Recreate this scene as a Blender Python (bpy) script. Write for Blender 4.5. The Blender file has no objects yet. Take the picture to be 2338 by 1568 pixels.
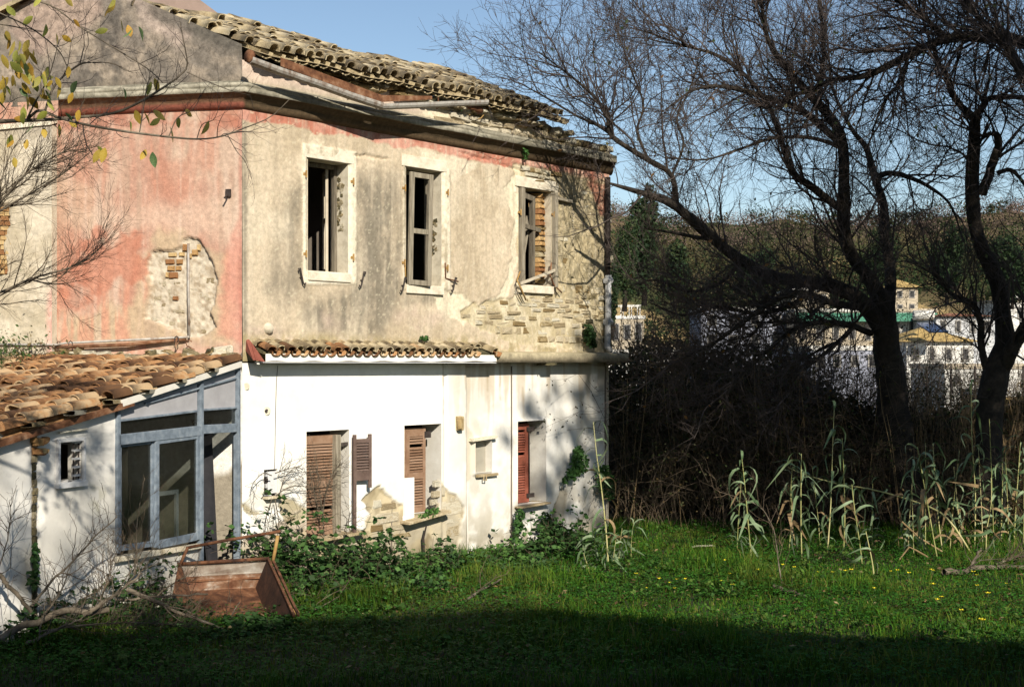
import bpy, math, random
import numpy as np
from mathutils import Vector, Matrix
sc = bpy.context.scene
C = sc.collection
RNG = np.random.default_rng(11)
random.seed(5)
rad = math.radians

# ------------------------------------------------------------------ camera, sky, sun, exposure
EYE = 3.0
cam_data = bpy.data.cameras.new('camera')
cam = bpy.data.objects.new('camera', cam_data); C.objects.link(cam)
cam.location = (0, 0, EYE); cam.rotation_euler = (rad(90), 0, 0)
cam_data.sensor_width = 36; cam_data.lens = 48; cam_data.shift_y = 41/2337
cam_data.clip_start = 0.1; cam_data.clip_end = 3000
sc.camera = cam
SUN_EL = rad(30); SUN_H = Vector((0.30, -0.954)).normalized()
world = bpy.data.worlds.new('World'); sc.world = world; world.use_nodes = True
wn = world.node_tree.nodes; wn.clear()
sky = wn.new('ShaderNodeTexSky'); sky.sky_type = 'NISHITA'; sky.sun_disc = False
sky.sun_elevation = SUN_EL; sky.sun_rotation = math.atan2(SUN_H.x, SUN_H.y)
sky.air_density = 1.0; sky.dust_density = 0.3; sky.ozone_density = 1.5
bg = wn.new('ShaderNodeBackground'); bg.inputs['Strength'].default_value = 0.083
wo = wn.new('ShaderNodeOutputWorld')
world.node_tree.links.new(sky.outputs[0], bg.inputs[0]); world.node_tree.links.new(bg.outputs[0], wo.inputs[0])
sun_l = bpy.data.lights.new('sun', 'SUN'); sun_l.energy = 5.0; sun_l.angle = rad(0.53); sun_l.color = (1.0, 0.93, 0.80)
sun = bpy.data.objects.new('sun', sun_l); C.objects.link(sun)
sun_dir = Vector((SUN_H.x*math.cos(SUN_EL), SUN_H.y*math.cos(SUN_EL), math.sin(SUN_EL)))
sun.rotation_euler = sun_dir.to_track_quat('Z', 'Y').to_euler(); sun.location = sun_dir*60
sc.view_settings.view_transform = 'Standard'; sc.view_settings.look = 'None'
sc.view_settings.exposure = 0.48; sc.view_settings.gamma = 1; sc.view_settings.use_curve_mapping = False
sc.cycles.max_bounces = 6; sc.cycles.diffuse_bounces = 2; sc.cycles.transparent_max_bounces = 8

# ------------------------------------------------------------------ helpers
F, CX, HY = 3115.8, 1168.5, 825.0
def at(x, y, Y):
    return Vector(((x-CX)/F*Y, Y, EYE-(y-HY)/F*Y))

class Wall:
    def __init__(s, o, d, flip=1):
        L = math.hypot(*d); s.o = (o[0], o[1]); s.d = (d[0]/L, d[1]/L); s.n = (s.d[1]*flip, -s.d[0]*flip)
    def off(s, k):
        w = Wall((s.o[0]+s.n[0]*k, s.o[1]+s.n[1]*k), s.d); w.n = s.n; return w
    def t(s, x, off=0.0):
        k = (x-CX)/F; ox, oy = s.o[0]+s.n[0]*off, s.o[1]+s.n[1]*off
        return (k*oy-ox)/(s.d[0]-k*s.d[1])
    def tz(s, x, y, off=0.0):
        t = s.t(x, off); Y = s.o[1]+s.n[1]*off+s.d[1]*t
        return t, EYE-(y-HY)/F*Y
    def P(s, t, z, off=0.0):
        return Vector((s.o[0]+s.d[0]*t+s.n[0]*off, s.o[1]+s.d[1]*t+s.n[1]*off, z))
    def at(s, x, y, off=0.0):
        t, z = s.tz(x, y, off); return s.P(t, z, off)
    def pix(s, t, z):
        X = s.o[0]+s.d[0]*t; Y = s.o[1]+s.d[1]*t
        return CX+X/Y*F, HY-(z-EYE)/Y*F
    def ax(s, yaw=0.0):
        D = Vector((s.d[0], s.d[1], 0)); N = Vector((s.n[0], s.n[1], 0))
        if yaw:
            c, q = math.cos(yaw), math.sin(yaw); D, N = D*c+N*q, N*c-D*q
        return D, N, Vector((0, 0, 1))
    def mat(s, t, z, off, yaw=0.0):
        D, N, U = s.ax(yaw); p = s.P(t, z, off)
        return Matrix(((D.x, N.x, U.x, p.x), (D.y, N.y, U.y, p.y), (D.z, N.z, U.z, p.z), (0, 0, 0, 1)))

# value noise
_T = np.random.default_rng(3).random((256, 256))
def vnoise(x, y, seed=0):
    x = np.asarray(x, float)+seed*17.31; y = np.asarray(y, float)+seed*9.77
    xi = np.floor(x).astype(int); yi = np.floor(y).astype(int); fx = x-xi; fy = y-yi
    fx = fx*fx*(3-2*fx); fy = fy*fy*(3-2*fy)
    a = _T[xi & 255, yi & 255]; b = _T[(xi+1) & 255, yi & 255]; c = _T[xi & 255, (yi+1) & 255]; d = _T[(xi+1) & 255, (yi+1) & 255]
    return (a*(1-fx)+b*fx)*(1-fy)+(c*(1-fx)+d*fx)*fy
def fbm(x, y, o=4, seed=0):
    r = 0; a = .5; n = 0
    for i in range(o):
        r = r+a*vnoise(np.asarray(x)*2**i, np.asarray(y)*2**i, seed+i*3); n += a; a *= .5
    return r/n
def sst(a, b, x):
    u = np.clip((x-a)/(b-a), 0, 1); return u*u*(3-2*u)
def poly(px, py, pts, soft=4.0, wob=8.0, wsc=18.0, seed=1):
    """mask of a ragged polygon in photo pixels"""
    x = px+(fbm(px/wsc, py/wsc, 4, seed)-.5)*2*wob; y = py+(fbm(px/wsc, py/wsc, 4, seed+40)-.5)*2*wob
    P = np.asarray(pts, float); dmin = np.full(np.shape(x), 1e9); ins = np.zeros(np.shape(x), bool)
    for i in range(len(P)):
        a = P[i]; b = P[(i+1) % len(P)]; e = b-a; L = max(e@e, 1e-9)
        u = np.clip(((x-a[0])*e[0]+(y-a[1])*e[1])/L, 0, 1)
        dmin = np.minimum(dmin, np.hypot(x-a[0]-u*e[0], y-a[1]-u*e[1]))
        if a[1] != b[1]:
            ins ^= ((a[1] > y) != (b[1] > y)) & (x < (b[0]-a[0])*(y-a[1])/(b[1]-a[1])+a[0])
    return sst(-soft, soft, np.where(ins, dmin, -dmin))
def mix(a, b, m):
    a = np.asarray(a, float); b = np.asarray(b, float); m = np.asarray(m)[..., None]
    return a*(1-m)+b*m

def mesh_np(name, V, quads=None, tris=None, col=None, smooth=False):
    me = bpy.data.meshes.new(name); V = np.ascontiguousarray(V, dtype=np.float32)
    me.vertices.add(len(V)); me.vertices.foreach_set('co', V.ravel())
    q = np.asarray(quads if quads is not None else np.zeros((0, 4)), dtype=np.int32).reshape(-1, 4)
    t = np.asarray(tris if tris is not None else np.zeros((0, 3)), dtype=np.int32).reshape(-1, 3)
    me.loops.add(q.size+t.size); me.loops.foreach_set('vertex_index', np.concatenate([q.ravel(), t.ravel()]))
    me.polygons.add(len(q)+len(t))
    me.polygons.foreach_set('loop_start', np.concatenate([np.arange(len(q))*4, len(q)*4+np.arange(len(t))*3]).astype(np.int32))
    if smooth:
        me.polygons.foreach_set('use_smooth', np.ones(len(q)+len(t), bool))
    me.update(calc_edges=True)
    if col is not None:
        a = me.color_attributes.new('paint', 'FLOAT_COLOR', 'POINT')
        c = np.ones((len(V), 4), np.float32); c[:, :3] = np.clip(col, 0, 1); a.data.foreach_set('color', c.ravel())
    return me

ROOTS = {}
def empty(name, loc, label=None, cat=None, group=None):
    o = bpy.data.objects.new(name, None); C.objects.link(o); o.location = loc; o.empty_display_size = .2
    ROOTS[o] = Vector(loc); tag(o, label, cat, group); return o
def tag(o, label=None, cat=None, group=None, kind=None):
    if label: o['label'] = label
    if cat: o['category'] = cat
    if group: o['group'] = group
    if kind: o['kind'] = kind
    return o
def obj(name, me, mat=None, parent=None, M=None):
    o = bpy.data.objects.new(name, me); C.objects.link(o)
    if mat is not None and len(me.materials) == 0: me.materials.append(mat)
    if parent is not None:
        o.parent = parent
        if parent in ROOTS: o.matrix_parent_inverse = Matrix.Translation(-ROOTS[parent])
    if M is not None: o.matrix_basis = M
    return o

class MB:
    def __init__(s): s.v = []; s.f = []
    def add(s, vs, fs):
        b = len(s.v); s.v += [tuple(v) for v in vs]; s.f += [tuple(b+i for i in f) for f in fs]; return s
    def box(s, c, h, ax=None):
        c = Vector(c); A = ax or (Vector((1, 0, 0)), Vector((0, 1, 0)), Vector((0, 0, 1)))
        vs = [c+A[0]*h[0]*i+A[1]*h[1]*j+A[2]*h[2]*k for i in (-1, 1) for j in (-1, 1) for k in (-1, 1)]
        return s.add(vs, [(0, 1, 3, 2), (4, 6, 7, 5), (0, 4, 5, 1), (2, 3, 7, 6), (0, 2, 6, 4), (1, 5, 7, 3)])
    def bar(s, a, b, w, h, up=(0, 0, 1)):
        a = Vector(a); b = Vector(b); d = (b-a); L = d.length; d.normalize(); u = Vector(up)
        if abs(d.dot(u)) > .97: u = Vector((1, 0, 0))
        r = d.cross(u).normalized(); u = r.cross(d)
        return s.box((a+b)/2, (L/2, w/2, h/2), (d, r, u))
    def tube(s, pts, r, n=7, cap=True):
        pts = [Vector(p) for p in pts]; m = len(pts); rs = r if hasattr(r, '__len__') else [r]*m; vs = []; pu = None
        for i, p in enumerate(pts):
            d = (pts[min(i+1, m-1)]-pts[max(i-1, 0)]).normalized()
            if pu is None:
                pu = d.cross(Vector((0.3, 0.2, 1)) if abs(d.z) < .95 else Vector((1, 0, 0))).normalized()
            u = (pu-d*pu.dot(d)).normalized(); pu = u; w = d.cross(u)
            vs += [p+(u*math.cos(2*math.pi*k/n)+w*math.sin(2*math.pi*k/n))*rs[i] for k in range(n)]
        fs = [(i*n+k, i*n+(k+1) % n, (i+1)*n+(k+1) % n, (i+1)*n+k) for i in range(m-1) for k in range(n)]
        if cap: fs += [tuple(range(n-1, -1, -1)), tuple((m-1)*n+k for k in range(n))]
        return s.add(vs, fs)
    def quad(s, a, b, c, d): return s.add([a, b, c, d], [(0, 1, 2, 3)])
    def slab(s, pts, th):
        """flat polygon (list of Vector) extruded by the vector th"""
        n = len(pts); vs = [Vector(p) for p in pts]; vs += [v+Vector(th) for v in vs]
        return s.add(vs, [tuple(range(n)), tuple(range(2*n-1, n-1, -1))]+[(i, i+n, (i+1) % n+n, (i+1) % n) for i in range(n)])
    def mesh(s, name, smooth=False):
        me = bpy.data.meshes.new(name); me.from_pydata(s.v, [], s.f)
        if smooth: me.polygons.foreach_set('use_smooth', [True]*len(me.polygons))
        me.update(); return me
    def build(s, name, mat, parent=None, smooth=False, bevel=0.0):
        o = obj(name, s.mesh(name, smooth), mat, parent)
        if bevel:
            b = o.modifiers.new('bevel', 'BEVEL'); b.width = bevel; b.segments = 2; b.limit_method = 'ANGLE'
        return o

# ------------------------------------------------------------------ materials
def _nt(name):
    m = bpy.data.materials.new(name); m.use_nodes = True; nt = m.node_tree; nt.nodes.clear()
    o = nt.nodes.new('ShaderNodeOutputMaterial'); p = nt.nodes.new('ShaderNodeBsdfPrincipled')
    nt.links.new(p.outputs[0], o.inputs[0]); return m, nt, p
def _noise(nt, vec, scale, detail=5, rough=.6, w=None):
    n = nt.nodes.new('ShaderNodeTexNoise'); n.inputs['Scale'].default_value = scale; n.inputs['Detail'].default_value = detail
    n.inputs['Roughness'].default_value = rough; nt.links.new(vec, n.inputs['Vector'])
    if w is not None:
        n.noise_dimensions = '4D'; nt.links.new(w, n.inputs['W'])
    return n.outputs['Fac']
def _math(nt, op, a, b):
    n = nt.nodes.new('ShaderNodeMath'); n.operation = op
    for i, v in enumerate((a, b)):
        if isinstance(v, (int, float)): n.inputs[i].default_value = v
        else: nt.links.new(v, n.inputs[i])
    return n.outputs[0]
def _ramp(nt, fac, stops, interp='LINEAR'):
    r = nt.nodes.new('ShaderNodeValToRGB'); r.color_ramp.interpolation = interp; e = r.color_ramp.elements
    while len(e) < len(stops): e.new(.5)
    for k, (p, c) in zip(e, stops): k.position = p; k.color = (*c, 1)
    nt.links.new(fac, r.inputs[0]); return r.outputs[0]
def _mixc(nt, a, b, fac, mode='MIX'):
    n = nt.nodes.new('ShaderNodeMix'); n.data_type = 'RGBA'; n.blend_type = mode
    for s, v in ((n.inputs[6], a), (n.inputs[7], b)):
        if isinstance(v, tuple): s.default_value = (*v, 1)
        else: nt.links.new(v, s)
    if isinstance(fac, (int, float)): n.inputs[0].default_value = fac
    else: nt.links.new(fac, n.inputs[0])
    return n.outputs[2]
def _bump(nt, p, h, strength, dist=.02):
    b = nt.nodes.new('ShaderNodeBump'); b.inputs['Strength'].default_value = strength; b.inputs['Distance'].default_value = dist
    nt.links.new(h, b.inputs['Height']); nt.links.new(b.outputs[0], p.inputs['Normal'])
def pm(name, stops, scale=6., rough=.85, bump=.35, bscale=40., metal=0., spec=.25, rnd=0., stretch=(1, 1, 1), bdist=.01):
    """noise-coloured material: stops = colours from low to high noise; rnd = how much a copy shifts along them"""
    m, nt, p = _nt(name); tc = nt.nodes.new('ShaderNodeTexCoord'); vec = tc.outputs['Object']
    if stretch != (1, 1, 1):
        mp = nt.nodes.new('ShaderNodeMapping'); mp.inputs['Scale'].default_value = stretch; nt.links.new(vec, mp.inputs[0]); vec = mp.outputs[0]
    oi = nt.nodes.new('ShaderNodeObjectInfo'); w = _math(nt, 'MULTIPLY', oi.outputs['Random'], 37.)
    f = _noise(nt, vec, scale, 6, .65, w)
    if rnd:
        f = _math(nt, 'ADD', f, _math(nt, 'MULTIPLY', _math(nt, 'SUBTRACT', oi.outputs['Random'], .5), rnd))
    n = len(stops)
    nt.links.new(_ramp(nt, f, [(.28+.44*i/max(n-1, 1), c) for i, c in enumerate(stops)]), p.inputs['Base Color'])
    p.inputs['Roughness'].default_value = rough; p.inputs['Metallic'].default_value = metal; p.inputs['Specular IOR Level'].default_value = spec
    if bump: _bump(nt, p, _noise(nt, vec, bscale, 4, .6, w), bump, bdist)
    return m
def am(name, rough=.9, var=.25, scale=14., bump=.4, bscale=55., spec=.2, bdist=.012, pits=0., trans=0.):
    """colour from the mesh's 'paint' attribute, broken up with fine noise"""
    m, nt, p = _nt(name); tc = nt.nodes.new('ShaderNodeTexCoord'); vec = tc.outputs['Object']
    a = nt.nodes.new('ShaderNodeAttribute'); a.attribute_name = 'paint'
    f = _noise(nt, vec, scale, 8, .7)
    g = _ramp(nt, f, [(.3, (1-var,)*3), (.7, (1+var*.6,)*3)])
    c = _mixc(nt, a.outputs['Color'], g, 1.0, 'MULTIPLY')
    if pits:
        v = _noise(nt, vec, 34., 3, .8); k = _ramp(nt, v, [(.64, (0, 0, 0)), (.70, (1, 1, 1))])
        s = nt.nodes.new('ShaderNodeSeparateColor'); nt.links.new(k, s.inputs[0])
        c = _mixc(nt, c, (.09, .075, .055), _math(nt, 'MULTIPLY', s.outputs[0], pits))
    nt.links.new(c, p.inputs['Base Color']); p.inputs['Roughness'].default_value = rough; p.inputs['Specular IOR Level'].default_value = spec
    if bump: _bump(nt, p, _noise(nt, vec, bscale, 6, .7), bump, bdist)
    if trans:
        o = next(n for n in nt.nodes if n.type == 'OUTPUT_MATERIAL'); t = nt.nodes.new('ShaderNodeBsdfTranslucent'); ms = nt.nodes.new('ShaderNodeMixShader')
        nt.links.new(c, t.inputs[0]); ms.inputs[0].default_value = trans
        nt.links.new(p.outputs[0], ms.inputs[1]); nt.links.new(t.outputs[0], ms.inputs[2]); nt.links.new(ms.outputs[0], o.inputs[0])
    return m

M_PLASTER = am('old_plaster', var=.3, scale=16, bump=.6, bscale=48, pits=.45)
M_WHITE = am('limewashed_plaster', var=.08, scale=5, bump=.3, bscale=30)
M_GREY = am('grey_stained_render', var=.55, scale=13, bump=.8, bscale=45, pits=.95)
M_CORNICE = am('weathered_cornice', var=.4, scale=16, bump=.6, bscale=50, pits=.4)
M_TILE_OLD = pm('lichened_clay_tile', [(.17, .13, .08), (.30, .235, .14), (.40, .32, .19), (.46, .38, .25)], 9, .92, .8, 55, rnd=.6)
M_TILE = pm('orange_clay_tile', [(.12, .06, .028), (.27, .13, .055), (.38, .205, .09), (.43, .30, .17)], 8, .9, .8, 55, rnd=.75)
M_STONE = pm('rubble_stone', [(.26, .18, .08), (.42, .32, .17), (.60, .52, .36), (.70, .64, .50)], 5, .95, .9, 30, rnd=.75, bdist=.03)
M_STONE_PALE = pm('pale_limestone', [(.34, .26, .15), (.55, .46, .31), (.70, .63, .49)], 9, .95, 1.0, 50, rnd=.5, bdist=.02)
M_STONE_MOSS = pm('mossy_stone', [(.06, .055, .03), (.17, .14, .07), (.30, .24, .13), (.48, .41, .28)], 6, .95, .9, 34, rnd=.5, bdist=.03)
M_BRICK = pm('ochre_brick', [(.26, .12, .05), (.42, .25, .10), (.52, .37, .18)], 9, .95, .8, 50, rnd=.6)
M_LIME = pm('bright_limestone', [(.44, .37, .27), (.64, .57, .45), (.74, .68, .57)], 7, .95, .7, 40)
M_WOOD = pm('rotten_grey_wood', [(.09, .075, .055), (.20, .17, .125), (.33, .29, .22)], 5, .9, .6, 30, rnd=.3, stretch=(6, 6, .6))
M_WOOD_PALE = pm('bleached_wood', [(.36, .30, .22), (.55, .49, .38)], 6, .9, .4, 30)
M_SHUT = pm('faded_brown_shutter', [(.15, .082, .048), (.24, .14, .085), (.31, .2, .135)], 7, .85, .4, 40, rnd=.35)
M_SHUT_DARK = pm('dull_purple_brown_shutter', [(.08, .05, .04), (.14, .095, .078), (.2, .14, .115)], 7, .85, .4, 40, rnd=.25)
M_SHUT_RED = pm('red_brown_shutter', [(.15, .045, .025), (.26, .075, .045), (.33, .12, .08)], 7, .85, .4, 40, rnd=.3)
M_RUST = pm('rusted_iron', [(.03, .015, .010), (.09, .038, .02), (.19, .085, .042), (.30, .18, .11)], 7, .85, .6, 60, metal=.15, rnd=.2)
M_RUST_GOLD = pm('yellowed_iron', [(.24, .13, .04), (.42, .27, .10)], 12, .8, .4, 60)
M_IRON = pm('dark_iron', [(.02, .016, .014), (.06, .045, .04)], 20, .7, .3, 60)
M_PIPE = pm('zinc_pipe', [(.12, .06, .03), (.30, .25, .21), (.42, .39, .35), (.5, .47, .42)], 7, .7, .25, 40, metal=.2, rnd=.2, stretch=(2, 2, 1))
M_PIPE_GREY = pm('grey_plastic_pipe', [(.36, .36, .36), (.5, .5, .5)], 4, .5, .1, 40)
M_BLUEGREY = pm('flaking_blue_grey_paint', [(.09, .11, .135), (.17, .205, .245), (.28, .31, .34)], 10, .6, .3, 50)
M_PANEL = pm('dusty_lavender_panel', [(.30, .29, .30), (.40, .39, .40)], 5, .7, .15, 30)
M_FRAME_PALE = pm('pale_painted_wood', [(.5, .5, .5), (.68, .67, .66)], 8, .6, .2, 50)
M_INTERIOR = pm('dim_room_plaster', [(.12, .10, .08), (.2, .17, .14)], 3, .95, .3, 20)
M_SLAB = am('mossy_concrete', var=.4, scale=14, bump=.7, bscale=45, pits=.4)
def glass_mat():
    m, nt, p = _nt('dusty_window_glass'); tc = nt.nodes.new('ShaderNodeTexCoord')
    o = next(n for n in nt.nodes if n.type == 'OUTPUT_MATERIAL')
    p.inputs['Base Color'].default_value = (.22, .2, .17, 1); p.inputs['Roughness'].default_value = .5
    g = nt.nodes.new('ShaderNodeBsdfGlossy'); g.inputs['Roughness'].default_value = .12; g.inputs[0].default_value = (.9, .9, .9, 1)
    t = nt.nodes.new('ShaderNodeBsdfTransparent'); t.inputs[0].default_value = (.8, .82, .8, 1)
    fr = nt.nodes.new('ShaderNodeFresnel'); fr.inputs[0].default_value = 1.22
    m1 = nt.nodes.new('ShaderNodeMixShader'); nt.links.new(fr.outputs[0], m1.inputs[0]); nt.links.new(t.outputs[0], m1.inputs[1]); nt.links.new(g.outputs[0], m1.inputs[2])
    m2 = nt.nodes.new('ShaderNodeMixShader'); d = _noise(nt, tc.outputs['Object'], 3.5, 6, .7)
    nt.links.new(_math(nt, 'MULTIPLY', d, .07), m2.inputs[0]); nt.links.new(m1.outputs[0], m2.inputs[1]); nt.links.new(p.outputs[0], m2.inputs[2])
    nt.links.new(m2.outputs[0], o.inputs[0]); return m
M_GLASS = glass_mat()

# ------------------------------------------------------------------ tubes and twigs in bulk
def tubes_np(paths, radii, sides=3):
    """paths (N,M,3), radii (N,M) -> verts, quads"""
    N, M, _ = paths.shape
    T = np.empty_like(paths); T[:, 1:-1] = paths[:, 2:]-paths[:, :-2]; T[:, 0] = paths[:, 1]-paths[:, 0]; T[:, -1] = paths[:, -1]-paths[:, -2]
    T /= np.linalg.norm(T, axis=2, keepdims=True)+1e-9
    ref = np.where(np.abs(T[:, :1, 2:3]) > .9, np.array([1., 0, 0]), np.array([0.13, 0.21, 1.])); ref = np.broadcast_to(ref, T.shape)
    U = np.cross(T, ref); U /= np.linalg.norm(U, axis=2, keepdims=True)+1e-9; W = np.cross(T, U)
    a = np.arange(sides)*2*np.pi/sides
    V = paths[:, :, None, :]+radii[:, :, None, None]*(U[:, :, None, :]*np.cos(a)[:, None]+W[:, :, None, :]*np.sin(a)[:, None])
    n = np.arange(N)[:, None, None]*M*sides; m = np.arange(M-1)[None, :, None]*sides; k = np.arange(sides)[None, None, :]; k2 = (k+1) % sides
    Q = np.stack([n+m+k, n+m+k2, n+m+sides+k2, n+m+sides+k], -1).reshape(-1, 4)
    return V.reshape(-1, 3), Q
def unit(v): return v/(np.linalg.norm(v, axis=-1, keepdims=True)+1e-9)
def grow(paths, radii, count, lens, rng, ang=(.5, 1.1), segs=4, wob=.25, up=.15, rr=.55, tip=.25, u0=.15, u1=1., rmin=.002, bias=None):
    """children of the given branches, picked by length: paths (N,M,3) -> (count,segs+1,3), radii"""
    N, M, _ = paths.shape; L = np.linalg.norm(paths[:, 1:]-paths[:, :-1], axis=2).sum(1)
    i = rng.choice(N, count, p=L/L.sum()); u = rng.uniform(u0, u1, count)*(M-1); j = np.minimum(u.astype(int), M-2); f = (u-j)[:, None]
    A = paths[i, j]; B = paths[i, j+1]; p = A*(1-f)+B*f; t = unit(B-A); r = radii[i, j]*(1-f[:, 0])+radii[i, j+1]*f[:, 0]
    rv = unit(np.cross(t, rng.normal(size=(count, 3)))); a = rng.uniform(*ang, count)[:, None]
    d = unit(t*np.cos(a)+rv*np.sin(a)+np.array([0, 0, up])+(0 if bias is None else np.asarray(bias)))
    l = rng.uniform(*lens, count)*(1-.35*u/(M-1)); out = np.empty((count, segs+1, 3)); out[:, 0] = p
    for k in range(segs):
        d = unit(d+rng.normal(size=(count, 3))*wob+np.array([0, 0, up*.6])); out[:, k+1] = out[:, k]+d*(l/segs)[:, None]
    r0 = np.maximum(np.minimum(r*rr, l*.011), rmin); rad_ = r0[:, None]*np.linspace(1, tip, segs+1)[None]
    return out, np.maximum(rad_, rmin*.6)
def spline(pts, n=24):
    """Catmull-Rom through points of any dimension"""
    P = np.asarray(pts, float); P = np.vstack([2*P[0]-P[1], P, 2*P[-1]-P[-2]]); m = len(P)-3; out = []
    for u in np.linspace(0, m-1e-6, n):
        i = int(u); f = u-i; a, b, c, d = P[i:i+4]
        out.append(.5*(2*b+(c-a)*f+(2*a-5*b+4*c-d)*f*f+(3*b-a-3*c+d)*f**3))
    return np.array(out)
def leaves_np(pos, size, rng, ratio=.55, flat=0., dirs=None, fold=.18, simple=False):
    """rhombus leaves with a bend: 2 quads each -> verts (N*6), quads"""
    n = len(pos); size = np.broadcast_to(size, (n,))[:, None]
    d = unit(rng.normal(size=(n, 3))) if dirs is None else unit(dirs)
    nrm = rng.normal(size=(n, 3)); nrm[:, 2] = nrm[:, 2]+flat; s = unit(np.cross(d, nrm)); k = np.cross(s, d)
    w = size*ratio*.5
    b = pos; mid = pos+d*size*.5-k*size*fold*.3; tipp = pos+d*size
    V = np.stack([b, mid+s*w+k*size*fold*.5, mid+k*0, mid-s*w+k*size*fold*.5, tipp], 1)
    o = np.arange(n)[:, None]*5
    if simple: return V.reshape(-1, 3), o+np.array([[0, 1, 4, 3]])
    Q = np.concatenate([o+np.array([[0, 1, 4, 2]]), o+np.array([[0, 2, 4, 3]])], 0)
    return V.reshape(-1, 3), Q
def join(parts):
    V = []; Q = []; b = 0
    for v, q in parts: V.append(v); Q.append(q+b); b += len(v)
    return np.concatenate(V), np.concatenate(Q)
# ------------------------------------------------------------------ ground
def ground_z(x, y):
    x = np.asarray(x, float); y = np.asarray(y, float)
    z = 1.35*sst(10.5, 4.0, y)                                   # the bank the camera stands on
    z = z-2.2*sst(27, 62, y)                                     # falls away behind the trees
    z = z+.10*(fbm(x*.35, y*.35, 3, 5)-.5)*sst(60, 20, y)
    z = z+sst(11.5, 13.5, y)*sst(-2.5, -6, x)*.12
    return z
gx = np.concatenate([np.linspace(-400, -16, 24), np.arange(-15, 18, .4), np.linspace(19, 500, 28)])
gy = np.concatenate([np.linspace(-60, 3, 16), np.arange(3.5, 34, .4), np.linspace(35, 190, 30)])
GX, GY = np.meshgrid(gx, gy, indexing='ij'); GZ = ground_z(GX, GY)
def grid_quads(a, b):
    i = np.arange(a-1)[:, None]*b+np.arange(b-1)[None]; return np.stack([i, i+b, i+b+1, i+1], -1).reshape(-1, 4)
M_GROUND = pm('damp_soil', [(.018, .016, .010), (.035, .038, .018), (.05, .05, .025)], 3, .95, .6, 20)
g = obj('ground', mesh_np('ground', np.stack([GX, GY, GZ], -1).reshape(-1, 3), grid_quads(len(gx), len(gy)), smooth=True), M_GROUND); g['kind'] = 'structure'

# ------------------------------------------------------------------ the derelict house
W = Wall((-3.52, 17.8), (.641, .768))                 # long lit facade
G = Wall((-3.52, 17.8), (-.979, .203), -1)            # pink gable wall
house = empty('derelict_house', (-3.52, 17.8, 0), 'derelict two storey house with pink gable wall, missing windows and broken tiled roof', 'house')
TEND = W.t(1389)

def grid(name, Wl, t0, t1, z0, z1, res, paint, disp, mat, parent, holes=(), ztop=None, off=0.0, shade_smooth=True):
    ts = np.linspace(t0, t1, max(2, int((t1-t0)/res)+1)); zs = np.linspace(z0, z1, max(2, int((z1-z0)/res)+1))
    for h in holes:
        ts = np.concatenate([ts[(abs(ts-h[0]) > res*.45) & (abs(ts-h[1]) > res*.45)], [h[0], h[1]]])
        zs = np.concatenate([zs[(abs(zs-h[2]) > res*.45) & (abs(zs-h[3]) > res*.45)], [h[2], h[3]]])
    ts = np.unique(np.clip(ts, t0, t1)); zs = np.unique(np.clip(zs, z0, z1))
    T, Z = np.meshgrid(ts, zs, indexing='ij')
    if ztop is not None: Z = z0+(Z-z0)/(z1-z0)*(ztop(T)-z0)
    px, py = Wl.pix(T, Z); d = disp(px, py, T, Z)
    for h in holes:
        dx = np.maximum(np.maximum(h[0]-T, T-h[1]), 0); dz = np.maximum(np.maximum(h[2]-Z, Z-h[3]), 0); d = d*sst(0, .06, np.hypot(dx, dz))
    col = paint(px, py, T, Z); o = off+d
    V = np.stack([Wl.o[0]+Wl.d[0]*T+Wl.n[0]*o, Wl.o[1]+Wl.d[1]*T+Wl.n[1]*o, Z], -1).reshape(-1, 3)
    Q = grid_quads(len(ts), len(zs)); ct = T.reshape(-1)[Q].mean(1); cz = Z.reshape(-1)[Q].mean(1); keep = np.ones(len(Q), bool)
    for h in holes: keep &= ~((ct > h[0]) & (ct < h[1]) & (cz > h[2]) & (cz < h[3]))
    return obj(name, mesh_np(name, V, Q[keep], col=col.reshape(-1, 3), smooth=shade_smooth), mat, parent)

def rect(Wl, x0, y0, x1, y1, yx=None):
    """opening from photo pixels; heights are read at x = yx"""
    t0, t1 = Wl.t(x0), Wl.t(x1); zt = Wl.tz(yx or x0, y0)[1]; zb = Wl.tz(yx or x0, y1)[1]; return (t0, t1, zb, zt)
WIN1 = rect(W, 702, 361.5, 794, 617); WIN2 = rect(W, 926, 381, 1007, 648); WIN3 = rect(W, 1183, 427, 1258, 648)
LOW1 = rect(W, 699, 985, 796.5, 1233); LOW2 = rect(W, 922.5, 971, 1007, 1175); LOW3 = rect(W, 1181.6, 962, 1246, 1153); NICHE = rect(W, 1085, 1008, 1122, 1080)
METER = rect(W, 602, 1072, 633, 1133)

C_BEIGE, C_BEIGE2, C_CREAM = (.56, .46, .335), (.45, .365, .255), (.68, .59, .45)
C_PINK, C_PINK2, C_STAIN, C_MORTAR = (.56, .30, .23), (.43, .17, .115), (.165, .145, .11), (.45, .375, .235)
PINKBAND = [(548, 226), (800, 280), (1100, 335), (1400, 385), (1400, 440), (1290, 408), (1240, 396), (1180, 384), (1110, 374), (1060, 362), (1000, 350), (950, 332), (925, 344), (850, 322), (780, 306), (720, 310), (690, 292), (640, 284), (550, 276)]
PEEL1 = [(985, 652), (1040, 668), (1100, 700), (1150, 690), (1172, 645), (1190, 430), (1165, 400), (1150, 445), (1172, 500), (1165, 560), (1160, 640), (1130, 675), (1070, 705), (1062, 742), (1000, 705)]
MASON = [(1170, 372), (1290, 398), (1400, 425), (1400, 812), (1290, 800), (1150, 775), (1058, 735), (1050, 708), (1100, 690), (1168, 678), (1182, 640), (1182, 430), (1262, 430), (1262, 640), (1270, 640), (1275, 420), (1180, 405)]
MOSSY = [(1265, 395), (1400, 415), (1400, 700), (1330, 690), (1262, 670)]
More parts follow.
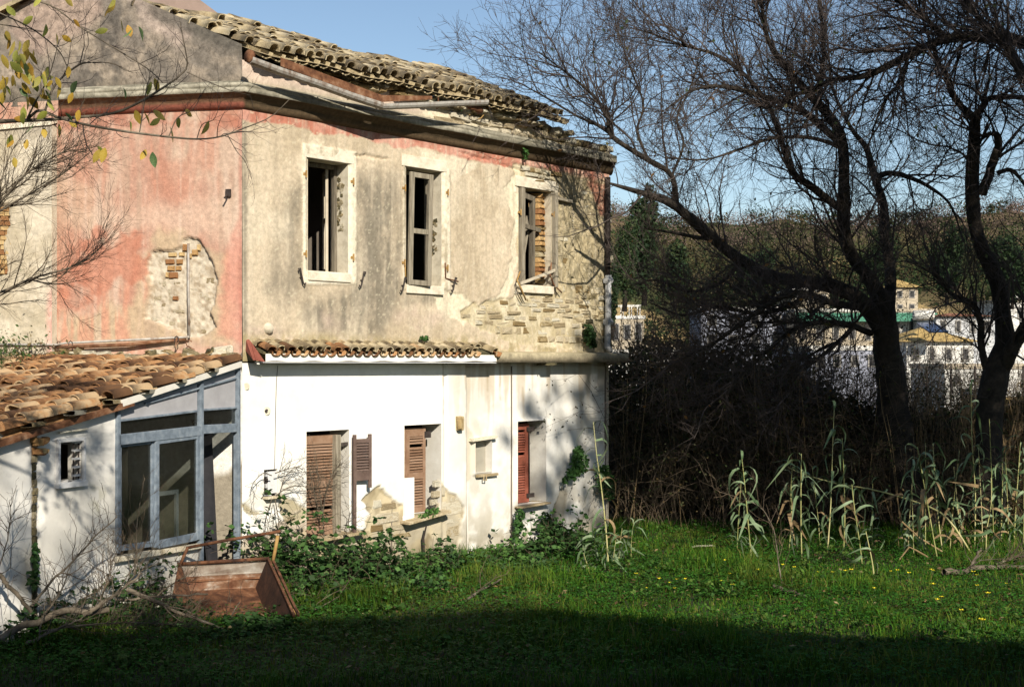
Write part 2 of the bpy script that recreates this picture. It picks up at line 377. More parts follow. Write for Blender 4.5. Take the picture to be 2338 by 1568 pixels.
FRAMES = [[(690, 328), (812, 348), (812, 650), (690, 650)], [(918, 370), (1026, 388), (1026, 662), (918, 662)], [(1174, 404), (1276, 420), (1272, 446), (1174, 440)]]
def frame_mask(px, py, s=1.2): return np.max([poly(px, py, f, s, .8, 9, 7) for f in FRAMES], 0)
def facade_paint(px, py, T, Z):
    n1 = fbm(T*1.3, Z*1.3, 5, 1); n2 = fbm(T*7, Z*5, 4, 2); n3 = fbm(T*9, Z*.8, 4, 3); n4 = fbm(T*18, Z*18, 3, 9)
    c = mix(C_BEIGE, C_BEIGE2, sst(.35, .65, n1*.6+n2*.4)); c = mix(c, C_CREAM, sst(.55, .7, fbm(T*2.2, Z*1.2, 4, 8))*.5)
    st = poly(px, py, [(800, 395), (905, 400), (915, 690), (860, 770), (730, 770), (690, 690), (815, 650)], 28, 20, 30, 4)*.95
    st = np.maximum(st, poly(px, py, [(660, 430), (697, 420), (697, 660), (650, 700), (600, 660)], 26, 14, 30, 5)*.7)
    st = np.maximum(st, poly(px, py, [(925, 664), (1000, 668), (990, 690), (925, 700)], 10, 8, 20, 6)*.8)
    st = np.maximum(st, poly(px, py, [(555, 260), (566, 265), (562, 790), (552, 790)], 5, 4, 30, 6)*.8)
    c = mix(c, C_STAIN, np.clip(st*(.35+.75*sst(.30, .66, n3*.6+n2*.3+n4*.2)), 0, 1)*.85)
    c = mix(c, (.52, .40, .33), poly(px, py, [(560, 690), (720, 705), (800, 735), (960, 700), (1000, 720), (960, 775), (560, 770)], 24, 20, 30, 9)*sst(.4, .7, fbm(T*2, Z*2, 4, 33))*.8)
    c = mix(c, (.33, .27, .13), sst(.22, .02, Z-3.22+.2*(n1-.5))*sst(.3, .6, n2)*.8)
    pk = poly(px, py, PINKBAND, 2.0, 7, 14, 11); c = mix(c, mix(C_PINK, C_PINK2, sst(.35, .65, n1*.5+n2*.5)), pk*sst(.2, .42, n2+.12))
    c = mix(c, C_CREAM, poly(px, py, [(955, 345), (1060, 365), (1090, 372), (1060, 400), (1025, 420), (990, 368), (955, 360)], 3, 9, 16, 31)*.9)
    c = mix(c, (.70, .62, .46), poly(px, py, PEEL1, 2.5, 9, 16, 12))
    ms = poly(px, py, MASON, 2.5, 9, 16, 13); c = mix(c, mix(C_MORTAR, (.62, .54, .38), sst(.4, .7, n2)), ms)
    my = poly(px, py, MOSSY, 12, 14, 24, 14); c = mix(c, mix((.44, .36, .22), (.20, .165, .095), sst(.42, .66, n2*.6+n4*.4)), my*.85)
    c = mix(c, C_PINK2, poly(px, py, [(1345, 415), (1400, 425), (1400, 490), (1370, 490)], 5, 8, 14, 15)*.8)
    sk = sst(.52, .74, fbm(T*16, Z*.55, 4, 43)); c = mix(c, (.30, .25, .18), sk*.28*(1-ms)); c = mix(c, (.60, .51, .39), sst(.56, .76, fbm(T*19, Z*.7, 4, 44))*.35)
    fm = frame_mask(px, py); c = mix(c, mix((.70, .62, .48), (.40, .34, .24), sst(.45, .7, n3*.6+n4*.4)), fm)
    c = mix(c, (.75, .70, .60), poly(px, py, [(702, 617), (794, 617), (794, 645), (702, 645)], 2, 2, 10, 16)*.7)
    c = mix(c, (.62, .55, .40), sst(.74, .80, fbm(T*26, Z*26, 2, 21))*.5)
    return c
def facade_disp(px, py, T, Z):
    n = fbm(T*6, Z*6, 4, 2); d = .012*(fbm(T*.9, Z*.9, 3, 22)-.5)*2
    d = d+.010*(1-poly(px, py, PINKBAND, 1.5, 7, 14, 11)*0)-.016*poly(px, py, PEEL1, 1.5, 9, 16, 12)-.022*poly(px, py, MASON, 2, 9, 16, 13)*(.6+.8*n)
    crack = np.zeros_like(T)
    for p in ([(770, 350), (835, 353), (890, 362), (880, 368), (800, 356)], [(1130, 372), (1180, 384), (1240, 392), (1240, 396), (1175, 389)], [(1045, 345), (1075, 352), (1120, 366), (1118, 370), (1070, 358)]):
        crack = np.maximum(crack, poly(px, py, p, 1.2, 3, 8, 17))
    d = d+.016*frame_mask(px, py, 1.0)-.03*crack
    d = d+.02*poly(px, py, MOSSY, 8, 12, 20, 18)*(fbm(T*9, Z*9, 4, 41)-.45)*3
    return d
M_REVEAL = pm('reveal_plaster', [(.36, .31, .23), (.55, .49, .38), (.66, .60, .48)], 7, .9, .6, 40)
M_REVEAL_W = pm('white_reveal_plaster', [(.58, .54, .47), (.72, .69, .63)], 5, .9, .4, 30)
grid('facade_wall', W, 0, TEND, 3.0, 6.5, .02, facade_paint, facade_disp, M_PLASTER, house, [WIN1, WIN2, WIN3])

PATCH_L = [(694, 1245), (640, 1240), (690, 1210), (835, 1210), (848, 1175), (826, 1140), (868, 1105), (878, 1126), (900, 1140), (945, 1168), (1000, 1170), (988, 1110), (988, 1085), (1004, 1086), (1010, 1108), (1034, 1122), (1056, 1142), (1060, 1165), (1045, 1250), (1010, 1275), (975, 1330), (800, 1330), (700, 1300)]
PATCH_S = [(835, 1185), (870, 1125), (905, 1142), (945, 1170), (1000, 1172), (990, 1090), (1004, 1090), (1010, 1110), (1052, 1143), (1055, 1170), (1045, 1230), (1000, 1230), (940, 1195), (900, 1215), (840, 1215)]
PATCH_M = [(634, 1128), (658, 1135), (700, 1160), (735, 1150), (690, 1190), (660, 1200), (640, 1170)]
PATCH_D = [(551, 1152), (558, 1147), (585, 1166), (600, 1170), (580, 1176), (560, 1168)]
PATCH_R = [(1262, 1200), (1266, 1165), (1280, 1128), (1291, 1102), (1303, 1130), (1297, 1165), (1285, 1200)]
def low_paint(px, py, T, Z):
    n1 = fbm(T*1.1, Z*1.1, 4, 51); n2 = fbm(T*8, Z*8, 4, 52); st = fbm(T*9, Z*.45, 4, 53)
    c = mix((.84, .82, .77), (.76, .73, .66), sst(.4, .7, n1))
    r = sst(1010, 1075, px); c = mix(c, mix((.76, .735, .685), (.64, .61, .55), sst(.35, .7, n1*.5+n2*.5)), r)
    c = mix(c, (.42, .30, .16), sst(.60, .78, st+.22*sst(2.0, 2.9, Z))*sst(1.2, 2.9, Z)*sst(1000, 1090, px)*.5)
    for x in (1013, 1063, 1118, 1147, 1199): c = mix(c, (.40, .32, .22), np.exp(-((px-x-4*(n2-.5))/2.2)**2)*sst(1.5, 2.7, Z)*sst(.35, .6, fbm(T*3, Z*5, 3, 54))*.8)
    pl = poly(px, py, PATCH_L, 2, 9, 16, 55); c = mix(c, mix((.25, .195, .115), (.41, .34, .215), sst(.35, .65, n2*.6+n1*.4)), pl)
    c = mix(c, (.40, .31, .22), poly(px, py, [(552, 1232), (600, 1222), (640, 1190), (700, 1180), (705, 1320), (552, 1330)], 4, 14, 22, 66)*.8)
    c = mix(c, mix((.56, .47, .31), (.38, .31, .2), sst(.5, .7, n2)), poly(px, py, PATCH_S, 2, 6, 14, 56))
    c = mix(c, (.40, .345, .23), np.maximum(poly(px, py, PATCH_M, 1.5, 6, 12, 57), poly(px, py, PATCH_D, 1.5, 4, 12, 58)))
    c = mix(c, (.26, .22, .16), poly(px, py, PATCH_R, 1.5, 4, 12, 59))
    c = mix(c, (.55, .48, .37), poly(px, py, [(1048, 955), (1062, 955), (1090, 1000), (1100, 1015), (1080, 1090), (1065, 1110), (1066, 1000)], 3, 6, 12, 60)*.8)
    c = mix(c, (.42, .37, .28), sst(1.25, .25, Z+.5*(n1-.5))*sst(.38, .62, fbm(T*3.5, Z*3.5, 5, 64))*.8); c = mix(c, (.24, .21, .14), sst(.5, .05, Z)*sst(.35, .6, n2)*.7)
    c = mix(c, (.5, .45, .36), sst(.66, .74, fbm(T*1.6, Z*1.6, 5, 65))*.5*sst(2.6, 1.8, Z))
    c = mix(c, (.45, .42, .36), sst(.6, .75, fbm(T*2.5, Z*2.5, 5, 61))*.35*r)
    return c
def low_disp(px, py, T, Z):
    n = fbm(T*6, Z*6, 4, 62); d = .02*(fbm(T*.8, Z*.8, 3, 63)-.5)-.05*sst(1064, 1070, px)-.02*sst(1012, 1014, px)*sst(1022, 1018, px)
    d = d-.035*poly(px, py, PATCH_L, 1.5, 9, 16, 55)*(.6+.8*n)-.03*np.maximum(poly(px, py, PATCH_M, 1.2, 6, 12, 57), poly(px, py, PATCH_D, 1.2, 4, 12, 58))-.03*poly(px, py, PATCH_R, 1.2, 4, 12, 59)
    return d
grid('ground_floor_wall', W, 0, TEND, -.3, 2.98, .022, low_paint, low_disp, M_WHITE, house, [LOW1, LOW2, LOW3, NICHE, METER])

def reveals(Wl, h, depth, mat, parent, name='window_reveal', back=None):
    t0, t1, z0, z1 = h; m = MB(); nseg = 10; e = .004
    P = Wl.P
    for (a, b) in (((t0, z0), (t0, z1)), ((t1, z0), (t1, z1)), ((t0, z1), (t1, z1)), ((t0, z0), (t1, z0))):
        m.quad(P(*a, e), P(*b, e), P(*b, -depth), P(*a, -depth))
    o = m.build(name, mat, parent)
    if back:
        MB().quad(P(t0, z0, -depth), P(t1, z0, -depth), P(t1, z1, -depth), P(t0, z1, -depth)).build('niche_back', back, parent)
    return o
for h in (WIN1, WIN2, WIN3): reveals(W, h, .36, M_REVEAL, house)
for h in (LOW1, LOW2, LOW3): reveals(W, h, .40, M_REVEAL_W, house)
reveals(W, NICHE, .13, M_REVEAL_W, house, 'niche_reveal', pm('grey_niche_plaster', [(.28, .26, .21), (.36, .33, .27)], 8))
reveals(W, METER, .14, M_REVEAL_W, house, 'meter_niche', M_REVEAL_W)

# pink gable wall
TG1 = G.t(130)
HOLE = [(346, 576), (360, 570), (396, 570), (412, 560), (416, 547), (438, 543), (458, 552), (480, 590), (496, 640), (490, 690), (478, 712), (492, 746), (460, 768), (425, 770), (400, 752), (330, 728), (340, 680), (346, 650), (334, 610)]
def gable_paint(px, py, T, Z):
    n1 = fbm(T*1.6, Z*1.3, 5, 71); n2 = fbm(T*7, Z*6, 4, 72); n3 = fbm(T*10, Z*1.2, 4, 73)
    c = mix((.42, .235, .17), (.48, .345, .26), sst(.4, .65, n1*.6+n3*.4)); c = mix(c, (.43, .19, .125), sst(.52, .68, fbm(T*2.5, Z*1.1, 4, 74))*.55)
    c = mix(c, (.57, .42, .32), poly(px, py, [(300, 480), (540, 440), (550, 560), (430, 545), (330, 530), (250, 560), (160, 480)], 30, 30, 40, 75)*.6)
    c = mix(c, (.45, .345, .225), poly(px, py, [(350, 540), (420, 530), (520, 600), (530, 780), (130, 790), (150, 730), (300, 690), (320, 590)], 16, 30, 40, 76)*.85)
    c = mix(c, (.47, .34, .24), poly(px, py, [(130, 400), (220, 440), (200, 540), (140, 520)], 16, 24, 40, 77)*.5)
    c = mix(c, (.36, .26, .19), sst(.5, .72, fbm(T*12, Z*.7, 4, 89))*.45); c = mix(c, (.58, .44, .35), sst(.55, .75, fbm(T*14, Z*.9, 4, 90))*.4)
    red = poly(px, py, [(135, 545), (240, 525), (335, 525), (345, 600), (320, 640), (250, 650), (210, 690), (135, 700)], 8, 26, 26, 78)*sst(.36, .52, n2*.5+n1*.5)
    c = mix(c, (.42, .16, .10), red*.75); c = mix(c, (.52, .24, .16), poly(px, py, [(135, 640), (330, 640), (300, 785), (135, 785)], 12, 26, 30, 79)*sst(.42, .6, n3)*.7)
    c = mix(c, (.55, .23, .17), poly(px, py, [(505, 600), (550, 500), (552, 785), (500, 770)], 12, 16, 26, 80)*.6)
    c = mix(c, (.40, .16, .12), sst(6, 1, abs(px-549+2*(n2-.5)))*.5)
    c = mix(c, (.33, .11, .07), poly(px, py, [(130, 255), (552, 240), (552, 300), (400, 285), (250, 290), (135, 300)], 8, 12, 20, 81)*.55*sst(.35, .6, n2))
    ho = poly(px, py, HOLE, 1.5, 4, 9, 82); c = mix(c, mix((.52, .45, .35), (.34, .27, .19), sst(.48, .72, fbm(T*18, Z*18, 4, 83))), ho)
    low = sst(3.12, 3.02, Z+.12*(n2-.5)); c = mix(c, mix((.33, .29, .2), (.16, .14, .09), sst(.4, .6, n2)), low)
    inn = sst(2.96, 2.9, Z); w = mix((.74, .71, .66), (.3, .26, .2), sst(1.62+.12, 1.62-.02, Z+.35*(fbm(T*2.2, Z*2, 4, 84)-.5)+.2*T)); c = mix(c, w, inn)
    return c
def gable_disp(px, py, T, Z):
    d = .014*(fbm(T*.9, Z*.9, 3, 85)-.5); ho = poly(px, py, HOLE, 1.2, 4, 9, 82)
    d = d-.052*ho*(.75+.5*fbm(T*5, Z*5, 4, 86))+.016*ho*(fbm(T*34, Z*34, 3, 87)-.5)*2
    led = sst(3.14, 3.05, Z)*sst(2.86, 2.96, Z); return d+led*(.05+.16*(fbm(T*5, Z*6, 4, 88)-.42))
grid('gable_wall', G, 0, TG1+1.9, -.2, 6.5, .022, gable_paint, gable_disp, M_PLASTER, house)
for (x, y, w, h) in [(395, 581, 20, 9), (416, 580, 14, 9), (390, 597, 22, 11), (411, 597, 15, 11), (384, 598, 7, 10), (392, 613, 18, 11), (409, 614, 14, 10), (397, 629, 22, 14), (424, 569, 12, 14), (447, 575, 13, 12), (438, 584, 13, 11), (452, 569, 10, 12), (383, 627, 6, 12)]:
    pass
def stone_mesh(seed, jit=.12, cham=.22):
    r = np.random.default_rng(seed); pts = []
    for (sx, sz) in ((-1, -1), (1, -1), (1, 1), (-1, 1)):
        a, b = (1-cham*r.uniform(.3, 1), 1), (1, 1-cham*r.uniform(.3, 1))
        q = [(sx*a[0], sz*a[1]), (sx*b[0], sz*b[1])]
        pts += q if sx*sz > 0 else q[::-1]
    pts = np.array([pts[0], pts[1], pts[2], pts[3], pts[4], pts[5], pts[6], pts[7]]); ang = np.arctan2(pts[:, 1], pts[:, 0]); pts = pts[np.argsort(ang)]
    pts = pts+r.uniform(-jit, jit, pts.shape)
    v = [(p[0]*.5, -.5, p[1]*.5) for p in pts]+[(p[0]*.5, .28+r.uniform(-.1, .1), p[1]*.5) for p in pts]+[(p[0]*.40, .5+r.uniform(-.14, .14), p[1]*.38) for p in pts]
    f = [(i, (i+1) % 8, 8+(i+1) % 8, 8+i) for i in range(8)]+[(8+i, 8+(i+1) % 8, 16+(i+1) % 8, 16+i) for i in range(8)]+[tuple(range(16, 24))]
    me = bpy.data.meshes.new('stone'); me.from_pydata(v, [], f); me.update(); return me
STONES = {k: [stone_mesh(100*j+i) for i in range(7)] for j, k in enumerate(('s', 'p', 'm'))}
BRICKS = [stone_mesh(900+i, .05, .08) for i in range(4)]
for k, mt in (('s', M_STONE), ('p', M_STONE_PALE), ('m', M_STONE_MOSS)):
    for me in STONES[k]: me.materials.append(mt)
for me in BRICKS: me.materials.append(M_BRICK)
def put_stone(Wl, pool, t, z, w, h, off, th, parent, name='stone', yaw=0.0, roll=0.0):
    M = Wl.mat(t, z, off, yaw) @ Matrix.Rotation(roll, 4, 'Y') @ Matrix.Diagonal((w, th, h, 1)); return obj(name, random.choice(pool), None, parent, M)
for (x, y, w, h) in [(395, 582, 20, 9), (416, 581, 13, 9), (389, 598, 22, 11), (411, 598, 15, 11), (392, 613, 18, 11), (409, 613, 13, 10), (397, 629, 22, 14), (424, 566, 13, 16), (446, 577, 14, 13), (433, 585, 12, 11), (455, 566, 9, 14), (402, 681, 14, 9), (383, 628, 7, 12)]:
    t, z = G.tz(x, y, -.06); k = 17.9/F; put_stone(G, BRICKS, t, z, w*k, h*k, -.055, .06, house, 'brick', 0, random.uniform(-.05, .05))
for i in range(26):
    x, y = random.uniform(350, 485), random.uniform(640, 760)
    if poly(np.array([float(x)]), np.array([float(y)]), HOLE, 1, 0)[0] > .9:
        t, z = G.tz(x, y, -.07); put_stone(G, STONES['p'], t, z, random.uniform(.05, .14), random.uniform(.03, .08), -.07, .04, house)

# stones of the bare masonry at the far end of the facade
def in_poly(x, y, P):
    ins = False
    for i in range(len(P)):
        a, b = P[i], P[(i+1) % len(P)]
        if (a[1] > y) != (b[1] > y) and x < (b[0]-a[0])*(y-a[1])/(b[1]-a[1])+a[0]: ins = not ins
    return ins
nst = 0
def course(Wl, t0, t1, z0, z1, test, pool, hr=(.07, .14), lr=(.14, .42), off=-.045, th=.09, skip=.08, parent=None):
    z = z0
    while z < z1:
        h = random.uniform(*hr); t = t0-random.uniform(0, .2)
        while t < t1:
            w = random.uniform(*lr)*(1.0 if h < .12 else .8); x, y = Wl.pix(t+w/2, z+h/2)
            if test(x, y) and random.random() > skip:
                put_stone(Wl, pool(x, y), t+w/2, z+h/2+random.uniform(-.008, .008), w-.018, h-.014, off+random.uniform(-.02, .008), th, parent or house, 'stone', 0, random.uniform(-.05, .05))
            t += w
        z += h
LOWM = [(1165, 685), (1180, 655), (1395, 660), (1395, 790), (1300, 782), (1200, 772), (1120, 752), (1062, 722), (1090, 700)]
course(W, W.t(1055), TEND, 3.2, 4.35, lambda x, y: in_poly(x, y, LOWM), lambda x, y: STONES['p' if random.random() < .5 else 's'] if x < 1325 else STONES['m' if random.random() < .5 else 's'])
UPM = [(1276, 430), (1395, 430), (1395, 655), (1272, 655)]
course(W, W.t(1272), TEND, 4.4, 6.1, lambda x, y: in_poly(x, y, UPM), lambda x, y: STONES['m' if random.random() < .5 else 's'], off=-.05, th=.07, skip=.28)
course(W, W.t(1178), W.t(1280), 5.7, 6.15, lambda x, y: in_poly(x, y, [(1182, 374), (1285, 398), (1278, 424), (1180, 404)]), lambda x, y: STONES['s'], hr=(.07, .1), off=-.02, skip=.1)
# bare stones round the lower windows
for (x, y, w, h) in [(1030, 1160, 62, 38), (1042, 1138, 34, 12), (1000, 1128, 20, 16), (1000, 1104, 13, 16), (1012, 1120, 12, 26), (994, 1146, 12, 14), (1040, 1188, 50, 12), (1035, 1212, 34, 30), (886, 1182, 56, 26), (862, 1206, 30, 16), (905, 1204, 44, 14), (890, 1155, 40, 18), (862, 1150, 20, 22), (660, 1184, 30, 14), (676, 1168, 24, 12), (920, 1222, 40, 12)]:
    t, z = W.tz(x, y, -.02); k = (W.P(t, z).y)/F; put_stone(W, STONES['p' if random.random() < .6 else 's'], t, z, w*k*1.35, h*k*.95, -.058, .07, house, 'stone', 0, random.uniform(-.04, .04))

# cream block at the far left of the gable, proud of the pink wall
def left_paint(px, py, T, Z):
    n1 = fbm(T*2, Z*2, 5, 91); n2 = fbm(T*8, Z*8, 4, 92); c = mix((.44, .375, .27), (.56, .49, .38), sst(.4, .65, n1)); c = mix(c, (.40, .34, .24), sst(.55, .72, n2)*.6)
    c = mix(c, (.62, .37, .30), sst(112, 128, px)*sst(.38, .55, fbm(T*4, Z*1.2, 4, 93))*sst(430, 480, py)); c = mix(c, (.30, .26, .21), sst(5.9, 6.2, Z+.3*(n1-.5))*.7)
    return c
grid('cream_wall', G, TG1, TG1+1.9, 2.6, 6.15, .025, left_paint, lambda px, py, T, Z: .02*(fbm(T*5, Z*5, 4, 94)-.5)-.05*poly(px, py, [(-40, 468), (34, 470), (30, 520), (18, 560), (30, 630), (-40, 640)], 1.5, 5, 10, 95), M_PLASTER, house, off=.13)
MB().quad(G.P(TG1, 2.6, .13), G.P(TG1, 6.15, .13), G.P(TG1, 6.15, -.02), G.P(TG1, 2.6, -.02)).build('wall_return', M_REVEAL, house)
MB().slab([G.P(TG1-.01, 6.15, .16), G.P(TG1+1.9, 6.05, .16), G.P(TG1+1.9, 6.11, -.02), G.P(TG1-.01, 6.21, -.02)], (0, 0, .05)).build('wall_coping', M_STONE_PALE, house)
z = None
for i, y in enumerate(range(478, 632, 11)):
    for x in ((2, 21) if i % 2 else (-9, 11)):
        t, zz = G.tz(x, y, .1); put_stone(G, BRICKS, t, zz, .11, .06, .10, .05, house, 'brick')

MB().slab([G.P(1.5, 6.0, -3.9), G.P(9, 6.0, -3.9), G.P(9, 10.5, -3.9), G.P(4.6, 10.5, -3.9), G.P(1.5, 8.2, -3.9)], (0, .3, 0)).build('rear_wall', pm('rear_pink_plaster', [(.22, .16, .13), (.32, .23, .19)], 3), house)
# gable attic and facade attic
TAP = 2.30
def gtop(T): return np.minimum(7.13+.46*T, 7.13+.46*TAP-.42*(T-TAP))
def attic_paint(px, py, T, Z):
    n1 = fbm(T*1.5, Z*1.5, 5, 101); n2 = fbm(T*8, Z*8, 5, 102); c = mix((.30, .245, .19), (.17, .145, .12), sst(.38, .62, n1*.55+n2*.45))
    c = mix(c, (.42, .33, .28), poly(px, py, [(290, -20), (400, 0), (430, 60), (400, 110), (330, 60)], 18, 20, 30, 103)*.7); c = mix(c, (.38, .27, .22), poly(px, py, [(60, 10), (230, -20), (220, 60), (90, 130), (20, 80)], 16, 20, 30, 104)*.55)
    c = mix(c, (.085, .075, .065), poly(px, py, [(225, 40), (275, 20), (280, 150), (300, 210), (200, 215), (140, 210), (220, 150)], 14, 14, 24, 105)*.75*sst(.3, .55, n2))
    edge = gtop(T)-Z; c = mix(c, (.10, .09, .075), sst(.24, .10, edge+.1*(n1-.5))*sst(300, 370, px)*.8); c = mix(c, (.09, .08, .06), sst(6.85, 6.6, Z+.1*n1)*.6)
    return c
grid('gable_attic', G, 0, TG1+1.9, 6.44, 8.1, .03, attic_paint, lambda px, py, T, Z: .03*(fbm(T*3, Z*3, 4, 106)-.5), M_GREY, house, ztop=lambda T: np.maximum(gtop(T), 6.6))
TA = W.t(1215)
def atop(T): return np.where(T < TA, 6.93, 6.93-(T-TA)*.13+.10*(fbm(T*4, T*0, 3, 107)-.5))
def fattic_paint(px, py, T, Z):
    n1 = fbm(T*1.6, Z*1.6, 4, 111); n2 = fbm(T*8, Z*8, 4, 112); c = mix((.62, .48, .39), (.42, .36, .28), sst(6.85, 6.55, Z+.25*(n1-.5)))
    c = mix(c, (.66, .58, .43), sst(940, 990, px)); c = mix(c, (.42, .34, .2), sst(1180, 1260, px)*sst(.35, .6, n2)); c = mix(c, (.14, .12, .06), sst(1230, 1330, px)*sst(.3, .6, n2)*.85); c = mix(c, (.33, .30, .18), sst(6.72, 6.6, Z)*.6)
    return c
grid('facade_attic', W, 0, TEND, 6.44, 6.93, .025, fattic_paint, lambda px, py, T, Z: .03*(fbm(T*5, Z*5, 4, 113)-.5)-.02*sst(1000, 1040, px), M_PLASTER, house, ztop=atop)
course(W, W.t(1000), W.t(1225), 6.6, 6.9, lambda x, y: x > 1000, lambda x, y: STONES['p'], hr=(.09, .15), lr=(.25, .5), off=-.01, skip=.12)
course(W, W.t(1225), TEND, 6.58, 6.9, lambda x, y: y > 285+(x-1225)*.30, lambda x, y: STONES['m' if random.random() < .6 else 's'], hr=(.08, .12), lr=(.12, .3), off=-.01, skip=.1)
course(W, W.t(640), W.t(1215), 6.86, 7.0, lambda x, y: x > 640, lambda x, y: STONES['s'], hr=(.05, .07), lr=(.1, .24), off=.05, th=.2, skip=.12)

for i in range(46):
    t = random.uniform(W.t(1165), W.t(1300)); zz = 6.85+random.uniform(0, .16)*max(0, 1-(t-W.t(1165))/1.2); put_stone(W, STONES['s' if random.random() < .6 else 'm'], t, zz, random.uniform(.12, .28), random.uniform(.07, .13), random.uniform(-.35, .0), random.uniform(.14, .26), house, 'stone', random.uniform(-.5, .5), random.uniform(-.3, .3))
# hidden walls and rooms
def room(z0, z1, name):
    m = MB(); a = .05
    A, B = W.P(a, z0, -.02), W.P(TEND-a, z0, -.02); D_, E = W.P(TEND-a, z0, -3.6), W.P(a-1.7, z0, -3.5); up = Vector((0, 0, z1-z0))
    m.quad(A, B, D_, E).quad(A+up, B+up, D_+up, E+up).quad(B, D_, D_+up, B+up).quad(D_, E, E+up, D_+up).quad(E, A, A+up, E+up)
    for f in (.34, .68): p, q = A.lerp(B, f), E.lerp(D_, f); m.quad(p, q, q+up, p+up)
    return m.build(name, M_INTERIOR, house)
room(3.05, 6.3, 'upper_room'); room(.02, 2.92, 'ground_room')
m = MB(); m.quad(W.P(TEND, -.3, 0), W.P(TEND, 6.6, 0), W.P(TEND, 6.6, -3.7), W.P(TEND, -.3, -3.7)); m.build('end_wall', M_REVEAL, house)
MB().quad(W.P(TEND, -.3, -3.72), W.P(TEND, 6.9, -3.72), W.P(-1.9, 6.9, -3.72), W.P(-1.9, -.3, -3.72)).build('back_wall', M_REVEAL, house)

# cornice swept round the corner
def corner(off):
    a = Vector(W.P(0, 0, off)); b = Vector(G.P(0, 0, off)); dx, dy = Vector((W.d[0], W.d[1])), Vector((G.d[0], G.d[1]))
    det = dx.x*-dy.y+dx.y*dy.x; r = b-a; t = (r.x*-dy.y+r.y*dy.x)/det; return Vector((a.x+dx.x*t, a.y+dx.y*t))
PROF = [(-.01, 6.67), (.08, 6.625), (.19, 6.595), (.205, 6.59), (.205, 6.545), (.196, 6.54), (.212, 6.53), (.212, 6.475), (.20, 6.468), (.165, 6.466), (.145, 6.44), (.12, 6.415), (.085, 6.39), (.08, 6.35), (.05, 6.31), (.02, 6.29), (-.01, 6.285)]
xs = [('g', t) for t in np.linspace(TG1-.02, 0, 40)[:-1]]+[('c', 0)]+[('w', t) for t in np.linspace(0, TEND+.08, 150)[1:]]
V = []; col = []
for kk, (k, t) in enumerate(xs):
    for j, (o, zz) in enumerate(PROF):
        q = corner(o); e = (fbm(kk*.11, j*.6, 4, 121)-.5)*.030*(1 if k != 'c' else 0)
        base = Vector((q.x, q.y, 0)); d = W.d if k == 'w' else G.d; n = W.n if k == 'w' else G.n
        tt = t if k != 'c' else 0
        lim = max(tt, 0); p = base+Vector((d[0], d[1], 0))*lim
        V.append((p.x+n[0]*e, p.y+n[1]*e, zz+e*.6)); nn = fbm(kk*.25, j*1.7, 4, 122)
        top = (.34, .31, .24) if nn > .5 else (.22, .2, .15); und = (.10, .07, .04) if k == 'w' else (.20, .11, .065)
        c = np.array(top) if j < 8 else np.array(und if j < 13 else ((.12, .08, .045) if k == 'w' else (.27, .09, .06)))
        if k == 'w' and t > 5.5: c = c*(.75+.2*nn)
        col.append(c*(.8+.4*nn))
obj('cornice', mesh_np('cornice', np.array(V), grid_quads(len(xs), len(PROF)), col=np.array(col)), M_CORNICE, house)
m = MB(); m.slab([corner(o).to_3d()+Vector((W.d[0], W.d[1], 0))*(TEND+.08)+Vector((0, 0, zz)) for o, zz in PROF], (.001, .001, 0)); m.build('cornice_end', M_STONE_MOSS, house)
m = MB(); m.slab([corner(o).to_3d()+Vector((G.d[0], G.d[1], 0))*(TG1-.02)+Vector((0, 0, zz)) for o, zz in PROF], (-.001, .001, 0)); m.build('cornice_end', M_STONE_MOSS, house)

# ------------------------------------------------------------------ roof tiles
def tile_mesh(seed, w=.17, L=.44, h=.07, th=.014):
    r = np.random.default_rng(seed); n = 7; V = []; Fc = []
    rows = ((0, 1.0), (.5, .93), (1, .86)); sk = r.uniform(-.012, .012); chip = r.random() < .35
    for s in (1, 0):
        for (u, sc_) in rows:
            for k in range(n):
                a = math.pi*k/(n-1); ww = (w/2-(0 if s else th))*sc_; hh = (h-(0 if s else th))*sc_
                yy = u*L
                if u == 0: yy += r.uniform(0, .012)+(.05 if chip and k > 4 else 0)
                V.append((-math.cos(a)*ww+sk*u, yy, math.sin(a)**.8*hh if 0 < k < n-1 else 0))
    for s in (0, 1):
        b = s*3*n
        for i in range(2):
            for k in range(n-1): Fc.append((b+i*n+k, b+i*n+k+1, b+(i+1)*n+k+1, b+(i+1)*n+k))
    for k in range(n-1): Fc.append((k, k+1, 3*n+k+1, 3*n+k))
    me = bpy.data.meshes.new('roof_tile'); me.from_pydata(V, [], Fc); me.polygons.foreach_set('use_smooth', [i < 24 for i in range(len(me.polygons))]); me.update(); return me
TILES_OLD = [tile_mesh(i, .185, .46, .10) for i in range(8)]
TILES_NEW = [tile_mesh(50+i, .19, .45, .09) for i in range(8)]
for me in TILES_OLD: me.materials.append(M_TILE_OLD)
for me in TILES_NEW: me.materials.append(M_TILE)
def tile_matrix(p, across, up, jitter=1.0):
    up = up.normalized(); nrm = across.cross(up).normalized()
    if nrm.z < 0: nrm = -nrm
    a = up.cross(nrm).normalized()
    M = Matrix(((a.x, up.x, nrm.x, p.x), (a.y, up.y, nrm.y, p.y), (a.z, up.z, nrm.z, p.z), (0, 0, 0, 1)))
    return M @ Matrix.Rotation(random.gauss(0, .035)*jitter, 4, 'Z') @ Matrix.Rotation(random.gauss(0, .05)*jitter, 4, 'Y') @ Matrix.Rotation(random.gauss(0, .02)*jitter, 4, 'X')
SL = .405
def roof_pt(t, off):
    u = np.clip((.35-off)/2.12, 0, 1); sag = (.05*math.sin(t*1.7+2)*u+.02*math.sin(t*4.1))
    return W.P(t, 6.97+SL*(.35-off)-sag, off)
ROWS, EXP, PITCH = 8, .268, .205
ncov = 0; stuffV = []; pans = MB()
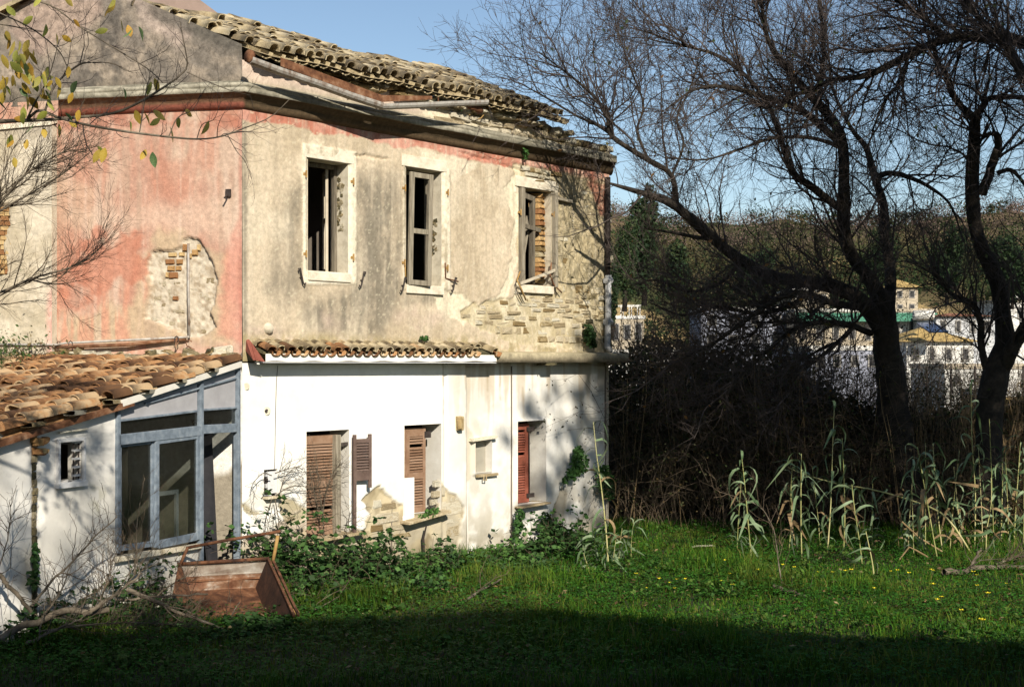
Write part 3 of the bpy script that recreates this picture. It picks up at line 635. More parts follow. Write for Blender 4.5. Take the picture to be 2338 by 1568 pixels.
def add_stuff(M, me, tgt):
    tgt.add([M @ v.co for v in me.vertices], [tuple(p.vertices) for p in me.polygons])
extra = MB()
for r in range(ROWS):
    off = .29-r*EXP*.89; u = r/(ROWS-1)
    tmax = 6.62-.5*u+random.uniform(-.12, .08)
    t = .02+min(0, .535*off)+.06
    while t < tmax:
        tt = t+random.uniform(-.02, .02); p = roof_pt(tt, off+random.uniform(-.03, .03)); q = roof_pt(tt, off-.4)
        lift = .065+abs(random.gauss(0, .018)); p = p+Vector((0, 0, lift)); M = tile_matrix(p, Vector((W.d[0], W.d[1], 0)), q-roof_pt(tt, off), 1.2) @ Matrix.Rotation(-.07, 4, 'X')
        if random.random() > (.03 if r < 3 else .06):
            if ncov < 280: obj('roof_tile', random.choice(TILES_OLD), None, house, M); ncov += 1
            else: add_stuff(M, random.choice(TILES_OLD), extra)
        p2 = roof_pt(tt+PITCH/2, off)+Vector((0, 0, .045)); M2 = tile_matrix(p2, Vector((W.d[0], W.d[1], 0)), q-roof_pt(tt, off), .8) @ Matrix.Rotation(math.pi, 4, 'Y')
        add_stuff(M2, TILES_OLD[0], pans)
        t += PITCH
if extra.v: tag(extra.build('upper_tile_course', M_TILE_OLD, house), kind='stuff')
tag(pans.build('channel_tile_layer', M_TILE_OLD, house), kind='stuff')
m = MB(); tsr = np.linspace(-1.2, 5.6, 24)
for a, b in zip(tsr[:-1], tsr[1:]):
    a0, b0 = max(a, 0.02), max(b, .02); e = -1.75
    if b > .0: m.quad(roof_pt(a0, .28)+Vector((0, 0, .0)), roof_pt(b0, .28), roof_pt(max(b, -.9), e), roof_pt(max(a, -.9), e))
    rp = roof_pt(max(a, -.9), e), roof_pt(max(b, -.9), e); back = Vector((-W.n[0], -W.n[1], 0))*2.1+Vector((0, 0, -.8)); m.quad(rp[0], rp[1], rp[1]+back, rp[0]+back)
m.quad(roof_pt(5.6, .28), roof_pt(6.5, .28), roof_pt(6.05, -1.75), roof_pt(5.6, -1.75)); m.build('roof_deck', M_TILE_OLD, house)
# ridge tiles along the skyline
for i in range(18):
    t = -.85+i*.40
    p = roof_pt(t, -1.75)+Vector((0, 0, .05)); q = roof_pt(t+.4, -1.75)+Vector((0, 0, .05))
    if t < 6.1 and i not in (9, 14): obj('ridge_tile', random.choice(TILES_OLD), None, house, tile_matrix(p, Vector((W.n[0], W.n[1], 0)), q-p, .8) @ Matrix.Diagonal((1.25, 1, 1.2, 1)))
# verge tiles on the gable edge, left part of the gable roof seen at the frame edge
for i in range(5):
    t = TAP+.55+i*.38; p = G.P(t, float(gtop(t))-.02, .04); q = G.P(t-.4, float(gtop(t-.4))-.02, .04)
    obj('verge_tile', random.choice(TILES_OLD), None, house, tile_matrix(p, Vector((G.n[0], G.n[1], 0)), q-p, .8))
# gutter, broken in two
def half_pipe(pts, r, name, mat, n=8):
    pts = [Vector(p) for p in pts]; V = []; Fc = []
    for i, p in enumerate(pts):
        d = (pts[min(i+1, len(pts)-1)]-pts[max(i-1, 0)]).normalized(); s = d.cross(Vector((0, 0, 1))).normalized(); u = s.cross(d)
        for rr in (r, r-.008):
            V += [p+s*math.cos(a)*rr-u*math.sin(a)*rr for a in [math.pi*k/(n-1)-.12+.24*k/(n-1) for k in range(n)]]
    for i in range(len(pts)-1):
        for s in range(2):
            for k in range(n-1): a = i*2*n+s*n+k; Fc.append((a, a+1, a+1+2*n, a+2*n))
        a = i*2*n
        Fc.append((a, a+n, a+3*n, a+2*n)); Fc.append((a+n-1, a+2*n-1, a+4*n-1, a+3*n-1))
    for e in (0, len(pts)-1):
        for k in range(n-1): Fc.append((e*2*n+k, e*2*n+k+1, e*2*n+n+k+1, e*2*n+n+k))
    mm = MB(); mm.add(V, Fc); return mm.build(name, mat, house, False)
ga = [W.at(570, 134, .44), W.at(640, 160, .46), W.at(720, 187, .47), W.at(800, 216, .48), W.at(868, 238, .49)]
half_pipe([p for p in ga], .075, 'gutter', M_PIPE)
half_pipe([W.at(862, 240, .46), W.at(930, 238, .47), W.at(1020, 234, .5), W.at(1108, 231, .52)], .072, 'gutter', M_PIPE)
MB().slab([W.at(640, 132, .43), W.at(870, 218, .43), W.at(985, 220, .43), W.at(985, 228, .43), W.at(866, 234, .43), W.at(640, 152, .43)], (W.n[0]*.012, W.n[1]*.012, 0)).build('gutter_board', M_RUST, house)
MB().tube([W.at(566, 128, .40), W.at(573, 131, .40)], [.085, .085], 12).build('gutter_cap', M_RUST, house, True)
MB().tube([W.at(1068, 240, .45), W.at(1092, 248, .43), W.at(1096, 256, .42)], [.055, .058, .06], 10).build('gutter_outlet', M_RUST, house, True)
for x, y in ((652, 164), (735, 190), (797, 215), (1000, 236)):
    MB().tube([W.at(x, y-14, .50), W.at(x+1, y+9, .49), W.at(x-3, y+13, .41), W.at(x-7, y+4, .30)], .010, 5).build('gutter_bracket', M_RUST, house)
MB().tube([W.at(1072, 262, .2), W.at(1070, 272, .21), W.at(1082, 277, .2), W.at(1098, 270, .2), W.at(1105, 262, .1)], .009, 5).build('loose_wire', M_RUST_GOLD, house)

# ------------------------------------------------------------------ slab between storeys and its tile canopy
def slab_part(x0, x1, off, z0, z1, name, mat, n=60, top=.03):
    ts = np.linspace(W.t(x0), W.t(x1), n); V = []; col = []
    prof = [(-.02, z1+top), (off*.6, z1+top*.5), (off, z1), (off, z0), (-.02, z0)]
    for i, t in enumerate(ts):
        for j, (o, zz) in enumerate(prof):
            e = (fbm(i*.2, j*2., 4, 131)-.5); p = W.P(t, zz+e*.025*(j < 4), o+e*.03*(0 < j < 4)); V.append(p)
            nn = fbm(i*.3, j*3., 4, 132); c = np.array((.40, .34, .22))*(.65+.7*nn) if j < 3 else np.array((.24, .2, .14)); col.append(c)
    return obj(name, mesh_np(name, np.array(V), grid_quads(n, len(prof)), col=np.array(col)), mat, house)
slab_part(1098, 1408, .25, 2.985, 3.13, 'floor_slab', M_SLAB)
MB().slab([W.P(W.t(1408, .25)-.01, 2.985, .25), W.P(W.t(1408, .25)-.01, 3.13, .25), W.P(TEND+.12, 3.15, -.02), W.P(TEND+.12, 2.985, -.02)], (.02, .02, 0)).build('slab_end', M_STONE_MOSS, house)
MB().slab([W.P(TEND+.02, 2.99, .12), W.P(TEND+.75, 3.02, -.25), W.P(TEND+.6, 3.05, -.5), W.P(TEND+.02, 3.12, -.1)], (0, 0, -.05)).build('loose_sheet', M_IRON, house)
for x, w in ((1234, 34), (1385, 26)):
    t = W.t(x); MB().box(W.P(t, 2.965, .13), (w/2*.0075, .11, .03), W.ax()).build('slab_bracket', M_STONE_MOSS, house)
# white timber board and plate under the canopy
t0, t1 = W.t(575), W.t(1103)
MB().slab([W.P(t0, 2.995, .05), W.P(t0, 2.995, .27), W.P(t1, 2.985, .27), W.P(t1, 2.985, .05)], (0, 0, -.012)).build('canopy_soffit', M_FRAME_PALE, house)
ts = np.linspace(t0, t1, 50); V = []; 
for i, t in enumerate(ts):
    for zz in (3.10, 3.0): V.append(W.P(t, zz+.008*math.sin(i*.9)*(zz < 3.05), .275))
obj('canopy_fascia', mesh_np('canopy_fascia', np.array([tuple(v) for v in V]), grid_quads(len(ts), 2), col=np.tile((.80, .77, .70), (len(V), 1))), M_WHITE, house)
MB().slab([W.at(566, 772, .0), W.at(573, 780, .06), W.at(605, 826, .30), W.at(584, 822, .30), W.at(566, 800, .02)], (-.03, -.02, 0)).build('canopy_end_board', pm('red_painted_board', [(.17, .05, .035), (.28, .09, .06)], 12, .9, .6, 60), house)
upv = (Vector((-W.n[0], -W.n[1], 0))*.42+Vector((0, 0, .125))).normalized(); acr = Vector((W.d[0], W.d[1], 0)); t = t0+.06; i = 0
cpan = MB()
while t < t1:
    gap = abs(W.pix(t, 3.1)[0]-1072) < 22
    for r in range(2):
        if gap and r == 0: continue
        p = W.P(t+random.uniform(-.012, .012), 3.115+r*.065, .33-r*.22)+Vector((0, 0, .02)); skew = Matrix.Rotation(-.10, 4, 'Z')
        M = tile_matrix(p, acr, upv, .9) @ skew @ Matrix.Diagonal((.82, .78, .8, 1)); obj('canopy_tile', random.choice(TILES_NEW if random.random() < .25 else TILES_OLD), None, house, M)
        M2 = tile_matrix(p+acr*.083, acr, upv, .6) @ Matrix.Rotation(math.pi, 4, 'Y') @ Matrix.Diagonal((.82, .78, .8, 1)); 
        if not gap: obj('canopy_channel_tile', random.choice(TILES_NEW), None, house, M2)
    t += .166; i += 1
MB().slab([W.P(t0, 3.20, -.02), W.P(t1, 3.22, -.02), W.P(t1, 3.13, .25), W.P(t0, 3.12, .25)], (0, 0, -.03)).build('canopy_deck', M_STONE_MOSS, house)
# mortar bead over the canopy
m = MB(); m.tube([W.P(t, 3.235+.02*math.sin(t*5), .03) for t in np.linspace(t0, t1, 40)], [.035+.012*math.sin(i*2.1) for i in range(40)], 6); m.build('mortar_fillet', M_STONE, house, True)

# ------------------------------------------------------------------ window joinery upstairs
def lbox(mb, M, x0, x1, y0, y1, z0, z1):
    c = ((x0+x1)/2, (y0+y1)/2, (z0+z1)/2); A = [M.to_3x3().col[i].copy() for i in range(3)]
    return mb.box(M @ Vector(c), ((x1-x0)/2, (y1-y0)/2, (z1-z0)/2), A)
def frame4(M, w, h, s, d, mids=(), sides='lrtb'):
    mb = MB()
    if 'l' in sides: lbox(mb, M, 0, s, 0, d, 0, h)
    if 'r' in sides: lbox(mb, M, w-s, w, 0, d, 0, h)
    if 'b' in sides: lbox(mb, M, s, w-s, .003, d-.003, 0, s)
    if 't' in sides: lbox(mb, M, s, w-s, .003, d-.003, h-s, h)
    for z in mids: lbox(mb, M, s, w-s, .005, d-.005, z-s*.5, z+s*.5)
    return mb
t0, t1, z0, z1 = WIN1
frame4(W.mat(t0+.01, z0+.01, -.27), t1-t0-.02, z1-z0-.02, .055, .06, sides='rt').build('window_frame', M_WOOD, house, bevel=.004)
cas = frame4(W.mat(t1-.16, z0+.02, -.29, rad(-54)), .42, z1-z0-.08, .05, .04, (.75,)).build('casement', M_WOOD_PALE, house, bevel=.004)
t0, t1, z0, z1 = WIN2
frame4(W.mat(t0+.01, z0+.01, -.27), t1-t0-.02, z1-z0-.02, .055, .06, sides='lrt').build('window_frame', M_WOOD, house, bevel=.004)
M = W.mat(t0+.005, z0-.01, .02, rad(6)) @ Matrix.Rotation(rad(1.5), 4, 'Y')
frame4(M, .44, z1-z0-.06, .075, .045, (.80,)).build('hanging_sash', M_WOOD, house, bevel=.004)
t0, t1, z0, z1 = WIN3
frame4(W.mat(t0+.03, z0+.01, -.02), .09, z1-z0-.02, .09, .07, sides='l').build('window_post', M_WOOD, house, bevel=.005)
mb = MB(); mb.bar(W.P(t0+.10, z1-.12, .01), W.P(t0+.46, z1-.16, -.05), .05, .09); mb.bar(W.P(t0+.10, z1-.62, .02), W.P(t0+.62, z1-.66, -.05), .05, .07); mb.bar(W.P(t0+.42, z1-.12, -.05), W.P(t0+.42, z0+.02, -.06), .06, .09, W.ax()[1]); mb.build('broken_casement', M_WOOD, house, bevel=.004)
MB().bar(W.P(t0+.12, z0+.02, -.12), W.P(t0+.46, z0+1.15, -.16), .03, .10, W.ax()[1]).build('leaning_plank', M_WOOD, house)
mb = MB(); mb.bar(W.P(t1+.05, z0-.02, .03), W.P(t1+.05, z1-.02, .03), .07, .11, W.ax()[1]); mb.bar(W.P(t1+.10, z1-.10, .03), W.P(t1+.5, z1-.12, .03), .05, .09, W.ax()[1]); mb.build('shutter_post', M_WOOD, house, bevel=.005)
MB().bar(W.P(t0-.02, z0+.0, .06), W.P(t1+.08, z0+.28, .06), .025, .045).build('fallen_stick', M_WOOD_PALE, house)
zz = z0+.04
while zz < z1-.05:
    h = random.uniform(.07, .1); put_stone(W, BRICKS if random.random() < .7 else STONES['s'], t1-.13, zz+h/2, .22, h-.012, -.20, .22, house, 'brick', rad(-20)); zz += h
for h, zs_ in ((WIN1, (.12, .62)), (WIN2, (.40, .72))):
    hh = h[3]-h[2]
    for i in range(34):
        f = random.uniform(*zs_); o_ = -.10-.24*random.random()*(1-abs((f-sum(zs_)/2)/(zs_[1]-zs_[0]))); Ms = W.mat(h[1]+.008, h[2]+hh*(1-f), o_, rad(90)) @ Matrix.Rotation(random.uniform(-1, 1), 4, 'Y') @ Matrix.Diagonal((random.uniform(.04, .10), .03, random.uniform(.03, .07), 1)); obj('jamb_stone', random.choice(STONES['m' if random.random() < .6 else 's']), None, house, Ms)
# sills
for h, pale in ((WIN1, 1), (WIN2, 1), (WIN3, 0)):
    mb = MB(); mb.slab([W.P(h[0]-.02, h[2]-.01, .05), W.P(h[1]+.02, h[2]-.01, .05), W.P(h[1], h[2]+.004, -.36), W.P(h[0], h[2]+.004, -.36)], (0, 0, -.13)); mb.build('window_sill', M_LIME, house, bevel=.012)
# lintels
for h in (WIN1, WIN2, WIN3):
    MB().box(W.P((h[0]+h[1])/2, h[3]+.09, .012), ((h[1]-h[0])/2+.10, .018, .085), W.ax()).build('lintel', M_LIME, house, bevel=.008)
# pintle hinges, shutter dogs, rods
def hinge(x, y, mat=M_RUST_GOLD, s=1.0):
    p = W.at(x, y, .02); D, N, U = W.ax(); mb = MB(); mb.box(p, (.03*s, .012, .018*s), (D, N, U)); mb.tube([p+N*.03-U*.05*s, p+N*.03+U*.05*s], .012*s, 6); mb.build('hinge', mat, house)
for x, y in ((696, 398), (804, 415), (696, 580), (804, 588), (922, 430), (1020, 440), (921, 600), (1019, 612), (1186, 485), (1262, 490)): hinge(x, y)
def shutter_dog(x, y, flip=1):
    D, N, U = W.ax(); p = W.at(x, y, .01); mb = MB(); mb.tube([p-N*.03, p+N*.06], .009, 6)
    mb.tube([p+N*.05+D*a*flip+U*b for a, b in ((-.05, .09), (-.06, .12), (-.03, .125), (-.02, .07), (0, 0), (.02, -.07), (.05, -.10), (.065, -.07))], .011, 6); mb.build('shutter_dog', M_IRON, house)
for x, y, f in ((684, 634, 1), (822, 640, -1), (916, 652, -1), (1031, 652, -1)): shutter_dog(x, y, f)
def rod(name, pts, r=.011, mat=M_RUST_GOLD): MB().tube([W.at(x, y, o) for x, y, o in pts], r, 6).build(name, mat, house, True)
rod('shutter_bar', [(1016, 600, .03), (1017, 635, .03), (1022, 637, .03), (1046, 643, .06)], .012, M_RUST)
rod('shutter_bar', [(924, 595, .04), (926, 640, .04)], .012)
rod('shutter_bar', [(1187, 620, .05), (1180, 640, .06), (1190, 660, .08), (1200, 685, .06)], .013)
rod('shutter_bar', [(1186, 630, .04), (1176, 648, .05), (1181, 672, .04), (1192, 692, .04)], .009, M_IRON)
rod('shutter_bar', [(1258, 600, .04), (1256, 630, .05), (1264, 650, .06), (1282, 668, .08)], .013, M_RUST)
rod('shutter_bar', [(1259, 640, .04), (1266, 660, .03), (1270, 675, .03)], .009, M_IRON)
# pipe stub low on the upper facade, bracket and pipes on the gable
mb = MB(); mb.tube([W.at(611, 748, -.02), W.at(613, 750, .05)], [.075, .07], 12); mb.build('pipe_stub', M_REVEAL, house, True); MB().tube([W.at(613, 747, .02), W.at(614, 748, .054)], [.05, .05], 12).build('pipe_bore', M_IRON, house)
mb = MB(); mb.tube([G.at(520, 440, -.01), G.at(518, 447, .08), G.at(512, 452, .14)], .012, 6); mb.box(G.at(521, 441, .02), (.035, .015, .05), G.ax()); mb.build('wall_bracket', M_IRON, house)
MB().tube([G.at(430, 556, .03), G.at(430, 660, .05), G.at(432, 768, .07)], .016, 8).build('water_pipe', M_PIPE, house, True)
MB().tube([G.at(-30, 786, .16), G.at(128, 787, .15), G.at(150, 783, .09), G.at(300, 776, .09), G.at(432, 769, .08)], .016, 8).build('water_pipe', M_PIPE, house, True)
MB().tube([G.at(126, 793, .10), G.at(290, 787, .09), G.at(424, 773, .05)], .026, 8).build('rusty_pipe', M_RUST, house, True)
for x, y in ((134, 784), (161, 783), (403, 772)): MB().tube([G.at(x+a, y+b, .11) for a, b in ((-4, 9), (-4, -2), (0, -5), (4, -2), (4, 9))], .006, 5).build('pipe_clip', M_IRON, house)
MB().tube([G.at(408, 780, .1), G.at(400, 792, .16), G.at(404, 770, .15)], .008, 5).build('pipe_clip', M_RUST, house)
MB().tube([G.at(444, 798, .10), G.at(427, 790, .12), G.at(424, 782, .12), G.at(432, 776, .12), G.at(438, 780, .12)], .008, 5).build('pipe_clip', M_RUST, house)
# crumbling ledge lumps over the lean-to
for i in range(60):
    x = random.uniform(120, 550); y = 806+random.uniform(-5, 16)+(552-x)*.012; t, zz = G.tz(x, y, .12); put_stone(G, STONES['m' if random.random() < .55 else 's'], t, zz, random.uniform(.08, .26), random.uniform(.05, .14), .10+random.uniform(-.04, .06), random.uniform(.1, .2), house, 'stone', random.uniform(-.6, .6), random.uniform(-.5, .5))
# downpipe at the far corner
MB().tube([W.at(1387, 405, .07), W.at(1387, 628, .07)], .05, 10).build('downpipe', M_IRON, house, True)
MB().tube([W.at(1388, 628, .07), W.at(1388, 690, .07), W.at(1386, 792, .08), W.at(1392, 800, .1)], .055, 10).build('downpipe', M_PIPE_GREY, house, True)
for y in (640, 735): MB().tube([W.at(1382, y, .07), W.at(1394, y, .07)], .06, 8).build('pipe_collar', M_PIPE_GREY, house)

# ------------------------------------------------------------------ shutters downstairs
SLAT = MB().box((0, 0, 0), (.5, .004, .5)).mesh('slat')
def shutter(Wl, t, z, off, w, h, yaw, mat, panels, stile=.055, lay='lrtb', slat_mat=None, pitch=.042, rails=None, missing=0.03, name='shutter', short=0.0):
    M = Wl.mat(t, z, off, yaw); mb = MB(); lbox(mb, M, 0, stile, 0, .035, 0, h); lbox(mb, M, w-stile, w, 0, .035, short, h)
    edges = sorted({0, h} | {p for q in panels for p in q})
    solid = [(0, panels[0][0])]+[(panels[i][1], panels[i+1][0]) for i in range(len(panels)-1)]+[(panels[-1][1], h)]
    for a, b in (rails if rails is not None else solid):
        if b-a > .01: lbox(mb, M, stile, w-stile, .003, .032, a, b)
    part = mb.build(name, mat, house, bevel=.003)
    me = SLAT.copy(); me.materials.append(slat_mat or mat)
    for (a, b) in panels:
        zz = a+pitch*.5
        while zz < b-.01:
            if random.random() > missing:
                obj('slat', me, None, part, M @ Matrix.Translation((w/2, .016, zz)) @ Matrix.Rotation(rad(48)+random.gauss(0, .06), 4, 'X') @ Matrix.Rotation(random.gauss(0, .008), 4, 'Y') @ Matrix.Diagonal((w-2*stile-.004, 1, pitch*1.12, 1)))
            zz += pitch
    return part
t0, t1, z0, z1 = LOW1; H = z1-z0
shutter(W, t0+.0, z0+.03, -.13, .66, H-.09, rad(0), M_SHUT, [(.10, .66), (.76, H-.22)], slat_mat=M_SHUT)
MB().box(W.P(t0+.62, z0+H/2-.02, -.07), (.045, .05, H/2-.05), W.ax()).build('shutter_edge', M_WOOD, house, bevel=.004)
to = W.t(803, .05)
p = shutter(W, to, W.tz(803, 1216, .05)[1], .06, .33, W.tz(803, 992, .05)[1]-W.tz(803, 1216, .05)[1], rad(4), M_SHUT_DARK, [(.86, 1.26)], stile=.05, rails=[(.73, .86), (1.26, 1.32)], lay='lr', pitch=.04, short=.62)
mb = MB(); mb.bar(W.P(t0+.66, z1-.22, -.10), W.P(t1+.02, z1-.20, -.02), .02, .05); mb.build('shutter_bolt', M_IRON, house)
MB().slab([W.P(t0-.02, z0-.0, .14), W.P(t1+.22, z0+.04, .12), W.P(t1+.1, z0+.05, -.2), W.P(t0, z0+.02, -.2)], (0, 0, -.04)).build('window_sill', M_STONE_PALE, house, bevel=.008)
t0, t1, z0, z1 = LOW2; H = z1-z0
shutter(W, t0-.1, z0+.0, -.13, .26, H-.05, 0, M_SHUT, [(.08, .5), (.6, H-.18)], stile=.05)
shutter(W, t0+.16, z0+.0, -.13, .40, H-.05, 0, M_SHUT, [(.08, .5), (.6, H-.18)], stile=.055)
MB().box(W.P(t0+.10, z0+.22, -.012), (.115, .01, .32), W.ax()).build('plaster_infill', pm('white_infill', [(.8, .78, .72), (.84, .82, .76)], 4, .9, .1), house)
mb = MB(); mb.box(W.P(t1-.20, z1-.16, -.10), (.07, .01, .05), W.ax()); mb.build('shutter_bolt', M_IRON, house)
MB().slab([W.P(t0-.05, z0-.09, .16), W.P(t1+.06, z0+.01, .16), W.P(t1+.06, z0+.02, -.15), W.P(t0-.05, z0-.08, -.15)], (0, 0, -.045)).build('window_sill', M_STONE_PALE, house, bevel=.008)
t0, t1, z0, z1 = LOW3; H = z1-z0
shutter(W, t0-.02, z0+.01, -.17, .48, H-.06, 0, M_SHUT_RED, [(.12, .62), (.74, H-.16)], stile=.10, missing=.1)
mb = MB(); mb.box(W.P(t1-.26, z1-.14, -.12), (.09, .012, .035), W.ax()); mb.box(W.P(t1-.26, z0+.12, -.12), (.09, .012, .035), W.ax()); mb.tube([W.P(t1-.31, z1-.15, -.11), W.P(t1-.30, z0+.1, -.11)], .012, 6); mb.build('shutter_bolt', M_IRON, house)
MB().slab([W.P(t0-.03, z0-.02, .10), W.P(t1+.02, z0-.0, .10), W.P(t1+.02, z0+.005, -.3), W.P(t0-.03, z0-.01, -.3)], (0, 0, -.03)).build('window_sill', M_STONE_PALE, house, bevel=.008)
MB().slab([W.at(1080, 1008, .05), W.at(1136, 1000, .05), W.at(1136, 994, .05), W.at(1080, 1002, .05)], (W.n[0]*-.12, W.n[1]*-.12, 0)).build('niche_lintel', M_STONE_PALE, house)
mb = MB(); mb.box(W.at(1112, 1084, .0), (.25, .02, .02), W.ax()); mb.tube([W.at(1104, 1084, .02), W.at(1104, 1096, .03), W.at(1110, 1096, .03), W.at(1110, 1084, .02)], .012, 5); mb.build('niche_sill', M_STONE_PALE, house)
# electric meter niche: box, switches
D, N, U = W.ax()
t0, t1, z0, z1 = METER
mb = MB(); mb.box(W.P((t0+t1)/2+.07, (z0+z1)/2, -.06), (.10, .05, (z1-z0)/2-.03), W.ax()); mb.build('meter_box', M_FRAME_PALE, house, bevel=.006)
for i in range(5): MB().box(W.P(t0+.10, z1-.07-i*.075, -.045), (.05, .03, .028), W.ax()).build('fuse', M_IRON if i % 2 else M_PIPE_GREY, house, bevel=.004)
MB().slab([W.P(t0-.02, z0, .10), W.P(t1+.02, z0, .10), W.P(t1+.02, z0, -.1), W.P(t0-.02, z0, -.1)], (0, 0, -.03)).build('meter_shelf', M_STONE_PALE, house)
# lamp hole and patch on the white wall, cable
for x, y, rx in ((561, 882, .05), (607, 938, .06)): MB().tube([W.at(x, y, -.01), W.at(x+.6, y+.4, .012)], [rx, rx*.9], 14).build('plaster_plug', M_REVEAL, house)
MB().tube([W.at(607, 938, .012), W.at(609, 936, .05)], .018, 8).build('cable_end', M_IRON, house)
MB().tube([W.at(634, 835, .012), W.at(631, 870, .012), W.at(629, 940, .012), W.at(627, 1070, .015)], .004, 5).build('wall_cable', M_IRON, house)
mb = MB(); mb.box(W.at(1049, 966, .04), (.05, .05, .11), W.ax()); mb.tube([W.at(1049, 958, .06), W.at(1050, 980, .10)], [.05, .035], 8); mb.build('wall_lamp_bracket', M_STONE, house, bevel=.015)
MB().tube([W.at(1066, 1120, -.03), W.at(1068, 1275, -.03)], .012, 6).build('drain_pipe', M_REVEAL_W, house)
MB().tube([W.at(973, 1200, .10), W.at(966, 1228, .05), W.at(969, 1290, .03)], [.012, .02, .025], 6).build('cable', M_IRON, house)

# ------------------------------------------------------------------ the lean-to
Lw = Wall((-3.55, 17.70), (-.41, -.912), 1)
if Lw.n[0] < 0: Lw.n = (-Lw.n[0], -Lw.n[1])
lean = empty('lean_to_shed', (-4.4, 15.8, 0), 'white lean-to shed with orange tile roof and grey glazed window against the pink gable', 'shed')
T266, T457, T545 = Lw.t(266), Lw.t(457), Lw.t(545); TL = 6.2
VZ0, VSL = 2.985, .185
def vtop(T): return VZ0-.03-VSL*T
SMALL = rect(Lw, 187, 1008, 133, 1097, 160); SMALL = (min(SMALL[:2]), max(SMALL[:2]), SMALL[2], SMALL[3])
ZSILL = Lw.tz(360, 1258)[1]; ZTR = Lw.tz(457, 985)[1]
def lean_paint(px, py, T, Z):
    n1 = fbm(T*1.2, Z*1.2, 4, 141); n2 = fbm(T*7, Z*7, 4, 142); c = mix((.74, .71, .66), (.62, .59, .53), sst(.4, .7, n1))
    c = mix(c, (.46, .43, .36), sst(.9, .1, Z)*sst(.35, .65, n2)*.6); c = mix(c, (.35, .33, .22), poly(px, py, [(205, 1110), (240, 1120), (250, 1160), (220, 1180)], 12, 10, 16, 143)*.6*sst(.4, .6, n2))
    c = mix(c, (.45, .38, .26), sst(3.4, 1, abs(px-78))*.8); c = mix(c, (.2, .17, .12), poly(px, py, [(268, 1120), (278, 1118), (280, 1128), (270, 1130)], 2, 3, 6, 144)*.8)
    return c
def lean_disp(px, py, T, Z): return .03*(fbm(T*1.2, Z*1.2, 3, 145)-.5)-.03*poly(px, py, [(76, 985), (84, 990), (100, 1180), (88, 1200), (84, 1400), (76, 1400), (76, 1200)], 1.2, 2, 10, 146)
grid('shed_wall', Lw, T266, TL, -.2, 2.2, .03, lean_paint, lean_disp, M_WHITE, lean, [SMALL], ztop=lambda T: vtop(T)-.02)
grid('window_apron', Lw, T457, T266, -.2, ZSILL-.02, .03, lean_paint, lambda a, b, c, d: lean_disp(a, b, c, d)*0, M_WHITE, lean)
reveals(Lw, SMALL, .2, M_REVEAL_W, lean)
# glazed front: posts, transoms, panels, panes (corners read from the photo)
NL = Vector((Lw.n[0], Lw.n[1], 0))
def lb(x0, y0, x1, y1, w, d=.05, off=.01, name='glazing_bar', mat=M_BLUEGREY, parent=None):
    a, b = Lw.at(x0, y0, off), Lw.at(x1, y1, off); v = abs(x0-x1) < 6
    return MB().bar(a, b, d, w, NL if False else (0, 0, 1)).build(name, mat, parent or lean, bevel=.004) if not v else MB().bar(a, b, w, d, NL).build(name, mat, parent or lean, bevel=.004)
def lq(pts, off, name, mat, parent=None): return MB().slab([Lw.at(x, y, off) for x, y in pts], NL*-.006).build(name, mat, parent or lean)
lb(541, 838, 541, 1322, .05, .08, name='door_post'); lb(457, 866, 457, 1345, .055, .07, name='door_post'); lb(268, 932, 268, 1262, .05, .06, name='glazing_post')
lb(545, 838, 262, 932, .06, .06); lb(540, 862, 330, 921, .022, .04)
lb(537, 976, 457, 980, .11, .06); lb(457, 982, 268, 1004, .12, .06)
lb(540, 930, 456, 936, .025, .05); lb(448, 938, 270, 960, .025, .05)
lq([(454, 968), (538, 964), (538, 931), (454, 936)], 0, 'glass_pane', M_GLASS); lq([(270, 992), (450, 972), (450, 938), (270, 960)], 0, 'glass_pane', M_GLASS)
lq([(454, 936), (538, 931), (538, 842), (454, 870)], .0, 'upper_panel', M_PANEL); lq([(270, 960), (450, 938), (450, 871), (270, 931)], .0, 'upper_panel', M_PANEL)
for (x0, x1, yt0, yt1, yb0, yb1, off, wv) in ((268, 352, 1013, 1005, 1257, 1248, -.02, .045), (353, 456, 1004, 992, 1249, 1231, .014, .065)):
    mb = MB()
    for x, ya, yb in ((x0+4, yt0, yb0), (x1-5, yt1, yb1)): mb.bar(Lw.at(x, ya, off), Lw.at(x, yb, off), wv, .04, NL)
    mb.bar(Lw.at(x0+8, yt0+4, off), Lw.at(x1-9, yt1+4, off), .034, wv*.9); mb.bar(Lw.at(x0+8, yb0-7, off), Lw.at(x1-9, yb1-7, off), .034, wv*1.5)
    sash = mb.build('window_sash', M_BLUEGREY, lean, bevel=.004); lq([(x0+8, yb0-8), (x1-9, yb1-8), (x1-9, yt1+6), (x0+8, yt0+6)], off, 'glass_pane', M_GLASS, sash)
MB().slab([Lw.at(461, 1240, .07), Lw.at(262, 1272, .07), Lw.at(262, 1266, -.1), Lw.at(461, 1236, -.1)], (0, 0, -.06)).build('window_sill', M_STONE_PALE, lean, bevel=.006)
MB().slab([Lw.P(Lw.t(520), .02, -.25), Lw.P(Lw.t(533), .02, -.22), Lw.P(Lw.t(533), 2.25, -.35), Lw.P(Lw.t(507), 2.25, -.45)], NL*-.03).build('doorway_shade_strip', pm('doorway_shade_dark', [(.012, .012, .016), (.035, .033, .036)], 5), lean)  # dark panel standing in for the shadow strip inside the doorway
# a small pale frame leaning behind the right sash
ta, tb = Lw.t(411), Lw.t(362)
frame4(Lw.mat(ta, ZSILL+.08, -.05), tb-ta, .62, .05, .03, sides='lt').build('leaning_frame', M_FRAME_PALE, lean)
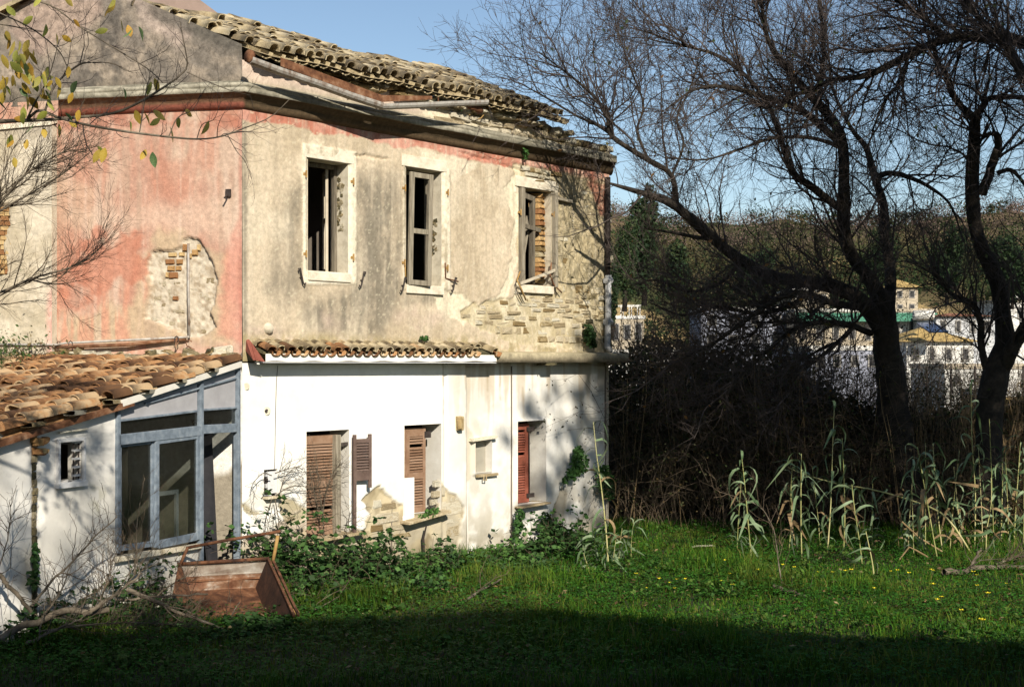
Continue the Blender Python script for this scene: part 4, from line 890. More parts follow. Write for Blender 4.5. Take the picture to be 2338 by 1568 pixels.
# small window: frame, louvre clips, red board inside
a, b, z0, z1 = SMALL; N_ = Vector((Lw.n[0], Lw.n[1], 0)); mb = MB()
for t in (a-.015, b+.015): mb.bar(Lw.P(t, z0-.06, .012), Lw.P(t, z1+.03, .012), .03, .05, N_)
mb.bar(Lw.P(a-.04, z1+.02, .012), Lw.P(b+.04, z1+.02, .012), .03, .04); mb.bar(Lw.P(a-.04, z0-.04, .02), Lw.P(b+.04, z0-.04, .02), .06, .06); mb.build('window_frame', M_FRAME_PALE, lean, bevel=.004)
for i in range(5): MB().box(Lw.P(a+.06, z0+.05+i*(z1-z0-.06)/4, -.03), (.05, .02, .012), Lw.ax()).build('louvre_clip', M_PIPE_GREY, lean)
for s in (.02, .10): MB().bar(Lw.P(a+s, z0, -.03), Lw.P(a+s, z1, -.03), .015, .015).build('louvre_rail', M_IRON, lean)
MB().quad(Lw.P(b, z0, -.15), Lw.P(b-.12, z0, -.16), Lw.P(b-.12, z1-.15, -.16), Lw.P(b, z1-.15, -.15)).build('inner_board', M_RUST, lean)
MB().bar(Lw.P(a-.05, z1+.13, .03), Lw.P(b+.02, z1+.11, .03), .03, .015).build('window_drip', M_STONE, lean)
# rubble post at the wall joint and broken brick under the eave
t78 = Lw.t(80)
for i in range(26):
    zz = .1+i*.085; put_stone(Lw, BRICKS if i > 22 else STONES['m'], t78+.012*math.sin(i), zz, .035+.03*abs(math.sin(i*.5+1)), .08, -.03, .08, lean, 'brick' if i > 22 else 'stone')
for i in range(7): put_stone(Lw, BRICKS, t78+random.uniform(-.08, .06), float(vtop(t78))-.08-random.uniform(0, .18), .10, .05, .05, .1, lean, 'brick', random.uniform(-.5, .5), random.uniform(-.4, .4))
# interior: floor, back
m = MB(); A = Lw.P(0.3, .02, -.03); B = Lw.P(TL, .02, -.03); in_ = Vector((-4.2, .6, 0))
m.quad(A, B, B+in_, A+in_); m.quad(B, B+in_, B+in_+Vector((0, 0, 1.8)), B+Vector((0, 0, 1.8))); m.quad(A+in_, B+in_, B+in_+Vector((0, 0, 1.8)), A+in_+Vector((0, 0, 2.8)))
m.build('room_shell', M_INTERIOR, lean)
pw = Lw.t(300); m = MB(); pA = Lw.P(pw, .02, -.05); m.quad(pA, pA+Vector((-2.5, .8, 0)), pA+Vector((-2.5, .8, 2)), pA+Vector((0, 0, 2.0))); m.build('partition_wall', M_INTERIOR, lean)
# things seen through the panes
mb = MB(); q = Lw.P(Lw.t(320), .9, -.5); mb.tube([q, q+Vector((.05, .05, .5)), q+Vector((-.05, 0, 1.0))], [.08, .05, .1], 8); mb.build('inner_post', M_WOOD, lean)
# roof of the lean-to: skewed courses running down along the verge
vdir = Vector((Lw.d[0], Lw.d[1], 0)); gdir = Vector((G.d[0], G.d[1], 0)); org = Vector((-3.50, 17.72, 0))
def lp(a, s):
    """a metres to the left along the pink wall, s metres down the verge"""
    q = org+gdir*a+vdir*s+Vector((0, 0, VZ0-VSL*s-.025*math.sin(a*2.3+s)*min(1, s))); return q
n = 0; under = MB()
for r in range(15):
    s = .55+r*.33
    for c_ in range(24):
        a = .02+c_*.20+random.uniform(-.015, .015); p = lp(a, s+random.uniform(-.025, .025)); X, Y, Z = p
        px = CX+X/Y*F
        if px < -70: break
        upd = lp(a, s-.4)-lp(a, s); M = tile_matrix(p+Vector((0, 0, .075+abs(random.gauss(0, .012)))), gdir*-1, upd, .4) @ Matrix.Rotation(-.05, 4, 'X')
        if random.random() > .03: obj('roof_tile', random.choice(TILES_NEW), None, lean, M); n += 1
        M2 = tile_matrix(lp(a+.1, s)+Vector((0, 0, .035)), gdir*-1, upd, .6) @ Matrix.Rotation(math.pi, 4, 'Y'); add_stuff(M2, TILES_NEW[1], under)
tag(under.build('channel_tile_layer', M_TILE, lean), kind='stuff')
m = MB(); m.slab([lp(0, .02), lp(4.9, .02), lp(4.9, 6), lp(0, 6)], (0, 0, -.03)); m.build('roof_deck', M_TILE, lean)
MB().bar(lp(-.05, 2.2)+Vector((0, 0, -.03)), lp(-.05, 4.95)+Vector((0, 0, -.05)), .03, .07).build('verge_board', M_RUST, lean)
MB().bar(lp(-.04, .1)+Vector((0, 0, .0)), lp(-.04, 2.4)+Vector((0, 0, .0)), .05, .07).build('verge_board', M_REVEAL_W, lean)
for i in range(7):
    p = lp(-.0, .6+i*.62); obj('verge_mortar', STONES['s'][i % 7], None, lean, Matrix.Translation(p+Vector((0, 0, .03))) @ Matrix.Diagonal((.12, .5, .05, 1)))
# ------------------------------------------------------------------ unseen house added behind the camera, gable shaped to shade the foreground
def back_point(X, Y, H, z=0.0):
    """the point H high whose shadow falls on ground point X, Y"""
    L = (H-z)/math.tan(SUN_EL); return Vector((X+SUN_H.x*L, Y+SUN_H.y*L, H))
nb = empty('shade_house', (3, -8, 0), 'tall plain stone house added unseen behind the viewpoint, low gable shaped to shade the foreground', 'house')
A_, B_, C_ = back_point(-7.5, 13.2, 9.8), back_point(-.2, 16.1, 11.3), back_point(9.5, 12.4, 9.4)
back = Vector((0, -9, 0)); dn = lambda p: Vector((p.x, p.y, 0))
MB().slab([dn(A_), dn(C_), C_, B_, A_], back).build('wall', M_STONE, nb)
m = MB(); up_ = Vector((0, 0, .02)); m.slab([A_+up_, B_+up_, B_+up_+back, A_+up_+back], (0, 0, .15)); m.slab([B_+up_, C_+up_, C_+up_+back, B_+up_+back], (0, 0, .15)); m.build('roof', M_TILE_OLD, nb)

# ------------------------------------------------------------------ foliage materials
M_LEAF = am('green_leaves', rough=.65, var=.25, scale=3, bump=0, spec=.15, trans=.25)
M_GRASS = am('grass_blades', rough=.75, var=.2, scale=2, bump=0, spec=.08, trans=.3)
M_DRYLEAF = am('yellowing_leaves', rough=.6, var=.3, scale=30, bump=0, spec=.3, trans=.3)
M_FAR = am('hillside_scrub', rough=.9, var=.2, scale=.5, bump=0, spec=.1)
M_BARK = pm('dark_rough_bark', [(.012, .010, .008), (.030, .024, .018), (.06, .047, .035)], 7, .95, 1.0, 26, bdist=.03)
M_TWIG = pm('grey_brown_twigs', [(.03, .024, .021), (.06, .047, .042), (.12, .093, .083)], 2, .9, 0)
M_BRIAR = pm('dry_bramble_stems', [(.04, .03, .02), (.09, .066, .045), (.20, .145, .09)], 2, .9, 0)
M_BRANCH = pm('lichened_branch', [(.045, .035, .025), (.11, .088, .062), (.21, .175, .13)], 9, .9, .7, 40)
M_REEDSTEM = pm('reed_cane', [(.18, .20, .06), (.34, .33, .13), (.45, .40, .2)], 5, .7, .2, 30, rnd=.3)
M_REEDLEAF = pm('reed_leaf', [(.07, .115, .05), (.125, .18, .09), (.2, .255, .15)], 5, .6, .2, 40, rnd=.5)
M_STRAW = pm('dead_cane', [(.10, .065, .03), (.22, .15, .075), (.33, .24, .13)], 4, .8, 0)

def tree(name, label, base, limbs, counts, lens, group=None, bark=M_BARK, twig=M_TWIG, seed=1, up=.12, rmin=.0034, cat='bare tree', bias=None, leafn=0, leafcol=None):
    """limbs: lists of (x, y, depth, radius px) traced from the photo, the first ones are trunk"""
    rng = np.random.default_rng(seed); root = empty(name, base, label, cat, group); P_ = []; R_ = []
    for k, (nm, L) in enumerate(limbs):
        a = np.array([(*at(x, y, Y), r/F*Y) for x, y, Y, r in L]); s = spline(a, 26); n = len(s)
        amp = s[:, 3]*.35; s[:, :3] += (np.stack([fbm(np.arange(n)*.35, np.full(n, k*3.+j*7), 3, seed+j) for j in range(3)], 1)-.5)*2*amp[:, None]
        s[:, 3] *= .76+.3*fbm(np.arange(n)*.5, np.full(n, k*2.), 2, seed)
        V, Q = tubes_np(s[None, :, :3], s[None, :, 3], 9 if s[0, 3] > .05 else 6); obj(nm, mesh_np(nm, V, Q, smooth=True), bark, root); P_.append(s[:, :3]); R_.append(s[:, 3])
    P_ = np.array(P_); R_ = np.array(R_); parts = []
    wgt = (P_, R_)
    l1, r1 = grow(P_[1:], R_[1:], counts[0], lens[0], rng, segs=7, wob=.22, up=up, rr=.5, u0=.12, rmin=.006, bias=bias)
    def prune(p, r):
        q = (p[:, 1:, 0] < 1.95) & (p[:, 1:, 2] < 6.25); k = ~q.any(1) | (rng.random(len(p)) < .22); return p[k], r[k]   # the crown is thin in front of the masonry
    l1, r1 = prune(l1, r1)
    l2, r2 = grow(l1, r1, counts[1], lens[1], rng, segs=5, wob=.22, up=up, rr=.55, u0=.1, rmin=.0035)
    l2, r2 = prune(l2, r2)
    l3, r3 = grow(l2, r2, counts[2], lens[2], rng, ang=(.4, .9), segs=2, wob=.2, up=up*.6, rr=.6, u0=.1, rmin=rmin)
    e1, q1 = grow(np.array([p[-8:] for p in P_]), np.array([p[-8:] for p in R_]), counts[0]//5, lens[0], rng, ang=(.1, .6), segs=7, wob=.2, up=up, rr=.8, u0=.4, rmin=.006)
    e1, q1 = prune(e1, q1)
    l2b, r2b = grow(e1, q1, counts[1]//5, lens[1], rng, segs=5, wob=.2, up=up, rr=.55, u0=.05, rmin=.0035)
    l3b, r3b = grow(l2b, r2b, counts[2]//5, lens[2], rng, ang=(.4, .9), segs=2, wob=.2, up=up*.6, rr=.6, u0=.1, rmin=rmin)
    for p, r, s in ((l1, r1, 5), (e1, q1, 5), (l2, r2, 4), (l2b, r2b, 4), (l3, r3, 3), (l3b, r3b, 3)): parts.append(tubes_np(p, r, s))
    V, Q = join(parts); obj('crown', mesh_np('crown', V, Q, smooth=True), twig, root)
    if leafn:
        tips = np.concatenate([l3[:, -1], l2[:, -1]]); pos = tips[rng.choice(len(tips), leafn)]; V, Q = leaves_np(pos, rng.uniform(.05, .1, leafn), rng, .6, dirs=rng.normal(size=(leafn, 3))+np.array([0, 0, -1.2]))
        col = np.asarray(leafcol)[rng.integers(0, len(leafcol), leafn)]; obj('foliage', mesh_np('foliage', V, Q, col=np.repeat(col, 5, 0)), M_DRYLEAF, root)
    return root

# big bare tree leaning over the end of the house
T1 = [
 ('trunk', [(2100, 1190, 24.6, 52), (2062, 1080, 24.6, 42), (2040, 960, 24.6, 38), (2026, 850, 24.5, 36), (2020, 770, 24.5, 34), (2016, 690, 24.4, 26), (2000, 655, 24.4, 20)]),
 ('limb', [(2030, 790, 24.5, 24), (1972, 696, 24.3, 21), (1915, 660, 24.1, 19), (1873, 646, 24.0, 17), (1768, 633, 23.6, 16), (1685, 592, 23.2, 15), (1611, 529, 22.8, 14), (1533, 466, 22.4, 11), (1439, 434, 22.0, 6), (1390, 418, 21.8, 3)]),
 ('limb', [(2016, 700, 24.4, 24), (1990, 640, 24.3, 19), (1946, 586, 24.2, 17), (1926, 523, 24.1, 16), (1924, 445, 24.0, 15), (1923, 356, 23.8, 14), (1910, 293, 23.7, 13), (1857, 230, 23.4, 11), (1810, 173, 23.1, 9), (1758, 105, 22.8, 7), (1742, 31, 22.5, 5), (1735, -60, 22.3, 3)]),
 ('limb', [(1545, 476, 22.45, 9), (1533, 403, 22.3, 7), (1480, 366, 22.0, 6.5), (1428, 335, 21.8, 6), (1391, 306, 21.7, 5), (1385, 260, 21.6, 4.5), (1350, 215, 21.5, 3.5), (1290, 165, 21.3, 2.5), (1230, 120, 21.2, 1.5)]),
 ('limb', [(1925, 480, 24.05, 11), (1899, 466, 23.9, 10), (1850, 425, 23.7, 9), (1815, 400, 23.5, 8.5), (1789, 340, 23.4, 7.5), (1763, 257, 23.2, 6.5), (1716, 188, 23.0, 5.5), (1643, 131, 22.7, 4.5), (1559, 105, 22.4, 3), (1470, 70, 22.2, 1.6)]),
 ('limb', [(1916, 330, 23.75, 9), (1890, 300, 23.6, 9), (1826, 252, 23.3, 8), (1742, 222, 23.0, 6.5), (1658, 200, 22.7, 5), (1585, 205, 22.5, 3.5), (1520, 250, 22.3, 2)]),
 ('limb', [(2030, 700, 24.4, 16), (2034, 618, 24.6, 14), (2018, 540, 24.8, 12.5), (2015, 461, 25.0, 11), (1996, 402, 25.1, 9), (1978, 340, 25.2, 7.5), (1940, 290, 25.3, 5), (1900, 200, 25.4, 3.5), (1890, 100, 25.5, 2)]),
 ('limb', [(1998, 404, 25.1, 8), (2035, 396, 25.0, 7), (2072, 403, 24.8, 6), (2124, 429, 24.6, 4.5), (2170, 470, 24.5, 3), (2195, 540, 24.5, 1.6)]),
 ('limb', [(1975, 702, 24.3, 10), (1900, 690, 23.6, 9), (1828, 668, 23.0, 8), (1760, 690, 22.6, 7), (1690, 740, 22.4, 5.5), (1620, 790, 22.3, 4), (1530, 830, 22.2, 2.2)]),
 ('limb', [(1990, 760, 24.4, 9), (1930, 740, 23.9, 8), (1870, 735, 23.5, 7), (1800, 760, 23.2, 6), (1720, 830, 23.0, 4.5), (1650, 900, 22.9, 2.5)]),
 ('limb', [(1870, 648, 24.0, 7), (1800, 700, 23.7, 6), (1720, 715, 23.4, 5), (1640, 700, 23.1, 4), (1560, 720, 22.9, 3), (1480, 690, 22.7, 1.6)]),
 ('limb', [(1690, 600, 23.2, 6), (1640, 650, 23.0, 5), (1570, 665, 22.8, 4), (1500, 640, 22.6, 3), (1440, 650, 22.4, 1.6)]),
 ('limb', [(1950, 745, 24.0, 7), (1890, 800, 23.7, 6), (1830, 850, 23.5, 5), (1790, 920, 23.4, 3)]),
 ('limb', [(1770, 634, 23.6, 5), (1760, 690, 23.4, 4), (1720, 760, 23.2, 3.2), (1660, 780, 23.0, 2.2), (1600, 830, 22.9, 1.2)]),
 ('limb', [(1480, 368, 22.0, 4.5), (1455, 300, 22.0, 3.8), (1468, 240, 22.0, 3.2), (1440, 160, 21.9, 2.4), (1415, 90, 21.9, 1.6), (1400, 30, 21.9, 1)]),
 ('limb', [(1428, 335, 21.8, 4.5), (1370, 290, 21.7, 3.8), (1310, 262, 21.6, 3), (1250, 225, 21.5, 2.2), (1185, 190, 21.4, 1.3)]),
 ('limb', [(1533, 403, 22.3, 4), (1560, 330, 22.4, 3.5), (1545, 270, 22.4, 3), (1580, 190, 22.5, 2.3), (1600, 110, 22.6, 1.6), (1640, 20, 22.7, 1)]),
 ('limb', [(1923, 340, 23.8, 6), (1855, 315, 23.4, 5), (1770, 315, 23.0, 4.2), (1690, 340, 22.7, 3.4), (1610, 365, 22.5, 2.6), (1520, 360, 22.3, 1.6)]),
 ('limb', [(1870, 240, 23.5, 7), (1875, 170, 23.6, 6), (1880, 90, 23.7, 5), (1870, 10, 23.8, 4), (1865, -70, 23.9, 2.5)]),
 ('limb', [(1640, 550, 23.0, 6), (1580, 540, 22.7, 5), (1520, 528, 22.4, 3.5), (1470, 522, 22.2, 2.2)]),
]
tree('bare_tree', 'large leaning bare tree whose limbs reach across to the house end and over its roof', at(2100, 1190, 24.6), T1, (500, 4200, 17500), ((.8, 2.6), (.4, 1.2), (.16, .5)), seed=3, up=.10, bias=(-.15, -.05, .05), leafn=520, leafcol=[(.03, .05, .015), (.04, .06, .02), (.10, .09, .02), (.16, .08, .02)])
T2 = [
 ('trunk', [(2250, 1180, 23.4, 40), (2256, 1050, 23.4, 34), (2262, 930, 23.4, 33), (2270, 850, 23.4, 32), (2292, 785, 23.4, 27), (2288, 720, 23.4, 22), (2281, 654, 23.4, 19), (2250, 585, 23.4, 18), (2222, 497, 23.3, 18), (2217, 400, 23.2, 17), (2222, 314, 23.1, 15), (2229, 262, 23.0, 11)]),
 ('limb', [(2240, 445, 23.2, 13), (2262, 385, 23.0, 12), (2280, 330, 22.9, 10), (2270, 306, 22.8, 7), (2240, 312, 22.8, 4)]),
 ('limb', [(2228, 275, 23.0, 10), (2187, 236, 22.7, 7.5), (2161, 183, 22.5, 6), (2135, 126, 22.3, 4.5), (2110, 60, 22.1, 3), (2095, 0, 22.0, 2)]),
 ('limb', [(2446, 420, 21.95, 15), (2425, 250, 21.8, 15), (2380, 130, 21.8, 15), (2310, 92, 21.9, 15), (2255, 86, 22.0, 14), (2161, 90, 22.1, 12), (2072, 128, 22.3, 10), (1978, 173, 22.5, 8), (1899, 183, 22.7, 6.5), (1842, 209, 22.9, 4.5), (1790, 215, 23.0, 2.5)]),
 ('limb', [(2282, 850, 23.4, 22), (2310, 800, 23.1, 19), (2345, 745, 22.9, 18), (2400, 660, 22.6, 17), (2450, 500, 22.2, 16), (2440, 360, 21.8, 16), (2400, 250, 21.5, 15)]),
 ('limb', [(2262, 860, 23.4, 10), (2240, 800, 23.4, 9), (2238, 740, 23.4, 8), (2222, 697, 23.4, 7.5), (2168, 668, 23.3, 5), (2130, 610, 23.2, 2.5)]),
 ('limb', [(2400, 250, 21.5, 16), (2340, 180, 21.6, 14), (2300, 110, 21.7, 12), (2250, 60, 21.8, 9), (2200, 0, 21.9, 6)]),
 ('limb', [(2230, 262, 23.0, 8), (2260, 225, 22.9, 7), (2337, 225, 22.7, 6), (2400, 240, 22.6, 5)]),
 ('limb', [(2275, 395, 23.0, 6), (2310, 390, 22.9, 5), (2345, 430, 22.8, 4)]),
 ('limb', [(2160, 92, 22.1, 7), (2120, 50, 22.0, 6), (2060, 10, 21.9, 5), (2000, -30, 21.8, 3)]),
 ('limb', [(2072, 128, 22.3, 6), (2060, 180, 22.2, 4.5), (2020, 230, 22.1, 3.4), (1990, 300, 22.0, 2)]),
]
tree('bare_tree', 'upright bare tree with a forked trunk, standing right of the large leaning tree', at(2250, 1180, 23.4), T2, (330, 2700, 12000), ((.9, 2.8), (.45, 1.3), (.16, .5)), seed=8, up=.04, leafn=300, leafcol=[(.03, .05, .015), (.04, .06, .02), (.08, .08, .02)])

# tangled scrub behind the lawn: one mass
def undergrowth():
    rng = np.random.default_rng(21); n = 4800; parts = []
    X = rng.uniform(2.0, 13.5, n); Y = rng.uniform(24.3, 29.5, n); Y = np.maximum(Y, 24.2+.12*np.abs(X-4)*0)
    top = 2.8+.5*(fbm(X*.5, Y*.5, 3, 6)-.5)*2-.25*(X > 8)+.35*sst(6.5, 3.5, X)
    p = np.empty((n, 7, 3)); p[:, 0] = np.stack([X, Y, ground_z(X, Y)], 1); d = unit(np.stack([rng.normal(0, .35, n), rng.normal(-.1, .35, n), np.ones(n)], 1)); L = top*rng.uniform(.5, 1.3, n)
    for k in range(6):
        d = unit(d+rng.normal(size=(n, 3))*.18+np.array([0, -.02, -.10*k])); p[:, k+1] = p[:, k]+d*(L/5.2)[:, None]
    r = rng.uniform(.003, .007, n)[:, None]*np.linspace(1, .4, 7)[None]; parts.append(tubes_np(p, r, 3))
    tw, tr = grow(p, r, 23000, (.2, .7), rng, segs=2, wob=.3, up=0, rr=.7, u0=.15, rmin=.0022); parts.append(tubes_np(tw, tr, 3))
    V, Q = join(parts); o = obj('undergrowth', mesh_np('undergrowth', V, Q), M_BRIAR); tag(o, 'dark tangle of bramble stems and bare scrub under the trees', 'scrub', kind='stuff')
    m = 64000; i = rng.integers(0, len(tw), m); pos = tw[i, rng.integers(0, 3, m)]+rng.normal(size=(m, 3))*.08
    b = 85000; Xb = rng.uniform(1.9, 14, b); Yb = rng.uniform(25.0, 30, b); hb = (2.3+.95*sst(7.4, 5.6, Xb)+2.2*(fbm(Xb*.5, Yb*.5, 3, 8)-.47))*rng.uniform(0, 1, b)**.85
    hb = hb*.86; pos2 = np.stack([Xb, Yb, ground_z(Xb, Yb)+hb], 1)
    V1, Q1 = leaves_np(pos, rng.uniform(.03, .07, m), rng, .6, simple=True); V2, Q2 = leaves_np(pos2, rng.uniform(.06, .13, b), rng, .8, simple=True); V, Q = join([(V1, Q1), (V2, Q2)])
    pal = np.array([(.03, .035, .012), (.045, .045, .018), (.07, .05, .022), (.05, .075, .02), (.11, .075, .03)]); c1 = pal[rng.choice(5, m, p=[.35, .25, .2, .12, .08])]; c2 = pal[rng.choice(5, b, p=[.3, .25, .25, .08, .12])]*.7
    o = obj('scrub_foliage', mesh_np('scrub_foliage', V, Q, col=np.repeat(np.concatenate([c1, c2]), 5, 0)), M_LEAF); tag(o, 'dark leaves scattered through the bramble tangle', 'scrub leaves', kind='stuff')
undergrowth()
def saplings():
    rng = np.random.default_rng(27); n = 480; X = np.concatenate([rng.uniform(1.8, 7.0, 260), rng.uniform(6.5, 13.5, 220)]); Y = rng.uniform(25.5, 33, n); p = np.empty((n, 9, 3)); p[:, 0] = np.stack([X, Y, ground_z(X, Y)], 1); d = unit(np.stack([rng.normal(0, .25, n), rng.normal(0, .2, n), np.ones(n)], 1)); L = rng.uniform(3.0, 5.2, n)-.9*(X > 7)
    for k in range(8): d = unit(d+rng.normal(size=(n, 3))*.14); p[:, k+1] = p[:, k]+d*(L/8)[:, None]
    r = rng.uniform(.008, .018, n)[:, None]*np.linspace(1, .3, 9)[None]; a, ar = grow(p, r, 3600, (.4, 1.3), rng, segs=5, wob=.22, up=.08, rr=.6, u0=.3, rmin=.0045); b, br = grow(a, ar, 12000, (.15, .5), rng, segs=2, wob=.25, up=.05, rr=.6, rmin=.003)
    V, Q = join([tubes_np(p, r, 4), tubes_np(a, ar, 3), tubes_np(b, br, 3)]); o = obj('bare_saplings', mesh_np('bare_saplings', V, Q), M_TWIG); tag(o, 'bare young stems rising out of the scrub behind the big trees', 'saplings', kind='stuff')
    m = 5000; i = rng.integers(0, len(b), m); V, Q = leaves_np(b[i, 2]+rng.normal(size=(m, 3))*.03, rng.uniform(.04, .08, m), rng, .6); pl = np.array([(.03, .045, .014), (.05, .06, .02), (.13, .10, .03), (.2, .13, .04)]); c = pl[rng.choice(4, m, p=[.5, .3, .13, .07])]; o = obj('sapling_foliage', mesh_np('sapling_foliage', V, Q, col=np.repeat(c, 5, 0)), M_DRYLEAF); tag(o, 'few remaining leaves on the bare saplings', 'sapling leaves', kind='stuff')
saplings()
def dead_canes():
    rng = np.random.default_rng(24); n = 560; x = np.concatenate([rng.uniform(2030, 2360, 480), rng.uniform(1400, 2030, 80)]); Y = rng.uniform(24.2, 26.5, n); X = (x-CX)/F*Y; p = np.empty((n, 6, 3)); p[:, 0] = np.stack([X, Y, ground_z(X, Y)], 1); d = unit(np.stack([rng.normal(0, .12, n), rng.normal(0, .1, n), np.ones(n)], 1)); L = rng.uniform(1.2, 3.2, n)
    for k in range(5): d = unit(d+rng.normal(size=(n, 3))*.06); p[:, k+1] = p[:, k]+d*(L/5)[:, None]
    r = rng.uniform(.004, .010, n)[:, None]*np.linspace(1, .5, 6)[None]; V, Q = tubes_np(p, r, 4); o = obj('dead_canes', mesh_np('dead_canes', V, Q), M_STRAW); tag(o, 'dry upright canes standing among the scrub under the trees', 'dead canes', kind='stuff')
dead_canes()

# unseen evergreen crown added on the right to keep scrub and trunks in shade
def leaf_ball(rng, n, c, r, size, shell=.55, squash=1.0):
    v = unit(rng.normal(size=(n, 3))); q = v*(rng.uniform(shell, 1, n)**.5)[:, None]*np.asarray(r); return np.asarray(c)+q
def crown_mesh(name, blobs, n, size, pal, rng, wsp=.25, flat=.3, ratio=.6):
    pos = []; cols = []
    tot = sum(b[3] for b in blobs)
    for (cx, cy, cz, w, rx, ry, rz) in blobs:
        k = int(n*w/tot); v = unit(rng.normal(size=(k, 3))); q = v*(rng.uniform(.15, 1, k)**.45)[:, None]; q = q*(1+wsp*(fbm(v[:, 0]*3+cx, v[:, 1]*3+v[:, 2]*2+cy, 3, 4)-.5)[:, None]*2)
        pos.append(np.array((cx, cy, cz))+q*np.array((rx, ry, rz))); cols.append(np.asarray(pal)[rng.integers(0, len(pal), k)]*rng.uniform(.75, 1.25, (k, 1)))
    pos = np.concatenate(pos); col = np.concatenate(cols); V, Q = leaves_np(pos, rng.uniform(.7, 1.3, len(pos))*size, rng, ratio, flat, simple=True); return mesh_np(name, V, Q, col=np.repeat(col, 5, 0))
PAL_GREEN = [(.018, .036, .016), (.026, .048, .018), (.038, .06, .024)]; PAL_LIVE = [(.025, .05, .022), (.038, .065, .024), (.06, .08, .03)]
def evergreen(name, label, base, h, blobs, n, size, pal, group=None, seed=1, cat='tree'):
    rng = np.random.default_rng(seed); root = empty(name, base, label, cat, group); b = Vector(base)
    MB().tube([b+Vector((0, 0, -.3)), b+Vector((.1, 0, h*.3)), b+Vector((0, .1, h*.6))], [.05*h**.7, .04*h**.7, .02*h**.7], 8).build('trunk', M_BARK, root, True)
    obj('crown', crown_mesh('crown', [(b.x+x, b.y+y, b.z+z, w, rx, ry, rz) for x, y, z, w, rx, ry, rz in blobs], n, size, pal, rng), M_LEAF, root); return root
evergreen('evergreen_tree', 'tall dense evergreen tree added unseen on the right to shade the scrub and trunks', (12.0, 11.0, 0), 15, [(-5.2, .3, 10.6, 1.3, 1.5, 1.8, 1.9), (-2.4, .5, 9.6, 3, 2.8, 3.0, 2.6), (.6, .8, 10.2, 1.2, 2.2, 2.4, 2.4), (-1.5, 0, 12.5, 2.6, 3.6, 3.2, 2.6)], 11000, .26, PAL_GREEN, seed=31)
evergreen('evergreen_tree', 'thin leafy tree added unseen behind the shade house, casting dappled shade', (2.2, -14.5, 0), 16, [(.8, 5.5, 15.0, 1.1, 1.6, 1.6, 1.9), (-.6, 6.0, 13.8, .9, 1.3, 1.3, 1.2), (-1.2, 5.0, 15.8, .8, 1.6, 1.6, 1.4)], 330, .36, PAL_GREEN, seed=32)
evergreen('evergreen_tree', 'thin leafy tree outside the view on the right, beside the added shade house', (9.6, -2.0, 0), 17, [(-.8, 1.2, 15.6, 1, 1.5, 1.5, 1.5), (.3, 1.6, 17.2, 1, 1.4, 1.4, 1.2)], 480, .38, PAL_GREEN, seed=33)
# ------------------------------------------------------------------ the far side of the valley
def hill_z(X, Y):
    a = X/np.maximum(Y, 1)*F+CX
    crest = 50+5*np.sin(a*.006+1)+8*(fbm(a*.01, a*0, 3, 3)-.5)-sst(1700, 2300, a)*4
    z = -2.6+sst(175, 430, Y)*crest+ (fbm(X*.02, Y*.02, 4, 2)-.5)*10*sst(185, 260, Y); return z
hx = np.linspace(-.35, .75, 150); hy = np.concatenate([np.linspace(168, 440, 110), [520, 700]])
AX, HYY = np.meshgrid(hx, hy, indexing='ij'); HX = AX*HYY; HZ = hill_z(HX, HYY); HZ[:, -2:] -= np.array([8, 40])
hcl = lambda X, Y, Z: sst(.57, .62, fbm(X*.030+2, Z*.07+Y*.004, 4, 15))*sst(1, 8, Z)*sst(38, 26, Z)
hn = fbm(HX*.03, HYY*.03, 4, 12); hc = mix((.06, .065, .025), (.14, .105, .055), sst(.4, .6, hn)); hc = mix(hc, (.42, .30, .14), hcl(HX, HYY, HZ))
o = obj('hill', mesh_np('hill', np.stack([HX, HYY, HZ], -1).reshape(-1, 3), grid_quads(len(hx), len(hy)), col=hc.reshape(-1, 3), smooth=True), M_FAR); o['kind'] = 'structure'
def far_wood():
    rng = np.random.default_rng(41); n = 1900; Y = 180+250*rng.random(n)**.8; X = rng.uniform(-.12, .5, n)*Y; Z = hill_z(X, Y); ke = rng.random(n) > hcl(X, Y, Z)*.9; X, Y, Z = X[ke], Y[ke], Z[ke]; n = len(X); k = 95; r = rng.uniform(2.2, 5.0, n)*(.7+Y/500)*np.where(Y > 345, .62, 1)
    pick = fbm(X*.02, Y*.02, 3, 44)*.7+rng.random(n)*.4; pal = np.array([(.018, .034, .014), (.032, .048, .018), (.065, .055, .026), (.115, .08, .065), (.15, .105, .09)])
    pos = np.repeat(np.stack([X, Y, Z+r*.6], 1), k, 0)+unit(rng.normal(size=(n*k, 3)))*(np.repeat(r, k)*rng.uniform(.3, 1, n*k)**.5)[:, None]*np.array([1, 1, .8])
    pi = np.clip(((pick-.15)/.8*3.2).astype(int), 0, 2); crest = (Y > 330) & (rng.random(n) < .75); pi[crest] = rng.integers(3, 5, crest.sum()); col = np.repeat(pal[pi], k, 0)*rng.uniform(.7, 1.3, (n*k, 1))
    sz = np.where(np.repeat(crest, k), .6, 1.0)*rng.uniform(.7, 1.3, n*k)*.62; V, Q = leaves_np(pos, sz, rng, .8, simple=True)
    o = obj('wooded_slope', mesh_np('wooded_slope', V, Q, col=np.repeat(col, 5, 0)), M_FAR); tag(o, 'scrub and woodland covering the hill beyond the town', 'woodland', kind='stuff')
far_wood()

